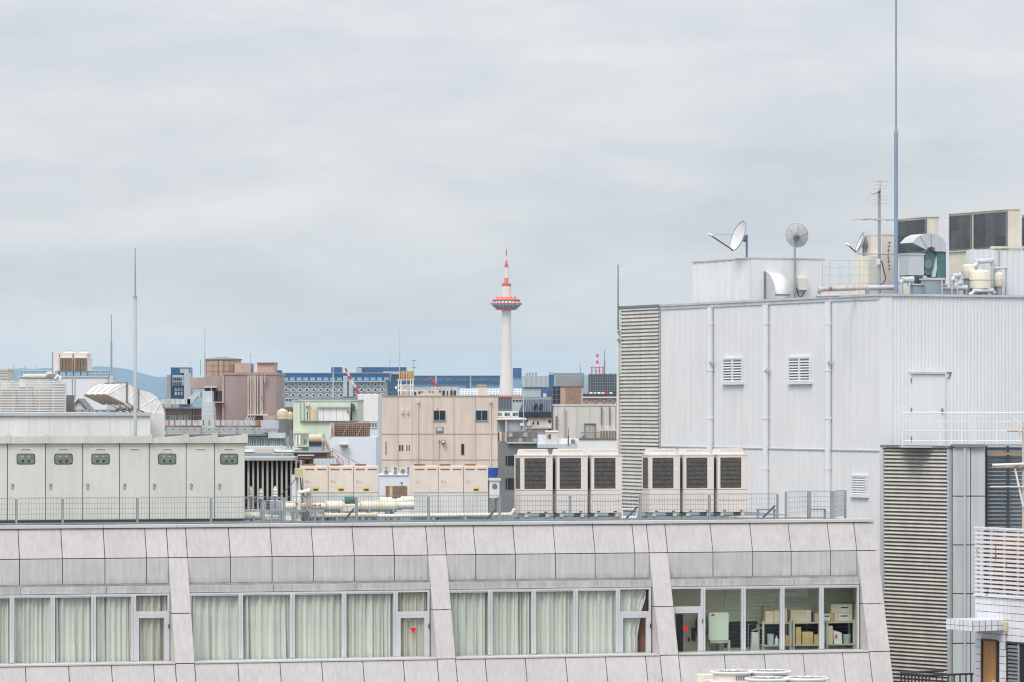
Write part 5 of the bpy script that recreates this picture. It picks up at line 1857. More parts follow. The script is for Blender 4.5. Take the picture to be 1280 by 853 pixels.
scroll = [(cxb + .40 * cos(a) * (1 + .06 * a / 6), czb + .02 + .37 * sin(a)) for a in [2 * pi * k / 26 for k in range(26)]]
MB().prism(scroll, 'y', ey + .12, ey + .62).build('scroll', 'teal', t2, smooth=True)
MB().bar((cxb - .1, ey + .119, czb), (cxb - .1, ey + .09, czb), .15, 16).build('inlet_ring', 'galv_d', t2)
MB().box(WB.pu(1172, ey), WB.pu(1183.5, ey), ey + .05, ey + .7, zb0 - .02, zb1).build('fan_box', 'teal', t2)
MB().box(WB.pu(1156, ey), WB.pu(1183.8, ey), ey + .04, ey + .72, zb0 - .09, zb0 - .021).build('bed_plate', 'galv_l', t2)
for px in (1157, 1182):
    uu = WB.pu(px, ey)
    MB().box(uu - .04, uu + .04, ey + .08, ey + .68, RD, zb0 - .09).build('leg', 'galv', t2)
MB().hexa([(cxb + .02, ey + .05, zb0), (cxb + .14, ey + .05, zb0), (cxb + .14, ey + .118, zb0), (cxb + .02, ey + .118, zb0)],
          [(cxb + .2, ey + .05, zb1 - .12), (cxb + .27, ey + .05, zb1 - .12), (cxb + .27, ey + .118, zb1 - .12), (cxb + .2, ey + .118, zb1 - .12)]).build('belt_guard', 'galv_l', t2)
t3 = thing('plenum_box', 'grey plenum box tapering to a hopper beside the blower', 'plenum', (WB.pu(1147, ey), ey + .3, RD), WB)
a, b = WB.pu(1137, ey), WB.pu(1156, ey)
zp0, zp1 = E(1147, 344)[1], E(1147, 318.5)[1]
B(a, b, ey + .06, ey + .7, zp0, zp1).build('box_body', 'galv_l', t3)
B(a - .03, b + .03, ey + .03, ey + .73, zp1, zp1 + .04).build('top_flange', 'galv_l', t3)
MB().hexa([(a + .24, ey + .3, zp0 - .24), (b - .02, ey + .3, zp0 - .24), (b - .02, ey + .6, zp0 - .24), (a + .24, ey + .6, zp0 - .24)],
          [(a, ey + .06, zp0 - .002), (b, ey + .06, zp0 - .002), (b, ey + .7, zp0 - .002), (a, ey + .7, zp0 - .002)]).build('hopper', 'galv', t3)
B(a + .3, b - .06, ey + .34, ey + .56, RD, zp0 - .24).build('leg', 'galv', t3)
# low grey tanks / skirts under the blower
for p0, p1, py, yy, lab in ((1140, 1182, 356.5, .95, 'wide low grey steel tray below the blower'), (1155, 1175, 350, .8, 'short grey box housing under the blower bed'), (1176, 1197, 361, .85, 'low dark grey casing between the blower and silver pipe')):
    a, b = WB.pu(p0, yy), WB.pu(p1, yy)
    t = thing('machine_tray', lab, 'tray', ((a + b) / 2, yy, RD), WB)
    z1 = WB.pz(py, a, yy)
    B(a, b, yy - .1, yy + .2, RD, z1).build('tray_body', 'galv', t)
    B(a - .04, b + .04, yy - .14, yy + .24, z1, z1 + .04).build('rim', 'galv_l', t)
for px, lb in ((1126.5, 'beside the blue mast foot'), (1137, 'at the corner of the grey plenum box'), (1177.5, 'in front of the teal blower bed'), (1190, 'left of the looping silver pipe'), (1197, 'under the looping silver pipe')):
    u = WB.pu(px, .6)
    MB().bar((u, .6, RD), (u, .6, WB.pz(350 if px > 1170 else 353, u, .6)), .022, 6).bar((u, .6, RD), (u, .6, RD + .02), .06, 6).build('prop_post', 'galv_l', fr=WB, label='slim steel prop post ' + lb, cat='post', group='prop posts round the blower')


# filter tanks
def tank(px0, px1, py0, py1, y, lab, m='ivory'):
    a, b = WB.pu(px0, y), WB.pu(px1, y)
    c_, r = (a + b) / 2, (b - a) / 2
    z0, z1 = WB.pz(py1, a, y), WB.pz(py0, a, y)
    h = z1 - z0
    t = thing('filter_tank', lab, 'tank', (c_, y, RD), WB, 'cream filter tanks')
    MB().lathe(c_, y, [(r * .9, z0), (r, z0 + h * .06), (r, z0 + h * .84), (r * .93, z0 + h * .93), (r * .6, z0 + h)], 20).build('vessel', m, t, smooth=True)
    MB().lathe(c_, y, [(r * 1.02, z0 + h * .46), (r * 1.04, z0 + h * .48), (r * 1.04, z0 + h * .5), (r * 1.02, z0 + h * .52)], 20).build('band', 'hose', t)
    MB().bar((c_, y, RD), (c_, y, z0 + .02), r * .7, 10).build('pedestal', 'galv', t)
    MB().bar((c_, y, z1 - .02), (c_, y, z1 + .08), r * .25, 8).build('top_port', 'galv_l', t)
    return t


tank(1213.5, 1237, 337.5, 362, .95, 'large cream filter tank in front of the white screen wall')
tank(1203, 1218, 330.5, 349, 1.35, 'cream filter tank set behind and left of the large one')
tank(1244, 1253.5, 341, 358.5, 1.0, 'small cream vessel to the right of the large filter tank')
# lightning rod at the back corner of the slatted screen
u = -.16
y = WB.pv(772.6, u)
zt_ = WB.pz(331, u, y)
t = thing('lightning_rod', 'white lightning rod pole at the end of the slatted screen', 'pole', (u, y, 0), WB)
MB().bar((u, y, 0), (u, y, WB.pz(413, u, y)), .055, 8).build('pole', 'plate', t)
MB().bar((u, y, WB.pz(413, u, y)), (u, y, zt_), .03, 8, .02).build('rod', 'galv_d', t)
MB().box(u - .05, .05, y - .12, y - .01, WB.pz(416, u, y), WB.pz(414, u, y)).box(u - .05, .05, y - .12, y - .01, WB.pz(426, u, y), WB.pz(424, u, y)).build('bracket', 'galv', t)
# ================================================================== mid-distance city
def P2(D):
    return (lambda px: WF.pu(px, D)), (lambda py: WF.pz(py, 0, D))


def rail(root, D, px0, px1, py0, py1, n, m='galv', r=.02, nr=2, name='railing'):
    X, Z = P2(D)
    b = MB()
    for k in range(n + 1):
        x = X(px0 + (px1 - px0) * k / n)
        b.bar((x, D, Z(py1)), (x, D, Z(py0)), r, 4)
    for k in range(nr):
        z = Z(py0 + (py1 - py0) * k / nr)
        b.bar((X(px0), D, z), (X(px1), D, z), r * 1.1, 4)
    return b.build(name, m, root)


def mast(px, py0, py1, D, lab, r=.05, m='galv', name='mast', cat='mast', arms=()):
    X, Z = P2(D)
    t = thing(name, lab, cat, (X(px), D, Z(py1)), WF)
    zm = Z(py0 + (py1 - py0) * .45)
    MB().bar((X(px), D, Z(py1)), (X(px), D, zm), r, 6).build('lower_pole', m, t)
    MB().bar((X(px), D, zm), (X(px), D, Z(py0)), r * .6, 6, r * .4).build('upper_pole', m, t)
    for py, w_ in arms:
        MB().bar((X(px - w_), D, Z(py)), (X(px + w_), D, Z(py)), r * .6, 4).build('cross_arm', m, t)
    return t


# ---- white block with goosenecks behind the switchgear (same street grid as the office)
D0 = 138.0
WK = Fr((WF.pu(0, D0), D0), 15.8)
k0, k1 = WK.pu(-40), WK.pu(188)
wk = thing('white_roof_block', 'low white walled roof block behind the switchgear cabinet', 'building', ((k0 + k1) / 2, 0, 0), WK)
kz = WK.pz(520, WK.pu(90), 0)
B(k0, k1, .05, 9, 0, kz).build('wall', 'white', wk)
for i in range(9):
    a = k0 + (k1 - k0) * i / 9
    B(a + .003, a + (k1 - k0) / 9 - .003, 0, .05, 0, kz - .01).build('wall_panel', 'white', wk)
B(k0 - .05, k1 + .05, -.08, 9.05, kz, kz + .11).build('parapet_cap', 'galv_l', wk)
KR = kz + .11
# four gooseneck ducts, one behind the other


def gooseneck(i, lab):
    y = .9 + i * 1.15
    base_shift = 0

    def E(px, py):                       # shape measured on the nearest duct, plane y = .9
        u = WK.pu(px, .9)
        return (u, WK.pz(py, u, .9))
    outer = [E(205, 521), E(204.5, 513), (E(201, 503)), E(196, 496.5), E(189, 491.5), E(181, 488.8), E(173, 487.5), E(158.5, 479.5), E(151, 480), E(144, 483), E(138, 487.5), E(132.5, 493.5)]
    inner = [E(154.5, 504.8), E(158.5, 501.5), E(173, 512), E(180, 514.5), E(185, 518), E(187.5, 521)]
    t = thing('gooseneck_duct', lab, 'duct', (E(196, 521)[0], y, KR), WK, 'gooseneck exhaust ducts')
    u0 = E(188, 521)[0]
    u1 = E(205, 521)[0]
    zb = E(196, 521)[1]
    MB().prism(outer + inner, 'y', y, y + .60).build('bend', 'whiteduct', t)
    B(u0, u1, y, y + .60, 0 if i == 0 and u0 > k1 else min(KR, zb - .2), zb + .004).build('riser', 'whiteduct', t)
    for (p, q) in ((E(158.5, 478.5), E(158.5, 503)), (E(173, 486.5), E(173, 513))):
        MB().box(p[0] - .025, p[0] + .025, y - .03, y + .63, q[1] - .01, p[1] + .015).build('flange', 'gapbrown', t)
    rb = MB()
    for (p, q) in ((E(158, 501), E(140, 487)), (E(134, 493.5), E(158, 480)), (E(146, 483), E(156, 503.5)), (E(174, 489), E(199, 519)), (E(174, 510), E(196, 497)), (E(189, 521), E(201, 503)), (E(160, 500), E(172, 489)), (E(160, 482), E(172, 510))):
        rb.bar((p[0], y - .003, p[1]), (q[0], y - .003, q[1]), .016, 4)
    rb.build('cross_rib', 'white', t)
    m0, m1 = E(132.3, 493.8), E(154.5, 505.2)
    MB().hexa([(m0[0] - .02, y - .03, m0[1] - .03), (m1[0] + .02, y - .03, m1[1] - .03), (m1[0] + .02, y + .63, m1[1] - .03), (m0[0] - .02, y + .63, m0[1] - .03)],
              [(m0[0] - .02, y - .03, m0[1] + .03), (m1[0] + .02, y - .03, m1[1] + .03), (m1[0] + .02, y + .63, m1[1] + .03), (m0[0] - .02, y + .63, m0[1] + .03)]).build('mouth_rim', 'gapbrown', t)
    return t


for i, lab in enumerate(('white gooseneck duct nearest the lightning pole with cross ribbed cheeks', 'second white gooseneck duct behind the ribbed one', 'third white gooseneck duct counting back from the ribbed one', 'rearmost white gooseneck duct of the four')):
    gooseneck(i, lab)
# riser of the front duct runs down outside the block
B(k1 + .07, WK.pu(205, .9) + .01, .85, 6.0, 0, KR - .02).build('duct_shaft', 'whiteduct', wk)
# low grey roof strip and gable behind
D = 175.0
X, Z = P2(D)
t = building('slate_roof_house', 'low house with a cream gable behind the white roof block', 20, 140, 513, D, 3, 'greydark')
MB().prism([(X(87.5), Z(513)), (X(107.5), Z(513)), (X(98), Z(500.5))], 'y', D + .05, D + 2.5).build('gable_wall', 'beige', t)
MB().prism([(X(85.5), Z(513)), (X(87.5), Z(513)), (X(98), Z(500.6)), (X(109), Z(513)), (X(111), Z(513)), (X(98), Z(498.3))], 'y', D - .05, D + 2.6).build('gable_roof', 'greydark', t)
for k in range(11):
    part(t, WF, 'roof_vent', 41 + k * 9, 48 + k * 9, 512, 516, D - .1, .2, 'galv')
# white lattice screen
D = 165.0
X, Z = P2(D)
t = thing('lattice_screen', 'white horizontal slatted roof screen below the cooling tower', 'slatted screen', (X(40), D, 0), WF)
src = None
for k in range(20):
    z = Z(477.5 + k * 2.0)
    if src is None:
        src = MB().box(X(-30), X(82.5), D, D + .04, z - .018, z + .018).build('slat', 'plate', t)
        z_s = z
    else:
        inst(src, t, (0, 0, z - z_s))
for px in (-15, 0, 16, 33, 49, 66, 81.5):
    B(X(px) - .03, X(px) + .03, D + .041, D + .1, 0, Z(476)).build('post', 'plate', t)
for j, (a, b, c, d) in enumerate(((2, 20, 488, 512), (24, 40, 484, 508), (44, 62, 486, 513), (64, 78, 480, 505))):
    part(t, WF, 'plant_box', a, b, c, d, D + 1.2, .8, 'greydark' if j % 2 else 'brownlat')
B(X(-30), X(83), D + 2.6, D + 3, 0, Z(494)).build('rear_wall', 'greydark', t)
# grey-white building with cooling tower
D = 230.0
X, Z = P2(D)
t = building('cooling_tower_building', 'pale grey block carrying a twin cooling tower and roof railing', 24, 134, 472, D, 5, 'whitewall2', coping='galv_l', cop_h=.08)
rail(t, D + .3, 27, 66, 464, 471, 12, 'galv', .025)
rail(t, D + .3, 108, 139.5, 464, 471, 10, 'galv', .025)
part(t, WF, 'wall_joint', 90, 90.6, 474, 500, D - .03, .04, 'greydark')
part(t, WF, 'wall_joint', 93.4, 94, 474, 500, D - .03, .04, 'greydark')
part(t, WF, 'flue_box', 137.5, 141, 470, 480, D - .5, .5, 'stonew')
MB().tube([(X(30), D - .4, Z(471.2)), (X(58), D - .4, Z(471)), (X(61), D - .4, Z(468)), (X(70), D - .4, Z(467.5))], .14, 8).build('roof_pipe', 'stonew', t, smooth=True)
MB().tube([(X(67), D - .5, Z(478)), (X(67), D - .5, Z(440))], .04, 6).build('riser_pipe', 'galv', t)
MB().tube([(X(70), D - .4, Z(474)), (X(73), D - .4, Z(470)), (X(76), D - .4, Z(472)), (X(76), D - .4, Z(476))], .10, 8).build('pipe_bend', 'plate', t, smooth=True)
ct = thing('cooling_tower', 'cream twin cell cooling tower with brown louvred faces', 'cooling tower', (X(92), D + 2, Z(472) + .08), WF)
for c0, c1 in ((74, 91.2), (92.2, 109.5)):
    part(ct, WF, 'cell', c0, c1, 447.2, 463.5, D + .6, 2.6, 'hvac')
    part(ct, WF, 'cell_top', c0 + .6, c1 - 1.4, 441.5, 447.2, D + .7, 2.4, 'hvac')
    for k in range(4):
        a = c0 + .8 + k * (c1 - c0 - 1.2) / 4
        part(ct, WF, 'louvre_panel', a, a + (c1 - c0) / 4 - 1.0, 447.6, 462.6, D + .5, .12, 'brownlat')
    cxx = (X(c0) + X(c1)) / 2
    MB().lathe(cxx, D + 1.9, [(.36, Z(441.5)), (.34, Z(440.5)), (.2, Z(440)), (.08, Z(439.6)), (.08, Z(438.8))], 16).build('fan_stack', 'hvac', ct, smooth=True)
    MB().lathe(cxx, D + 1.9, [(.06, Z(438.8)), (.05, Z(437))], 8).build('motor', 'paleblue', ct)
part(ct, WF, 'inlet_wall', 66, 73.8, 441, 464, D + .6, 2.4, 'hvac')
part(ct, WF, 'frame', 71, 110, 463.5, 465, D + .5, 2.8, 'galv_d')
for px in (73, 82, 91, 100, 108.5):
    part(ct, WF, 'leg', px, px + 1.4, 465, 470.2, D + .6, .2, 'galv_d')
mast(139.3, 393, 470.5, D + .2, 'thin grey mast on the cooling tower building corner', .06)
mast(17, 456, 478, D + 6, 'short thin aerial left of the cooling tower', .035, arms=())
mast(31, 457, 472, D + 4, 'tiny roof aerial beside the white roof pipe', .03, arms=((459, 1.2),))
mast(46, 456, 472, D + 4, 'tiny forked aerial standing on the roof railing', .03, arms=((457.5, 1.0),))
t = building('pale_block', 'pale cream block at the edge of the skyline behind the lattice', -40, 9, 463.5, 300, 4, 'stonew', coping='stonew')
for k in range(3):
    part(t, WF, 'band_course', -40, 9, 466 + k * 3.5, 466.6 + k * 3.5, 299.95, .06, 'greybld')

# ---- blue glass tower far left
D = 1500.0
X, Z = P2(D)
t = building('blue_office_tower', 'small blue glass office tower with grey wings beside the mauve building', 213.5, 237.5, 459.5, D, 12, 'farblue')
part(t, WF, 'wing', 208.5, 213.4, 468.5, 499, D - 2, 20, 'farconc')
part(t, WF, 'stair_bay', 230, 238, 466.5, 499, D - 4, 4, 'fargrey')
part(t, WF, 'plant_room', 225, 236, 461, 466.5, D - 3, 3, 'fargrey')
part(t, WF, 'office_bay', 215.5, 229.5, 469, 482, D - 3.5, 3.5, 'fargrey')
for r in range(2):
    for k in range(5):
        part(t, WF, 'window', 216.2 + k * 2.3, 217.9 + k * 2.3, 472 + r * 5.6, 476 + r * 5.6, D - 3.7, .4, 'fardark')
for r in range(2):
    for k in range(3):
        part(t, WF, 'window_frame', 218.5 + k * 3.7, 221 + k * 3.7, 485 + r * 5, 489 + r * 5, D - .4, .5, 'plate')

# ---- mauve building
D = 330.0
X, Z = P2(D)
mv = building('mauve_building', 'big mauve brick building with rust streaked pipes and tan roof houses', 280, 345.5, 469, D, 12, 'mauve', coping='mauve', cop_h=.2)
part(mv, WF, 'wing_wall', 256, 279.9, 470.5, 600, D + .6, 11, 'mauve')
part(mv, WF, 'corner_strip', 277.6, 279.8, 470, 526, D - .15, .8, 'mauve_l')
part(mv, WF, 'upper_wing', 237, 255.8, 472, 486, D + 1, 12, 'mauve_l')
part(mv, WF, 'upper_wing', 256, 277.4, 471.8, 489, D + .3, .4, 'mauve')
part(mv, WF, 'deck_slab', 264, 280, 502.2, 503.6, D - .5, 1.2, 'mauve_l')
part(mv, WF, 'void', 256, 270, 484.5, 502, D + .1, .4, 'black')
part(mv, WF, 'void_frame', 255, 271, 483.4, 484.8, D - .1, .6, 'stonew')
part(mv, WF, 'void_post', 263.4, 264.6, 485, 502, D - .1, .3, 'galv')
part(mv, WF, 'opening', 272, 277, 489, 502, D + .15, .4, 'purple')
# octagonal tank house
cxx, r_ = X(272.5), X(296) - X(272.5)
MB().lathe(cxx, D + 6, [(r_, Z(469.5)), (r_, Z(449.5))], 10, .3).build('tank_house', 'tan', mv)
rf = MB().lathe(cxx, D + 6, [(r_ * 1.05, Z(449.5)), (r_ * 1.05, Z(448)), (r_ * .35, Z(446)), (r_ * .2, Z(445.4)), (.02, Z(445.2))], 10, .3).build('tank_house_roof', 'greydark', mv)
for k in range(7):
    px = 250.5 + k * 7.2
    part(mv, WF, 'panel_joint', px, px + .5, 449.6, 469.4, D + 6 - r_ - .05, .1, 'tand')
for py in (456.5, 464):
    MB().lathe(cxx, D + 6, [(r_ * 1.008, Z(py)), (r_ * 1.008, Z(py + .5))], 10, .3).build('panel_joint', 'tand', mv)
part(mv, WF, 'roof_house', 293, 312.5, 454, 469.5, D + 3, 5, 'mauve_l')
part(mv, WF, 'roof_house', 321.5, 342.5, 453.8, 468.5, D + 2, 5, 'tan')
part(mv, WF, 'roof_house_lid', 320.5, 343.2, 453, 453.9, D + 1.8, 5.3, 'tan')
for k in range(3):
    part(mv, WF, 'roof_box', 301 + k * 4, 304 + k * 4, 466, 469, D + .3, 1, 'stonew')
for px, w_ in ((310.5, 1.8), (313.8, 1.2), (316.6, 1.0), (319.2, 2.2), (322, 1.0), (326, 1.0), (328, 2.0)):
    x = X(px)
    MB().bar((x, D - .25, Z(519)), (x, D - .25, Z(469.5)), w_ / 2 * D / F, 8).build('wall_pipe', 'rustpipe' if w_ > 1.5 else 'stonew', mv)
part(mv, WF, 'pipe_tray', 309, 335, 518.2, 519.6, D - .8, .8, 'stonew')
for k in range(4):
    MB().bar((X(311 + k * 3), D - .6, Z(519.5)), (X(308.5 + k * 3), D - .6, Z(525)), .07, 6).build('pipe_bend', 'plate', mv)
part(mv, WF, 'short_pipe', 330.5, 331.6, 468, 479, D - .5, .3, 'rustpipe')
part(mv, WF, 'low_wall', 329, 344, 519.8, 526, D - 1.4, 1, 'mauve_l')
# low wing with windows, left
D = 322.0
X, Z = P2(D)
t = building('mauve_annex', 'low mauve annex with a row of green tinted windows', 206, 253, 511, D, 7, 'mauve')
part(t, WF, 'eave', 204, 254, 509.5, 511.4, D - .5, 8, 'stonew')
for a, b in ((207.5, 213.5), (214.5, 220.5), (223, 228.5), (230, 235.5)):
    window(t, WF, a, b, 519.5, 525.5, D, 'stonew', 'paleteal', 0, .05)
for px in (206, 238, 241.3):
    part(t, WF, 'post', px, px + 1.4, 511.4, 526, D - .2, .2, 'mauve_l')
part(t, WF, 'rail', 241, 252, 519.5, 520.4, D - .15, .15, 'tankc')
# ducts on the annex
t = thing('roof_duct', 'rust streaked grey duct elbowing up to a square stack', 'duct', (X(230), D - 1, Z(511)), WF)
src = None
for k in range(6):
    part(t, WF, 'duct_section', 201 + k * 6.2, 206.9 + k * 6.2, 499, 505.5, D - 1.6, 1.6, 'rustduct')
MB().prism([(X(236), Z(505.5)), (X(241), Z(505)), (X(249), Z(496)), (X(252.5), Z(496)), (X(252.5), Z(489.5)), (X(246), Z(490)), (X(236), Z(499))], 'y', D - 1.6, D).build('elbow', 'galv_l', t)
part(t, WF, 'stack_top', 253, 265, 489, 503, D - 1.8, 2, 'rustduct')
for k, (a, b) in enumerate(((252.6, 266.2), (252, 267), (252, 267), (252, 267))):
    part(t, WF, 'stack_section', a, b, 503.2 + k * 5.7, 508.7 + k * 5.7, D - 2.2, 2.4, 'galv_l')
for k in range(4):
    part(t, WF, 'leg', 204 + k * 10, 204.8 + k * 10, 505.5, 510, D - 1.2, .3, 'galv')
part(t, WF, 'stack_base', 252, 267, 526, 610, D - 2.2, 2.4, 'galv_l')
mast(256, 408, 484, 329, 'very thin aerial whip above the mauve building', .045)
mast(313.3, 442, 470, 331, 'small weather vane aerial between the tan roof houses', .04, arms=((444, 1.8),))
mast(238.5, 452, 486, 328, 'thin cross shaped aerial above the blue glass tower', .035, arms=((454, 3),))
# ---- long sectional duct + shed roof
D = 262.0
X, Z = P2(D)
t = thing('long_duct', 'long horizontal duct of square sections with rust at every joint', 'duct', (X(275), D, Z(533)), WF)
for k in range(17):
    part(t, WF, 'duct_section', 204 + k * 7.2, 210.9 + k * 7.2, 525.8, 532.2, D, 1.2, 'rustduct')
    part(t, WF, 'joint_flange', 210.4 + k * 7.2, 211.5 + k * 7.2, 525.4, 532.4, D - .05, 1.3, 'rusty' if k in (0, 1, 3, 4, 6, 7, 9) else 'fin')
part(t, WF, 'end_box', 326.5, 347, 526, 536, D - .4, 1.8, 'galv_l')
MB().hexa([(X(335), D - .3, Z(541.5)), (X(345), D - .3, Z(541.5)), (X(345), D + 1.1, Z(541.5)), (X(335), D + 1.1, Z(541.5))], [(X(330), D - .4, Z(536)), (X(347), D - .4, Z(536)), (X(347), D + 1.3, Z(536)), (X(330), D + 1.3, Z(536))]).build('drop_hopper', 'galv_l', t)
part(t, WF, 'drop_box', 335, 356, 541.5, 548, D - .4, 1.6, 'galv_l')
t = building('grey_shed', 'grey roofed shed with teal glazing below the long duct', 200, 342, 541, D + .2, 5, 'galv_l')
MB().hexa([(X(200), D - .5, Z(545)), (X(334), D - .5, Z(545)), (X(334), D + 6, Z(543)), (X(200), D + 6, Z(543))], [(X(200), D - .5, Z(543.5)), (X(334), D - .5, Z(543.5)), (X(334), D + 6, Z(535)), (X(200), D + 6, Z(535))]).build('roof', 'greydark', t)
for k in range(14):
    part(t, WF, 'roof_vent', 206 + k * 9, 208 + k * 9, 536.8, 537.6, D - .45, .3, 'darkmetal')
for k in range(6):
    part(t, WF, 'duct_prop', 207 + k * 22, 208.2 + k * 22, 532, 541, D + .1, .2, 'galv')
for a, b in ((308.5, 315), (316.5, 325), (326.5, 334.5), (337, 343.8), (345, 357)):
    window(t, WF, a, b, 547, 558.5, D - .05, 'galv_l', 'paleteal', 1, .06)
part(t, WF, 'side_wall', 334, 356, 548, 640, D, 3, 'greybld')
# ---- ledge building with fins
D = 205.0
X, Z = P2(D)
t = building('finned_building', 'dark building fronted by pale vertical fins behind the roof pipework', 290, 376, 577, D, 4, 'purple')
for k in range(15):
    px = 291.5 + k * 5.95
    part(t, WF, 'fin', px, px + 2.3, 576, 640, D - .5, .5, 'fin')
part(t, WF, 'cornice', 288, 367, 572, 575.8, D - .9, 4, 'greybld')
part(t, WF, 'cross_beam', 290, 380, 599.5, 600.6, D - .1, .1, 'fardark')
t = thing('service_roof', 'cluttered pale service roof with white ledges above the finned building', 'roof', (X(345), D + 9, 0), WF)
D = 222.0
X, Z = P2(D)
B(X(296), X(366), D, D + 10, 0, Z(563)).build('wall', 'greybld', t)
part(t, WF, 'ledge', 300, 368, 562.5, 565.2, D - .8, .9, 'white')
part(t, WF, 'ledge', 306, 372, 557.8, 560, D - .3, .5, 'panelgrey')
part(t, WF, 'roof_box', 318, 341, 561, 566.5, D - 1.6, .8, 'stonew')
part(t, WF, 'sloping_roof', 304, 370, 566.5, 571.5, D - 1.6, 1.2, 'galv')
for a, b, c, d, m_ in ((352, 366, 559.5, 560.6, 'plate'), (352, 353.4, 560, 570, 'plate'), (366, 367.4, 560, 576, 'plate'), (340, 367, 566.3, 567.4, 'ivory'), (359, 361, 545, 560, 'galv'), (363, 365.4, 538, 560, 'galv_d'), (355, 357, 548, 558, 'galv_d')):
    part(t, WF, 'pipe', a, b, c, d, D - 2.2, .12, m_)
part(t, WF, 'rear_parapet', 356, 366, 553, 563, D + 3, 1, 'greydark')
part(t, WF, 'louvre_box', 355, 364, 559, 564.5, D - .6, .8, 'galv')
# brick low house
D = 212.0
X, Z = P2(D)
t = building('brick_house', 'low brown brick house with a rusty tin awning beside the pink stair', 367, 409, 566.5, D, 4, 'brick')
part(t, WF, 'roof_slab', 365, 411, 565, 566.4, D - .3, 4.5, 'galv_d')
part(t, WF, 'tin_awning', 374, 390, 571.8, 573.8, D - 1.2, 1.2, 'rusty')
part(t, WF, 'awning_sheet', 372, 392, 568.8, 570.4, D - 1.25, 1.25, 'galv_l')
for k in range(2):
    part(t, WF, 'opening', 376 + k * 6, 380 + k * 6, 576.5, 586, D - .05, .1, 'black')
part(t, WF, 'pale_fence', 392, 420, 573.5, 584, D - 1.5, .1, 'bluewhite')
for k in range(6):
    part(t, WF, 'fence_rib', 393 + k * 4.6, 393.7 + k * 4.6, 573.5, 584, D - 1.55, .05, 'panelgrey')
# ---- cream roof tanks
for px0, px1, py0, py1, D, lab in ((346, 360.5, 511, 524, 300, 'large cream domed water tank beside the green building'), (359, 367, 514.5, 524.5, 304, 'smaller cream water tank tucked behind the domed one')):
    X, Z = P2(D)
    t = thing('water_tank', lab, 'water tank', (X((px0 + px1) / 2), D, 0), WF)
    c_, r_ = X((px0 + px1) / 2), (X(px1) - X(px0)) / 2
    h = Z(py0) - Z(py1)
    MB().lathe(c_, D, [(r_, Z(py1)), (r_, Z(py1) + h * .62), (r_ * .9, Z(py1) + h * .78), (r_ * .45, Z(py1) + h * .92), (r_ * .3, Z(py0))], 12).build('vessel', 'tankc', t, smooth=True)
    MB().lathe(c_, D, [(r_ * 1.04, Z(py1) + h * .3), (r_ * 1.05, Z(py1) + h * .34), (r_ * 1.04, Z(py1) + h * .38)], 12).build('band', 'hose', t)
    MB().lathe(c_, D, [(r_ * 1.05, 0), (r_ * 1.05, Z(py1) - .002)], 12).build('stand', 'greydark', t)
# ---- green building
D = 300.0
X, Z = P2(D)
t = building('green_building', 'pale green block with roof cabinets and a white walled terrace', 366.5, 447, 502, D + 3, 12, 'green', coping='greybld', cop_h=.12)
part(t, WF, 'lower_block', 366.5, 412, 527.5, 640, D - .5, 3.4, 'green')
part(t, WF, 'terrace_edge', 375, 447, 526.3, 527.4, D - .7, 3.6, 'greydark')
for k in range(5):
    part(t, WF, 'white_cabinet', 396.5 + k * 8.1, 404.3 + k * 8.1, 509.5, 526.2, D + 1.6, 1, 'white')
part(t, WF, 'cabinet_roof', 395.5, 438, 508.2, 509.4, D + 1.4, 1.3, 'galv_l')
part(t, WF, 'red_box', 434, 435.6, 513, 516, D + 1.4, .2, 'cranered')
part(t, WF, 'tan_cabinet', 388.5, 396, 511.5, 526.2, D + 1.4, 1, 'tankc')
part(t, WF, 'tan_cabinet_side', 386.2, 388.3, 512.5, 526.2, D + 1.4, 1, 'tan')
window(t, WF, 382.5, 386, 514, 526, D + 2.95, 'bluewhite', 'tealpane', 0, .06, name='door')
part(t, WF, 'vent_hood', 381.5, 386.5, 504.5, 508, D + 2.5, .5, 'stonew')
for px in (375, 379.5):
    part(t, WF, 'conduit', px, px + .6, 503, 526, D + 2.9, .1, 'galv')
part(t, WF, 'cable_run', 438.5, 440, 504, 526, D + 2.7, .2, 'darkmetal')
for k in range(4):
    part(t, WF, 'cable_box', 440 + (k % 2) * 1.5, 442.5 + (k % 2) * 1.5, 505 + k * 2.4, 506.8 + k * 2.4, D + 2.6, .3, 'darkmetal')
part(t, WF, 'eave_pipe', 366, 386, 540, 541.2, D - .9, .3, 'ivory')
window(t, WF, 379, 384, 549, 556, D - .5, 'galv', 'tealpane', 1, .06)
for a, b in ((369.5, 371.5), (373, 375.6)):
    part(t, WF, 'flue', a, b, 544, 556, D - .9, .3, 'white')
part(t, WF, 'balcony', 366, 402, 557, 559, D - 1.2, 1, 'stonew')
tk = thing('oval_tank', 'cream ribbed oval tank on a dark cradle before the green building', 'water tank', (X(394), D - 2, 0), WF)
Dt = D - 3
X, Z = P2(Dt)
MB().bar((X(386), Dt, Z(548.5)), (X(402), Dt, Z(548.5)), (Z(543) - Z(554)) / 2, 14).build('vessel', 'tankc', tk, smooth=True)
for k in range(4):
    MB().bar((X(388 + k * 4), Dt, Z(548.5)), (X(388.5 + k * 4), Dt, Z(548.5)), (Z(543) - Z(554)) / 2 * 1.04, 14).build('rib', 'hose', tk)
part(tk, WF, 'cradle', 386, 402, 553.5, 557, Dt - .3, 1, 'fardark')
B(X(386), X(402), Dt - .2, Dt + .6, 0, Z(557)).build('stand', 'greybld', tk)
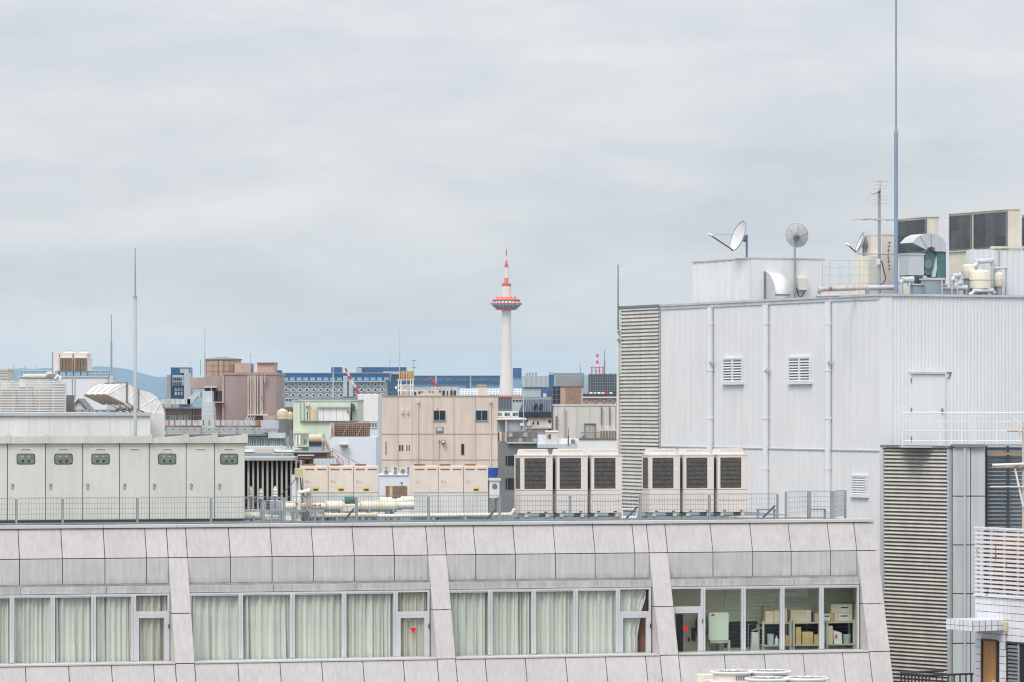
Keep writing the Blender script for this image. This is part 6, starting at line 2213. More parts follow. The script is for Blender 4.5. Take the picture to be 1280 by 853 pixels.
# brown lattice house + white wall + stair
D = 285.0
X, Z = P2(D)
t = building('lattice_topped_house', 'pale blue white walled house topped by a brown lattice enclosure', 412, 470, 546.2, D, 6, 'bluewhite')
part(t, WF, 'enclosure_wall', 413, 460, 529, 546, D + .6, 4, 'brownlat')
part(t, WF, 'enclosure_side', 411.8, 418, 528.5, 546, D + .3, .3, 'tan')
for k in range(17):
    part(t, WF, 'lattice_bar', 418.5 + k * 2.45, 418.95 + k * 2.45, 528.5, 546, D + .35, .1, 'tan')
for k in range(7):
    part(t, WF, 'lattice_bar', 418, 460, 529 + k * 2.7, 529.4 + k * 2.7, D + .3, .1, 'tan')
for a, b in ((428, 436), (446, 454)):
    MB().bar((X(a), D + .28, Z(545)), (X(b), D + .28, Z(529)), .022, 4).build('lattice_brace', 'tan', t)
part(t, WF, 'door_canopy', 424.5, 434.5, 555.3, 556.8, D - .6, .6, 'tankc')
part(t, WF, 'door', 425.5, 433.5, 558, 590, D - .04, .06, 'bluewhite')
part(t, WF, 'wall_lamp', 432, 433.4, 558.4, 560, D - .12, .1, 'darkmetal')
part(t, WF, 'blue_panel', 411.5, 413.8, 532, 546, D - .1, .3, 'bluewhite')
# pink stair
st_ = thing('fire_stair', 'pink painted steel stair zigzagging down before the white wall', 'stair', (X(415), D - 2, 0), WF)
Ds = D - 2.0
X, Z = P2(Ds)
for (a, b, c, d) in ((404, 548.5, 413.5, 570), (415.5, 569, 429, 583)):
    for off in (0, .9):
        MB().hexa([(X(a), Ds + off, Z(b + 3)), (X(c), Ds + off, Z(d + 3)), (X(c), Ds + off + .1, Z(d + 3)), (X(a), Ds + off + .1, Z(b + 3))],
                  [(X(a), Ds + off, Z(b)), (X(c), Ds + off, Z(d)), (X(c), Ds + off + .1, Z(d)), (X(a), Ds + off + .1, Z(b))]).build('stringer', 'pinkstair', st_)
    for k in range(7):
        q = (k + .5) / 7
        x = X(a + (c - a) * q)
        z = Z(b + 2 + (d - b) * q)
        B(x - .14, x + .14, Ds + .1, Ds + .9, z - .03, z + .02).build('tread', 'pinkstair', st_)
    MB().bar((X(a), Ds, Z(b - 6)), (X(c), Ds, Z(d - 6)), .04, 5).bar((X(a), Ds, Z(b)), (X(a), Ds, Z(b - 6)), .04, 5).bar((X(c), Ds, Z(d)), (X(c), Ds, Z(d - 6)), .04, 5).bar(((X(a) + X(c)) / 2, Ds, Z((b + d) / 2)), ((X(a) + X(c)) / 2, Ds, Z((b + d) / 2 - 6)), .03, 5).build('handrail', 'pinkstair', st_)
B(X(412.5), X(416.5), Ds, Ds + 1, Z(572), Z(570)).build('landing', 'pinkstair', st_)
for px in (404, 413.5, 429):
    B(X(px) - .07, X(px) + .07, Ds + .4, Ds + .55, 0, Z({404: 550, 413.5: 571, 429: 584}[px])).build('post', 'pinkstair', st_)
MB().bar((X(414), Ds + .2, Z(560)), (X(452), Ds + .2, Z(582)), .035, 5).bar((X(436), Ds + .2, Z(572)), (X(436), Ds + .2, Z(590)), .035, 5).build('far_handrail', 'pinkstair', st_)
# white panel block
D = 335.0
t = building('white_panel_block', 'plain pale white sheet clad block left of the beige building', 447.2, 473, 492.8, D, 9, 'bluewhite')
part(t, WF, 'panel', 447.3, 453.4, 493.2, 527, D - .08, .1, 'white')
part(t, WF, 'panel', 453.8, 472.5, 493.2, 527, D - .08, .1, 'white')
window(t, WF, 460.5, 472, 528, 535, D - .02, 'stonew', 'tealpane', 2, .08)
# ---- the beige building
D = 400.0
X, Z = P2(D)
bg = building('beige_building', 'weathered beige concrete building with two dark windows and drain stains', 473, 622, 496, D, 20, 'beige', coping='beigejoint', cop_h=.1)
part(bg, WF, 'left_wing', 460, 472.8, 537, 640, D + .5, 10, 'beige')
part(bg, WF, 'raised_parapet', 526.5, 551, 491, 496.2, D - .02, 3, 'beige')
part(bg, WF, 'raised_parapet_step', 522, 526.4, 493.5, 496.2, D - .01, 3, 'beige')
for py in (542.2, 574.5):
    part(bg, WF, 'joint_line', 473, 622, py, py + .8, D - .035, .04, 'beigejoint')
for px in (497.3, 514.8, 541.2, 567.2, 594):
    part(bg, WF, 'joint_line', px, px + .5, 496.5, 640, D - .025, .03, 'beigejoint')
window(bg, WF, 541.8, 557.2, 513, 526, D, 'galv', 'darkpane', 1, .055, .10, sill=True)
window(bg, WF, 594.3, 609.8, 513, 526, D, 'galv', 'darkpane', 1, .055, .10, sill=True)
v = part(bg, WF, 'wall_vent', 545, 554, 533.8, 540.6, D - .12, .14, 'galv_d')
part(v, WF, 'louvre', 546, 553, 534.6, 539, D - .14, .02, 'galv_l')
part(bg, WF, 'wall_lamp', 552, 556.3, 550.2, 554.6, D - .5, .5, 'darkmetal')
part(bg, WF, 'lamp_lens', 552.6, 555.8, 550.7, 553.8, D - .53, .03, 'plate')
part(bg, WF, 'fire_bell', 548.3, 549.7, 550.6, 552.4, D - .12, .12, 'cranered')
part(bg, WF, 'fire_bell', 546.3, 547.5, 510.8, 511.8, D - .12, .12, 'cranered')
part(bg, WF, 'bell_conduit', 548.7, 549.3, 552.5, 575, D - .06, .06, 'beigejoint')
window(bg, WF, 576.5, 580.2, 555, 568.5, D, 'darkmetal', 'darkpane', 0, .07)
for a, b, c, d in ((482, 483, 552, 569), (498.8, 500.8, 556.5, 564), (502, 504, 556.5, 564), (508, 509.2, 556.5, 564), (510.8, 512, 556.5, 564), (482, 483, 584, 590)):
    part(bg, WF, 'slot_window', a, b, c, d, D - .02, .06, 'darkpane')
for a in (502, 508.7):
    part(bg, WF, 'vent_cap', a, a + 2, 512.5, 517.5, D - .25, .25, 'stonew')
for px in (522.2, 613.2):
    MB().bar((X(px), D - .15, 0), (X(px), D - .15, Z(503)), .06, 8).build('downpipe', 'stonew', bg)
    part(bg, WF, 'rainwater_head', px - 1.4, px + 1.4, 501, 504, D - .35, .35, 'stonew')
for px, py0, py1 in ((470.5, 552, 590), (464.5, 556, 586)):
    part(bg, WF, 'rust_pipe', px, px + .9, py0, py1, D - .1 + .3, .2, 'rusty')
part(bg, WF, 'side_return', 622.4, 630.5, 541, 640, D + .8, 6, 'brown')
MB().bar((X(625.5), D + .6, 0), (X(625.5), D + .6, Z(537)), .12, 8).build('white_flue', 'white', bg)
part(bg, WF, 'roof_box', 597, 607.8, 482, 496, D + 2, 3, 'stonew')
part(bg, WF, 'roof_box_lid', 596.4, 608.4, 481, 483, D + 1.9, 3.2, 'tan')
# tank on lattice legs
tt = thing('tank_tower', 'copper coloured drum tank on a white lattice stand above the beige roof', 'water tank', (X(508), D + 3, Z(496) + .1), WF)
D2 = D + 3
X, Z = P2(D2)
for a in (497.5, 500.5, 512.5, 515.5):
    B(X(a), X(a) + .1, D2, D2 + .1, Z(496) + .1, Z(474.5)).build('leg', 'plate', tt)
for py in (474.5, 481, 488):
    B(X(496.5), X(517.5), D2 - .02, D2 + .12, Z(py + 1.1), Z(py)).build('brace', 'plate', tt)
for a in (0, 1):
    MB().bar((X(498 + a * 7), D2 + .05, Z(488)), (X(506 + a * 9), D2 + .05, Z(482)), .035, 4).bar((X(506 + a * 9), D2 + .05, Z(488)), (X(498 + a * 7), D2 + .05, Z(482)), .035, 4).build('brace', 'plate', tt)
part(tt, WF, 'stair_core', 500.8, 509.6, 484, 495.4, D2 + .3, 1.5, 'hvac')
for c0 in (503, 513):
    MB().lathe(X(c0), D2 + .6, [(X(c0 + 4.7) - X(c0), Z(474.4)), (X(c0 + 4.7) - X(c0), Z(464.6)), ((X(c0 + 4.7) - X(c0)) * .9, Z(464))], 14).build('drum', 'copper', tt, smooth=True)
for k in range(7):
    part(tt, WF, 'drum_stave', 499 + k * 2.9, 499.4 + k * 2.9, 464.8, 474.2, D2 - .32, .1, 'tankc')
part(tt, WF, 'dish', 494, 496.5, 483, 486.5, D2 - .4, .1, 'plate')
mast(499.4, 413, 474.5, D2 + .05, 'tall rusty mast above the copper drum tank', .045, 'rustpipe')
mast(508.5, 400, 496, D2 - .6, 'very tall thin white whip aerial before the drum tank', .035, 'galv_l')
mast(517.3, 449, 496, D2 + 4, 'thin cross armed aerial beside the drum tank', .05, 'galv_d', arms=((451, 2.6), (459.5, 3.6)))
# white building with windows behind
D = 640.0
X, Z = P2(D)
t = building('white_low_building', 'low white building with small dark windows peeping over the beige roof', 514, 573, 486, D, 12, 'stonew', coping='stonew')
for a, b, c, d in ((515, 517, 490, 494), (518, 520, 490, 494), (523, 525.5, 489.5, 492), (526.5, 529, 489.5, 492), (536, 538.5, 489.5, 492), (540, 542.5, 489.5, 492), (549, 551, 488.3, 495), (553, 556, 488.3, 495), (558.5, 560, 489, 495), (563, 565.6, 488.3, 495), (567, 570, 488.3, 495)):
    part(t, WF, 'window', a, b, c, d, D - .1, .14, 'darkpane')
part(t, WF, 'parapet_step', 538, 572, 484.5, 486, D, 6, 'stonew')
# pale blue house with roof condensers
D = 205.0
X, Z = P2(D)
t = building('blue_white_house', 'pale blue white house with a brown shuttered window', 474, 514, 594.5, D, 6, 'bluewhite', coping='bluewhite', cop_h=.03)
w_ = part(t, WF, 'window', 482, 508.8, 607.5, 622, D - .04, .08, 'brown')
for k in range(6):
    part(w_, WF, 'shutter_board', 482.6 + k * 4.3, 486.3 + k * 4.3, 608.4, 622, D - .07, .04, 'brownlat' if k != 1 else 'tankc')
part(t, WF, 'wall_lamp', 501, 502.6, 603, 604.6, D - .12, .12, 'darkmetal')
for k, (a, b, top, lab) in enumerate(((478, 485.5, 587.5, 'small pale fan condenser nearest the heat pump trio'), (489, 497, 583.6, 'double stacked pale fan condenser on the blue white house'), (499, 506, 585, 'cream fan condenser with a yellow mark on the blue white house'), (506.8, 513, 583.6, 'pale fan condenser at the beige wall end of the row'))):
    q = thing('outdoor_unit', lab, 'condenser', (X((a + b) / 2), D + 1, Z(594.5) + .03), WF, 'outdoor units on the blue white house')
    z0, z1 = Z(594.5) + .03, Z(top)
    B(X(a), X(b), D + .5, D + .8, z0, z1).build('casing', 'stonew', q)
    nf = 2 if z1 - z0 > .38 else 1
    for j in range(nf):
        zc = z0 + (z1 - z0) * (j + .5) / nf
        xc = X(a) + (X(b) - X(a)) * .6
        MB().bar((xc, D + .46, zc), (xc, D + .5, zc), min(.11, (z1 - z0) / nf * .42), 12).build('fan_grille', 'galv_d', q)
    if k == 2:
        B(X(a) + .03, X(a) + .09, D + .48, D + .5, z0 + .1, z0 + .24).build('label', 'yellow', q)
# ---- right of the beige building
D = 310.0
X, Z = P2(D)
t = building('grey_clad_building', 'grey metal clad building with stacked crates and a dim lower wall', 622, 690, 553, D, 12, 'greydark')
part(t, WF, 'clad_wall', 634, 658, 525, 553, D + .4, 8, 'greybld')
for k in range(8):
    part(t, WF, 'cladding_rib', 636 + k * 2.8, 636.5 + k * 2.8, 526, 553, D + .33, .08, 'panelgrey')
part(t, WF, 'clad_edge', 631.6, 634, 525.5, 553, D + .2, .5, 'panelgrey')
part(t, WF, 'clad_cap', 621, 659, 523.8, 525, D + .1, 8, 'stonew')
part(t, WF, 'left_wall', 621, 631.5, 525, 540, D + 1.2, 7, 'greybld')
part(t, WF, 'wall_lamp', 650.5, 654, 529, 532.4, D, .3, 'plate')
for a, b, c, d in ((632, 634, 570, 582), (635, 645, 570, 582), (632, 634, 598, 612), (635, 645, 598, 612)):
    part(t, WF, 'window', a, b, c, d, D - .04, .06, 'darkpane')
part(t, WF, 'ledge', 634, 696, 553, 554.5, D - .3, 2, 'stonew')
rk = thing('crate_rack', 'rack of greenish brown crates against the grey clad wall', 'rack', (X(654), D - .3, Z(553)), WF)
for r in range(2):
    for k in range(6):
        part(rk, WF, 'crate', 635.6 + k * 6.1, 641 + k * 6.1, 540.8 + r * 6.2, 546.2 + r * 6.2, D - .25, .5, ('fin', 'brownlat', 'galv_d')[(k + r) % 3])
for k in range(7):
    part(rk, WF, 'upright', 634.6 + k * 6.1, 635.3 + k * 6.1, 539.6, 553, D - .3, .1, 'galv_d')
for py in (539.6, 546.3, 552.3):
    part(rk, WF, 'shelf_bar', 634.6, 672, py, py + .6, D - .29, .55, 'galv_d')
# white roof houses
D = 300.0
X, Z = P2(D)
t = building('white_roof_house', 'small white rooftop house with a red notice beside the crates', 683, 697, 540.5, D, 5, 'stonew', coping='white', cop_h=.08)
part(t, WF, 'lower_house', 672.5, 682.8, 545, 560, D + .3, 4, 'bluewhite')
part(t, WF, 'notice', 684.5, 685.8, 543.5, 548, D - .05, .06, 'cranered')
part(t, WF, 'slot_window', 686.5, 688.4, 543, 548.5, D - .05, .06, 'darkpane')
part(t, WF, 'long_wall', 696.5, 724, 549, 556, D + .2, 4, 'white')
part(t, WF, 'roof_unit', 714, 718.5, 549.5, 558, D - .4, .5, 'galv_d')
part(t, WF, 'base_roof', 672, 722, 555.5, 560, D - .5, 5.5, 'panelgrey')
mast(710.3, 535, 556, D - .6, 'short dark aerial post before the white roof house', .05, 'darkmetal')
mast(654.5, 455, 539, D + .1, 'very thin pole in front of the grey clad wall', .03, 'galv_l')
# slate mansard building
D = 520.0
X, Z = P2(D)
t = building('mansard_building', 'brick toned building under a steep blue slate mansard roof', 660, 690, 522, D, 12, 'beige')
MB().prism([(X(648.5), Z(515)), (X(690), Z(515)), (X(690), Z(499.5)), (X(655), Z(499.5))], 'y', D + .1, D + 12).build('slate_roof', 'slate', t)
part(t, WF, 'roof_apron', 648.5, 690, 515, 522, D - .4, 12, 'fardark')
for k in range(12):
    px = 655 + k * 3
    MB().hexa([(X(px - 1.6 * (px < 667)), D - .02, Z(515)), (X(px + .5 - 1.6 * (px < 667)), D - .02, Z(515)), (X(px + .5 - 1.6 * (px < 667)), D + .1, Z(515)), (X(px - 1.6 * (px < 667)), D + .1, Z(515))], [(X(px), D + .06, Z(500)), (X(px + .4), D + .06, Z(500)), (X(px + .4), D + .1, Z(500)), (X(px), D + .1, Z(500))]).build('standing_seam', 'fargrey', t)
for a in (666.5, 673):
    MB().hexa([(X(a), D - .3, Z(511)), (X(a + 3.4), D - .3, Z(511)), (X(a + 3.4), D + .1, Z(511)), (X(a), D + .1, Z(511))], [(X(a + 2.6), D - .3, Z(505)), (X(a + 5), D - .3, Z(505)), (X(a + 5), D + .1, Z(505)), (X(a + 2.6), D + .1, Z(505))]).build('dormer_light', 'darkpane', t)
for a in (664.5, 670.2):
    window(t, WF, a, a + 4.4, 516.2, 521, D - .4, 'fardark', 'darkpane', 0, .08)
    window(t, WF, a, a + 4.4, 526, 532.2, D, 'stonew', 'darkpane', 0, .1)
for py in (527, 537.4):
    MB().bar((X(687), D - .12, Z(py)), (X(687), D + .05, Z(py)), .17, 14).build('porthole', 'darkpane', t)
part(t, WF, 'ac_box', 658.8, 663.5, 528, 533, D - .5, .5, 'panelgrey')
part(t, WF, 'left_wall', 657, 659.8, 522, 540, D + .4, 6, 'greydark')
part(t, WF, 'ledge', 658, 690, 534.5, 536, D - .5, .6, 'greybld')
# brown stair block, dark glass stair, etc.
D = 480.0
t = building('dark_glass_stair', 'narrow dark glass stair tower beside the white stone building', 690.3, 700.6, 483, D, 8, 'fardark')
for r in range(9):
    part(t, WF, 'floor_band', 690, 700.8, 487 + r * 6, 487.6 + r * 6, D - .08, .1, 'greydark')
for px in (690.2, 695, 700):
    part(t, WF, 'mullion', px, px + .6, 483, 540, D - .1, .1, 'greydark')
D = 560.0
t = building('brown_tile_building', 'plain brown tiled block behind the white stone building', 700.8, 728.5, 484.5, D, 12, 'tan', coping='tand', cop_h=.2)
part(t, WF, 'brick_face', 707, 725.5, 485, 520, D - .1, .12, 'brick')  # darker brown brick slab over the tan wall
D = 700.0
X, Z = P2(D)
t = building('brown_window_building', 'brown building with a row of arched lamps and small teal windows', 725, 790, 497.5, D, 14, 'mauve_l')
part(t, WF, 'cornice', 724, 790, 496, 497.8, D - .5, 14.5, 'stonew')
part(t, WF, 'dark_attic', 726, 790, 492.5, 496, D + 1, 10, 'fardark')
for k in range(7):
    a = 727 + k * 7
    window(t, WF, a, a + 4.4, 504.5, 508.5, D, 'stonew', 'tealpane', 0, .1)
for k in range(4):
    part(t, WF, 'lamp_bracket', 732 + k * 11, 734 + k * 11, 500.5, 503, D - .3, .3, 'tan')
for k, m_ in enumerate(('ivory', 'tankc', 'plate', 'ivory', 'red', 'green')):
    part(t, WF, 'roof_clutter', 737 + k * 5, 740.5 + k * 5, 490.3, 492.5, D + 1, 1, m_)
q = thing('roof_dish', 'round pale dish aerial on the brown windowed building', 'satellite dish', (X(762), D - 1, Z(506)), WF)
MB().lathe(X(762), D - 1, [(.05, Z(501)), (.42, Z(500)), (.42, Z(499.7)), (.05, Z(500.4))], 14).build('reflector', 'fargrey', q)
MB().bar((X(762), D - 1, Z(506)), (X(762), D - 1, Z(500)), .05, 6).build('mast', 'galv', q)
# white stone building
D = 330.0
X, Z = P2(D)
t = building('white_stone_building', 'white stone clad building with a recessed door and slotted balustrade', 693.5, 769, 507.5, D, 12, 'stonew', coping='stonew', cop_h=.12)
for k, px in enumerate((697, 705.5, 721, 737, 752)):
    part(t, WF, 'joint', px, px + .4, 508, 549, D - .03, .04, 'greybld')
part(t, WF, 'flue', 705.2, 706.4, 511, 549, D - .3, .3, 'greybld')
d = part(t, WF, 'door', 731, 744, 530.5, 549, D - .03, .06, 'greybld')
for a, b, c, e in ((730.4, 731.2, 530, 549), (743.6, 744.6, 530, 549), (730.4, 744.6, 529.4, 530.4)):
    part(d, WF, 'door_frame', a, b, c, e, D - .12, .12, 'greydark')
part(t, WF, 'balcony', 721, 775, 549, 640, D - 1.2, 1.4, 'white')
part(t, WF, 'balcony_edge', 720.5, 775, 548, 549.4, D - 1.3, 1.6, 'gapbrown')
for k in range(9):
    part(t, WF, 'rail_post', 726 + k * 2.8, 726.4 + k * 2.8, 541, 548, D - 1.15, .06, 'greydark')
part(t, WF, 'rail', 726, 750, 540.6, 541.2, D - 1.15, .06, 'greydark')
for k in range(6):
    part(t, WF, 'slot_opening', 750.6 + k * 3.5, 752.6 + k * 3.5, 538.5, 549, D - .6, .1, 'gapbrown')
part(t, WF, 'slot_wall', 749.5, 771, 537, 549, D - .52, .4, 'stonew')
for px, py1 in ((751.8, 531), (762, 531)):
    MB().bar((X(px), D - .2, Z(py1)), (X(px), D - .2, Z(507.6)), .05, 6).build('wall_pipe', 'greydark', t)
    for k in range(4):
        part(t, WF, 'pipe_clip', px - .8, px + .8, 510 + k * 6.4, 511 + k * 6.4, D - .28, .28, 'greydark')
for k in range(4):
    part(t, WF, 'wall_unit', 694.5, 696.2, 520 + k * 4.5, 523 + k * 4.5, D - .3, .3, 'greydark')
for k in range(3):
    part(t, WF, 'chair', 727 + k * 2, 728.2 + k * 2, 545, 548, D - .9, .3, 'pinkred' if k == 0 else 'gapbrown')

# ================================================================== far city
# hotel with a grid of porthole windows
D = 2100.0
X, Z = P2(D)
t = building('grid_hotel', 'long grey hotel with rows of blue windows under a blue glass attic', 352, 482, 476.5, D, 30, 'hotelwall')
part(t, WF, 'glass_attic', 352, 487, 466.8, 477, D + 6, 26, 'farblue')
part(t, WF, 'attic_edge', 351.5, 487.5, 466, 467, D + 5.5, 27, 'farconc')
part(t, WF, 'floor_ledge', 351.5, 481.5, 476, 477.6, D - 2, 12, 'fargrey')
for k in range(16):
    part(t, WF, 'lantern_light', 354 + k * 8.4, 360 + k * 8.4, 472.2, 475.6, D + 3, 3.4, 'farblue_l')
r_src = None
for r in range(5):
    for k in range(15):
        px, py = 358 + k * 8.55, 480.8 + r * 6.7
        x, z = X(px), Z(py)
        if r_src is None:
            r_src = MB().prism([(x + 1.15 * cos(a), z + 1.15 * sin(a)) for a in [2 * pi * q / 8 + pi / 8 for q in range(8)]], 'y', D - .6, D + .05).build('window', 'stonew', t)
            p_src = MB().prism([(x + .68 * cos(a), z + .68 * sin(a)) for a in [2 * pi * q / 8 + pi / 8 for q in range(8)]], 'y', D - .7, D - .59).build('pane', 'hotelpane', r_src)
            o_xz = (x, z)
        else:
            w_ = inst(r_src, t, (x - o_xz[0], 0, z - o_xz[1]))
            inst(p_src, w_, (0, 0, 0))
    part(t, WF, 'floor_ledge', 352, 482, 483.7 + r * 6.7, 484.3 + r * 6.7, D - .5, .6, 'farconc')
part(t, WF, 'roof_block', 414, 427, 459.2, 468, D + 8, 14, 'farblue')
part(t, WF, 'roof_block', 343, 351.5, 463, 470, D - 20, 10, 'farblue')
part(t, WF, 'stair_bay', 429, 434, 470, 496, D - 3, 4, 'fargrey')
part(t, WF, 'stair_bay', 436, 441, 474, 496, D - 3, 4, 'fargrey')
# blue curtain wall block right of hotel
D = 2400.0
X, Z = P2(D)
t = building('blue_curtain_block', 'deep blue glass block behind the porthole hotel', 445, 500, 468.5, D, 30, 'farblue')
part(t, WF, 'roof_storey', 447, 508, 459.2, 468.6, D + 2, 20, 'farblue')
part(t, WF, 'white_slab', 479, 505, 464.5, 468, D - 2, 3.8, 'fargrey')
part(t, WF, 'white_fin', 445, 452, 460, 468.6, D - 1, 2, 'fargrey')
for k in range(10):
    part(t, WF, 'pale_strip', 481 + k * 1.7, 482 + k * 1.7, 489 + (k % 3) * 1.2, 490 + (k % 3) * 1.2, D - .5, .6, 'farblue_l')  # short pale blue bars on the glass wall
for k in range(6):
    part(t, WF, 'mullion', 483 + k * 3, 483.4 + k * 3, 469, 497, D - .6, .6, 'fardark')
# station slab
D = 3050.0
X, Z = P2(D)
t = building('station_building', 'long blue glass station slab with pale band behind the tower', 500, 642, 480.2, D, 40, 'farblue_l')
for a, b in ((500, 543.5), (546, 587), (589, 640)):
    g_ = part(t, WF, 'glass_front', a, b, 469.8, 480, D - 1.5, 30, 'farblue')
    for k in range(int((b - a) / 3)):
        if random.random() < .55:
            part(g_, WF, 'pale_strip', a + 1 + k * 3, a + 1 + k * 3 + random.uniform(.8, 2.2), 474.2, 475, D - 1.8, .4, 'farblue_l')  # pale blue dashes set at random along the glass
    part(g_, WF, 'floor_line', a, b, 477.6, 478.4, D - 1.8, .4, 'fardark')
    part(g_, WF, 'roof_line', a - .5, b + .5, 468.9, 469.8, D - 2, 31, 'stonew')
part(t, WF, 'column', 543.5, 546, 470.5, 486, D - 1, 5, 'fargrey')
part(t, WF, 'column', 587, 589, 470.5, 486, D - 1, 5, 'fargrey')
part(t, WF, 'blue_block', 582.5, 586.5, 481.5, 486, D - 2.5, 2, 'farblue')
# vaulted glass roof in front of it
D = 2985.0
X, Z = P2(D)
vt = thing('vaulted_roof', 'pale vaulted glass station roof glimpsed behind the tower foot', 'glass roof', (X(625), D, 0), WF)
n = 14
arc = [(D + 26 * (1 - cos(pi / 2 * i / n)), Z(497) + (Z(486.6) - Z(497)) * sin(pi / 2 * i / n)) for i in range(n + 1)]
MB().prism(arc + [(D + 27, Z(497) - 4), (D, Z(497) - 4)], 'x', X(556), X(688)).build('glass_vault', 'farglass', vt)
for k in range(34):
    px = 557 + k * 3.9
    b = MB()
    b.tube([(X(px), a - .3, z + .3) for a, z in arc], .32, 4)
    b.build('vault_rib', 'plate', vt)
for i in (3, 6, 9, 12):
    MB().bar((X(556), arc[i][0] - .3, arc[i][1] + .3), (X(688), arc[i][0] - .3, arc[i][1] + .3), .28, 4).build('purlin', 'plate', vt)
B(X(556), X(688), D, D + 27, 0, Z(497) - 4).build('wall', 'fargrey', vt)
# blocks right of the tower
D = 3000.0
t = building('blue_cube_block', 'blue glass cube above a pale blue base right of the tower', 641, 652.2, 471.8, D + 40, 20, 'farblue_l')
part(t, WF, 'glass_cube', 641, 652, 460.2, 471.8, D + 39, 18, 'farblue')
D = 2700.0
t = building('grey_hall', 'long pale grey windowless hall right of the tower', 652.4, 686, 470, D, 30, 'fargrey')
part(t, WF, 'dark_band', 652.4, 686, 484, 485.6, D - .8, 1, 'fardark')  # dark strip standing proud across the wall
for k in range(4):
    part(t, WF, 'roof_plant', 657 + k * 3.8, 660 + k * 3.8, 466.5 - (k % 2), 470, D + 4, 5, 'farconc')
for k in range(5):
    part(t, WF, 'wall_joint', 658 + k * 6, 658.4 + k * 6, 471, 484, D - .3, .4, 'farconc')
D = 2500.0
t = building('blue_pillar_block', 'narrow deep blue stair block beside the grey hall', 686.2, 693, 468.5, D, 20, 'farblue')
part(t, WF, 'cap', 686, 693.2, 465.5, 468.6, D - .5, 21, 'fargrey')
part(t, WF, 'low_plant', 676, 686, 485.5, 497, D - 5, 8, 'farblue')
part(t, WF, 'low_plant', 679, 683, 492, 499, D - 9, 4, 'stonew')
D = 1700.0
X, Z = P2(D)
t = building('concrete_slab_block', 'speckled grey concrete block with a pale stair bay', 693.2, 730, 468.8, D, 20, 'fargrey', coping='farconc', cop_h=.8)
part(t, WF, 'clad_face', 694.5, 729, 469.4, 484, D - .3, .4, 'farconc')
part(t, WF, 'stair_bay', 730.2, 736, 468.8, 500, D - 1, 10, 'farglass')
t = building('dark_grid_block', 'dark navy gridded office block under the red and white aerial', 736.5, 790, 468.2, D - 30, 20, 'fardark')
for k in range(14):
    part(t, WF, 'mullion', 738 + k * 3, 738.4 + k * 3, 469, 490, D - 30.3, .4, 'farconc')
for k in range(6):
    part(t, WF, 'floor_line', 736.5, 790, 471.5 + k * 3.4, 471.9 + k * 3.4, D - 30.25, .35, 'farconc')
for k in range(7):
    part(t, WF, 'roof_kerb', 737 + k * 6, 741 + k * 6, 467, 468.3, D - 26, 3, 'farconc')
q = thing('red_aerial_frame', 'red painted aerial frame with a banded mast on the dark office block', 'aerial', (X(747), D - 22, Z(468.2)), WF)
D2 = D - 22
X, Z = P2(D2)
for px in (739.8, 745, 749.2, 753.8):
    B(X(px) - .25, X(px) + .25, D2, D2 + .5, Z(468.2), Z(459.8)).build('leg', 'pinkred', q)
B(X(738), X(755.5), D2 - .1, D2 + .6, Z(459.8), Z(458.7)).build('platform', 'pinkred', q)
B(X(739.5), X(754), D2, D2 + .5, Z(464.2), Z(463.6)).build('brace', 'pinkred', q)
for k in range(4):
    MB().bar((X(746.6), D2 + .2, Z(459 - k * 4)), (X(746.6), D2 + .2, Z(455 - k * 4)), .5, 8).build('mast_band', 'pinkred' if k % 2 else 'plate', q)
mast(755.7, 437, 468.5, D2 + 8, 'tall dark thin mast beside the red aerial frame', .3, 'galv_d')
mast(725.5, 453, 468, D2 + 5, 'small thin mast above the concrete block', .2, 'galv')
mast(416.5, 444, 497, 1000, 'slender lattice mast in front of the porthole hotel', .16, 'galv_l')
mast(487.5, 440, 460, 2395, 'faint thin mast on the blue glass block', .2, 'galv')

# ---- observation tower
D = 2900.0
X, Z = P2(D)
tx = X(633)
pm = D / F
tw_ = thing('observation_tower', 'white observation tower with a red rimmed saucer deck and red spire', 'tower', (tx, D, 0), WF)


def prof(pts):
    return [(h_ * pm, Z(py)) for h_, py in pts]


MB().lathe(tx, D, [(10.5 * pm, 0)] + prof([(9.9, 497), (9.1, 489), (8.4, 480), (7.7, 470), (7.1, 458), (6.6, 445), (6.3, 430), (6.05, 412), (5.85, 395), (5.8, 386)]), 20).build('shaft', 'tower', tw_, smooth=True)
MB().lathe(tx, D, prof([(5.8, 386.5), (6, 374), (5.9, 358.2)]), 20).build('neck', 'tower', tw_, smooth=True)
pod = MB().lathe(tx, D, prof([(6, 387), (11, 386), (16.4, 383), (18.6, 380.6), (18.8, 379.8), (18.3, 378.8), (15.8, 376), (12, 374), (6, 373)]), 36).build('saucer_deck', 'plate', tw_, smooth=True)
MB().lathe(tx, D, prof([(11.4, 386.3), (12.4, 387.2), (9, 388), (5.9, 388)]), 36).build('saucer_base', 'pinkred', tw_)
MB().lathe(tx, D, prof([(16.6, 375.6), (15.2, 374), (12, 372.6), (8, 372), (6, 371.8)]), 36).build('saucer_roof', 'towerorange', tw_)
for py, rr_, th in ((375.4, 16.6, .95), (380, 19.2, .95), (386.2, 12.9, 1.1)):
    MB().tube([(tx + rr_ * pm * cos(2 * pi * k / 36), D + rr_ * pm * sin(2 * pi * k / 36), Z(py)) for k in range(37)], th * pm, 6).build('rim_ring', 'cranered', tw_)
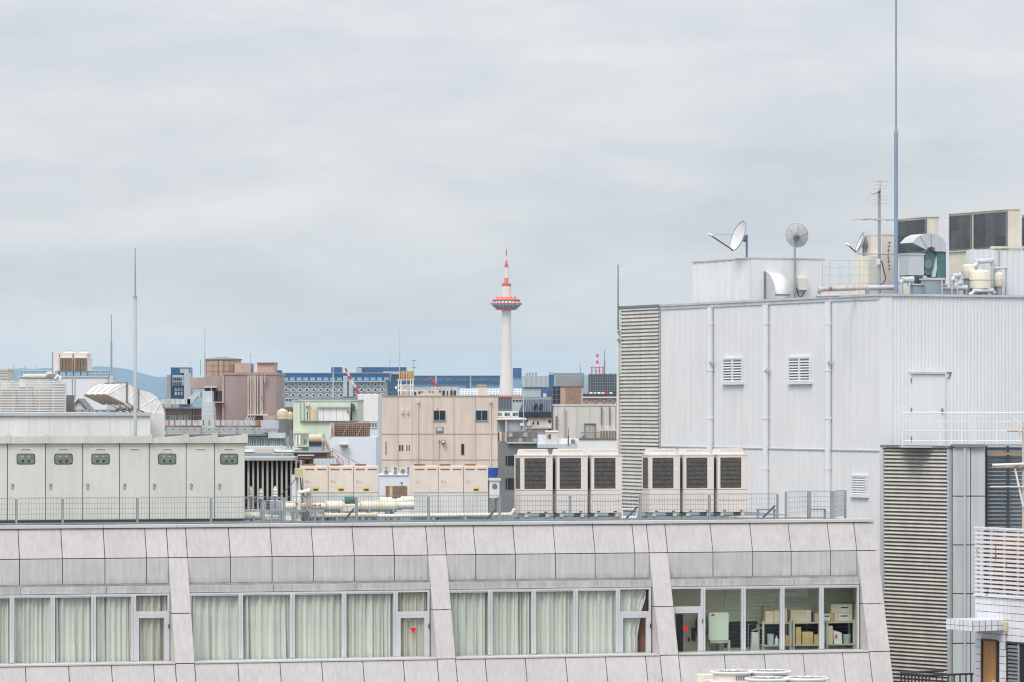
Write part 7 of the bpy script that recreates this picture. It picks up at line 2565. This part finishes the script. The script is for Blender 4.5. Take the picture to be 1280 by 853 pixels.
for k in range(24):
    a0, a1 = 2 * pi * (k + .22) / 24, 2 * pi * (k + .78) / 24
    for (r0, p0, r1, p1) in ((18.0, 379.0, 16.0, 376.4), (17.6, 381.9, 14.0, 384.8)):
        b = MB()
        rr0, rr1 = (r0 + .55) * pm, (r1 + .75) * pm
        b.hexa([(tx + rr0 * cos(a0), D + rr0 * sin(a0), Z(p0)), (tx + rr0 * cos(a1), D + rr0 * sin(a1), Z(p0)), (tx + rr1 * cos(a1), D + rr1 * sin(a1), Z(p1)), (tx + rr1 * cos(a0), D + rr1 * sin(a0), Z(p1))],
               [(tx + (rr0 - .8) * cos(a0), D + (rr0 - .8) * sin(a0), Z(p0)), (tx + (rr0 - .8) * cos(a1), D + (rr0 - .8) * sin(a1), Z(p0)), (tx + (rr1 - .8) * cos(a1), D + (rr1 - .8) * sin(a1), Z(p1)), (tx + (rr1 - .8) * cos(a0), D + (rr1 - .8) * sin(a0), Z(p1))])
        b.build('deck_window', 'towerglass', tw_)
for k in range(12):
    a0 = 2 * pi * k / 12
    rr_ = 11.5 * pm
    MB().bar((tx + rr_ * cos(a0), D + rr_ * sin(a0), Z(373)), (tx + rr_ * cos(a0), D + rr_ * sin(a0), Z(371.2)), .7, 6).build('roof_lamp', 'towerred', tw_)
MB().lathe(tx, D, prof([(5.6, 358.6), (5.8, 357.4), (5.4, 356), (3, 355.4)]), 20).build('upper_deck', 'pinkred', tw_)
for k in range(5):
    a0 = pi + pi * (k + .5) / 5
    MB().bar((tx + 4.6 * pm * cos(a0), D + 4.6 * pm * sin(a0), Z(357)), (tx + 4.6 * pm * cos(a0), D + 4.6 * pm * sin(a0), Z(354.6)), .9, 8).build('deck_drum', 'towerred', tw_)
MB().lathe(tx, D, prof([(2.7, 356.5), (2.6, 347.6)]), 16).build('red_drum', 'towerorange', tw_, smooth=True)
MB().lathe(tx, D, prof([(2.55, 347.6), (2.45, 334.5)]), 16).build('white_drum', 'plate', tw_, smooth=True)
MB().lathe(tx, D, prof([(2.7, 334.5), (2.7, 333.2), (1.2, 332.8)]), 12).build('spire_deck', 'pinkred', tw_)
for a0 in (-1.6, 1.5):
    MB().bar((tx + a0 * pm, D, Z(333)), (tx + a0 * pm, D, Z(330.5)), .5, 6).build('spire_lamp', 'pinkred', tw_)
for p0, p1, m_, r_ in ((333, 326, 'pinkred', .8), (326, 320, 'plate', .55), (320, 312, 'pinkred', .42)):
    MB().bar((tx, D, Z(p0)), (tx, D, Z(p1)), r_, 6).build('spire', m_, tw_)
# building at its foot
t = building('tower_base_building', 'dark glazed building at the tower foot with a red parapet', 606, 659, 496.3, D - 30, 60, 'fardark')
Db = D - 30
X, Z = P2(Db)
for k in range(26):
    part(t, WF, 'fin', 607 + k * 2, 607.7 + k * 2, 497, 512, Db - 1, 1, 'greydark')
part(t, WF, 'floor_band', 606, 659, 511.5, 513.5, Db - 1.5, 2, 'tand')
part(t, WF, 'parapet', 605, 659.5, 495.2, 496.4, Db - 1.6, 1.2, 'towerorange')
for k in range(16):
    part(t, WF, 'roof_lamp', 612 + k * 2.6, 613.4 + k * 2.6, 493.8, 495.2, Db + 1, 2, 'towerred')
part(t, WF, 'lower_block', 612, 655, 515, 520, Db - 6, 5, 'fargrey')
# pale mid buildings between the beige building and slate roof
D = 900.0
t = building('pale_office', 'low pale office with a strip of dark glazing below the tower', 615, 650, 516, D, 14, 'fargrey', coping='stonew', cop_h=.3)
for k in range(8):
    part(t, WF, 'window', 621 + k * 3.4, 623.6 + k * 3.4, 515.2 + 1.5, 519.8, D - .15, .2, ('darkpane', 'tealpane', 'ivory')[k % 3])
part(t, WF, 'white_roof', 619, 652, 520.5, 523.6, D - 3, 3, 'plate')
part(t, WF, 'yellow_van_roof', 620, 627, 521.2, 523.4, D - 5, 2, 'tankc')
D = 1200.0
for a, b, py, lab, m_ in ((300, 372, 497, 'low pale teal roofed block below the porthole hotel', 'farglass'), (480, 560, 498, 'low grey block behind the beige building', 'fargrey'), (640, 700, 498, 'low grey roof beyond the slate mansard', 'fargrey'), (40, 215, 500, 'low grey block behind the gooseneck ducts', 'greybld'), (350, 460, 499, 'low flat block in front of the porthole hotel', 'farconc')):
    t = building('low_city_block', lab, a, b, py, D, 30, m_, coping='farconc', cop_h=.4)
    for k in range(int((b - a) / 4)):
        part(t, WF, 'window', a + 1 + k * 4, a + 3.6 + k * 4, py + 2, py + 4, D - .2, .25, 'darkpane')
    D += 40
D = 420.0
t = building('red_brick_low_block', 'low dull red block behind the cream water tanks', 352, 376, 511, D, 10, 'brick', coping='tand')
for k in range(5):
    part(t, WF, 'window', 354 + k * 4.4, 356.6 + k * 4.4, 513, 516, D - .05, .1, 'darkpane')


# ---- construction cranes
def crane(lab, px0, py0, px1, py1, D, base_px, bands):
    X, Z = P2(D)
    t = thing('crane', lab, 'crane', (X(base_px), D, 0), WF)
    p, q = Vector((X(px1), D, Z(py1))), Vector((X(px0), D, Z(py0)))
    wd = 1.0 * D / F
    for k, m_ in enumerate(bands):
        a, b = p + (q - p) * (k / len(bands)), p + (q - p) * ((k + 1) / len(bands))
        sd = Vector((wd, 0, wd * .6))
        ch = MB()
        for s1, s2 in ((-1, 0), (1, 0), (0, 1)):
            o_ = sd * s1 * .8 + Vector((0, wd * s2, 0))
            ch.bar(a + o_, b + o_, wd * .38, 5)
        n_ = 4
        for i in range(n_):
            c0, c1 = a + (b - a) * (i / n_), a + (b - a) * ((i + 1) / n_)
            ch.bar(c0 - sd * .8, c1 + sd * .8, wd * .3, 4).bar(c0 + sd * .8, c1 - sd * .8, wd * .3, 4)
        ch.build('jib_section', m_, t)
    MB().bar((p.x, D, 0), (p.x, D, p.z), wd * 1.6, 8).build('mast', 'plate', t)
    MB().box(p.x - wd * 2, p.x + wd * 3, D - wd * 2, D + wd * 2, p.z - wd * 3, p.z).build('cab', 'cranered', t)
    return t


crane('red and white lattice crane jib before the porthole hotel', 431.5, 460.5, 449.5, 494, 1000, 450, ('cranered', 'cranered', 'plate', 'plate', 'cranered', 'plate', 'cranered'))
crane('small plain red crane jib in front of the station slab', 538.5, 472, 548.5, 486, 1300, 549, ('cranered', 'cranered', 'cranered'))

# ================================================================== haze
hz_m, hz_t, hz_o = new_mat('haze')
pv_ = hz_t.nodes.new('ShaderNodeVolumePrincipled')
pv_.inputs['Color'].default_value = (0.64, 0.85, 1.0, 1)
pv_.inputs['Density'].default_value = 5.0e-5
pv_.inputs['Anisotropy'].default_value = 0.0
hz_t.links.new(pv_.outputs[0], hz_o.inputs['Volume'])
M['haze'] = hz_m
B(-31000, 31000, -3200, 41000, -1, 172).build('haze', 'haze', kind='stuff', label='thin blue haze filling the air over the city')
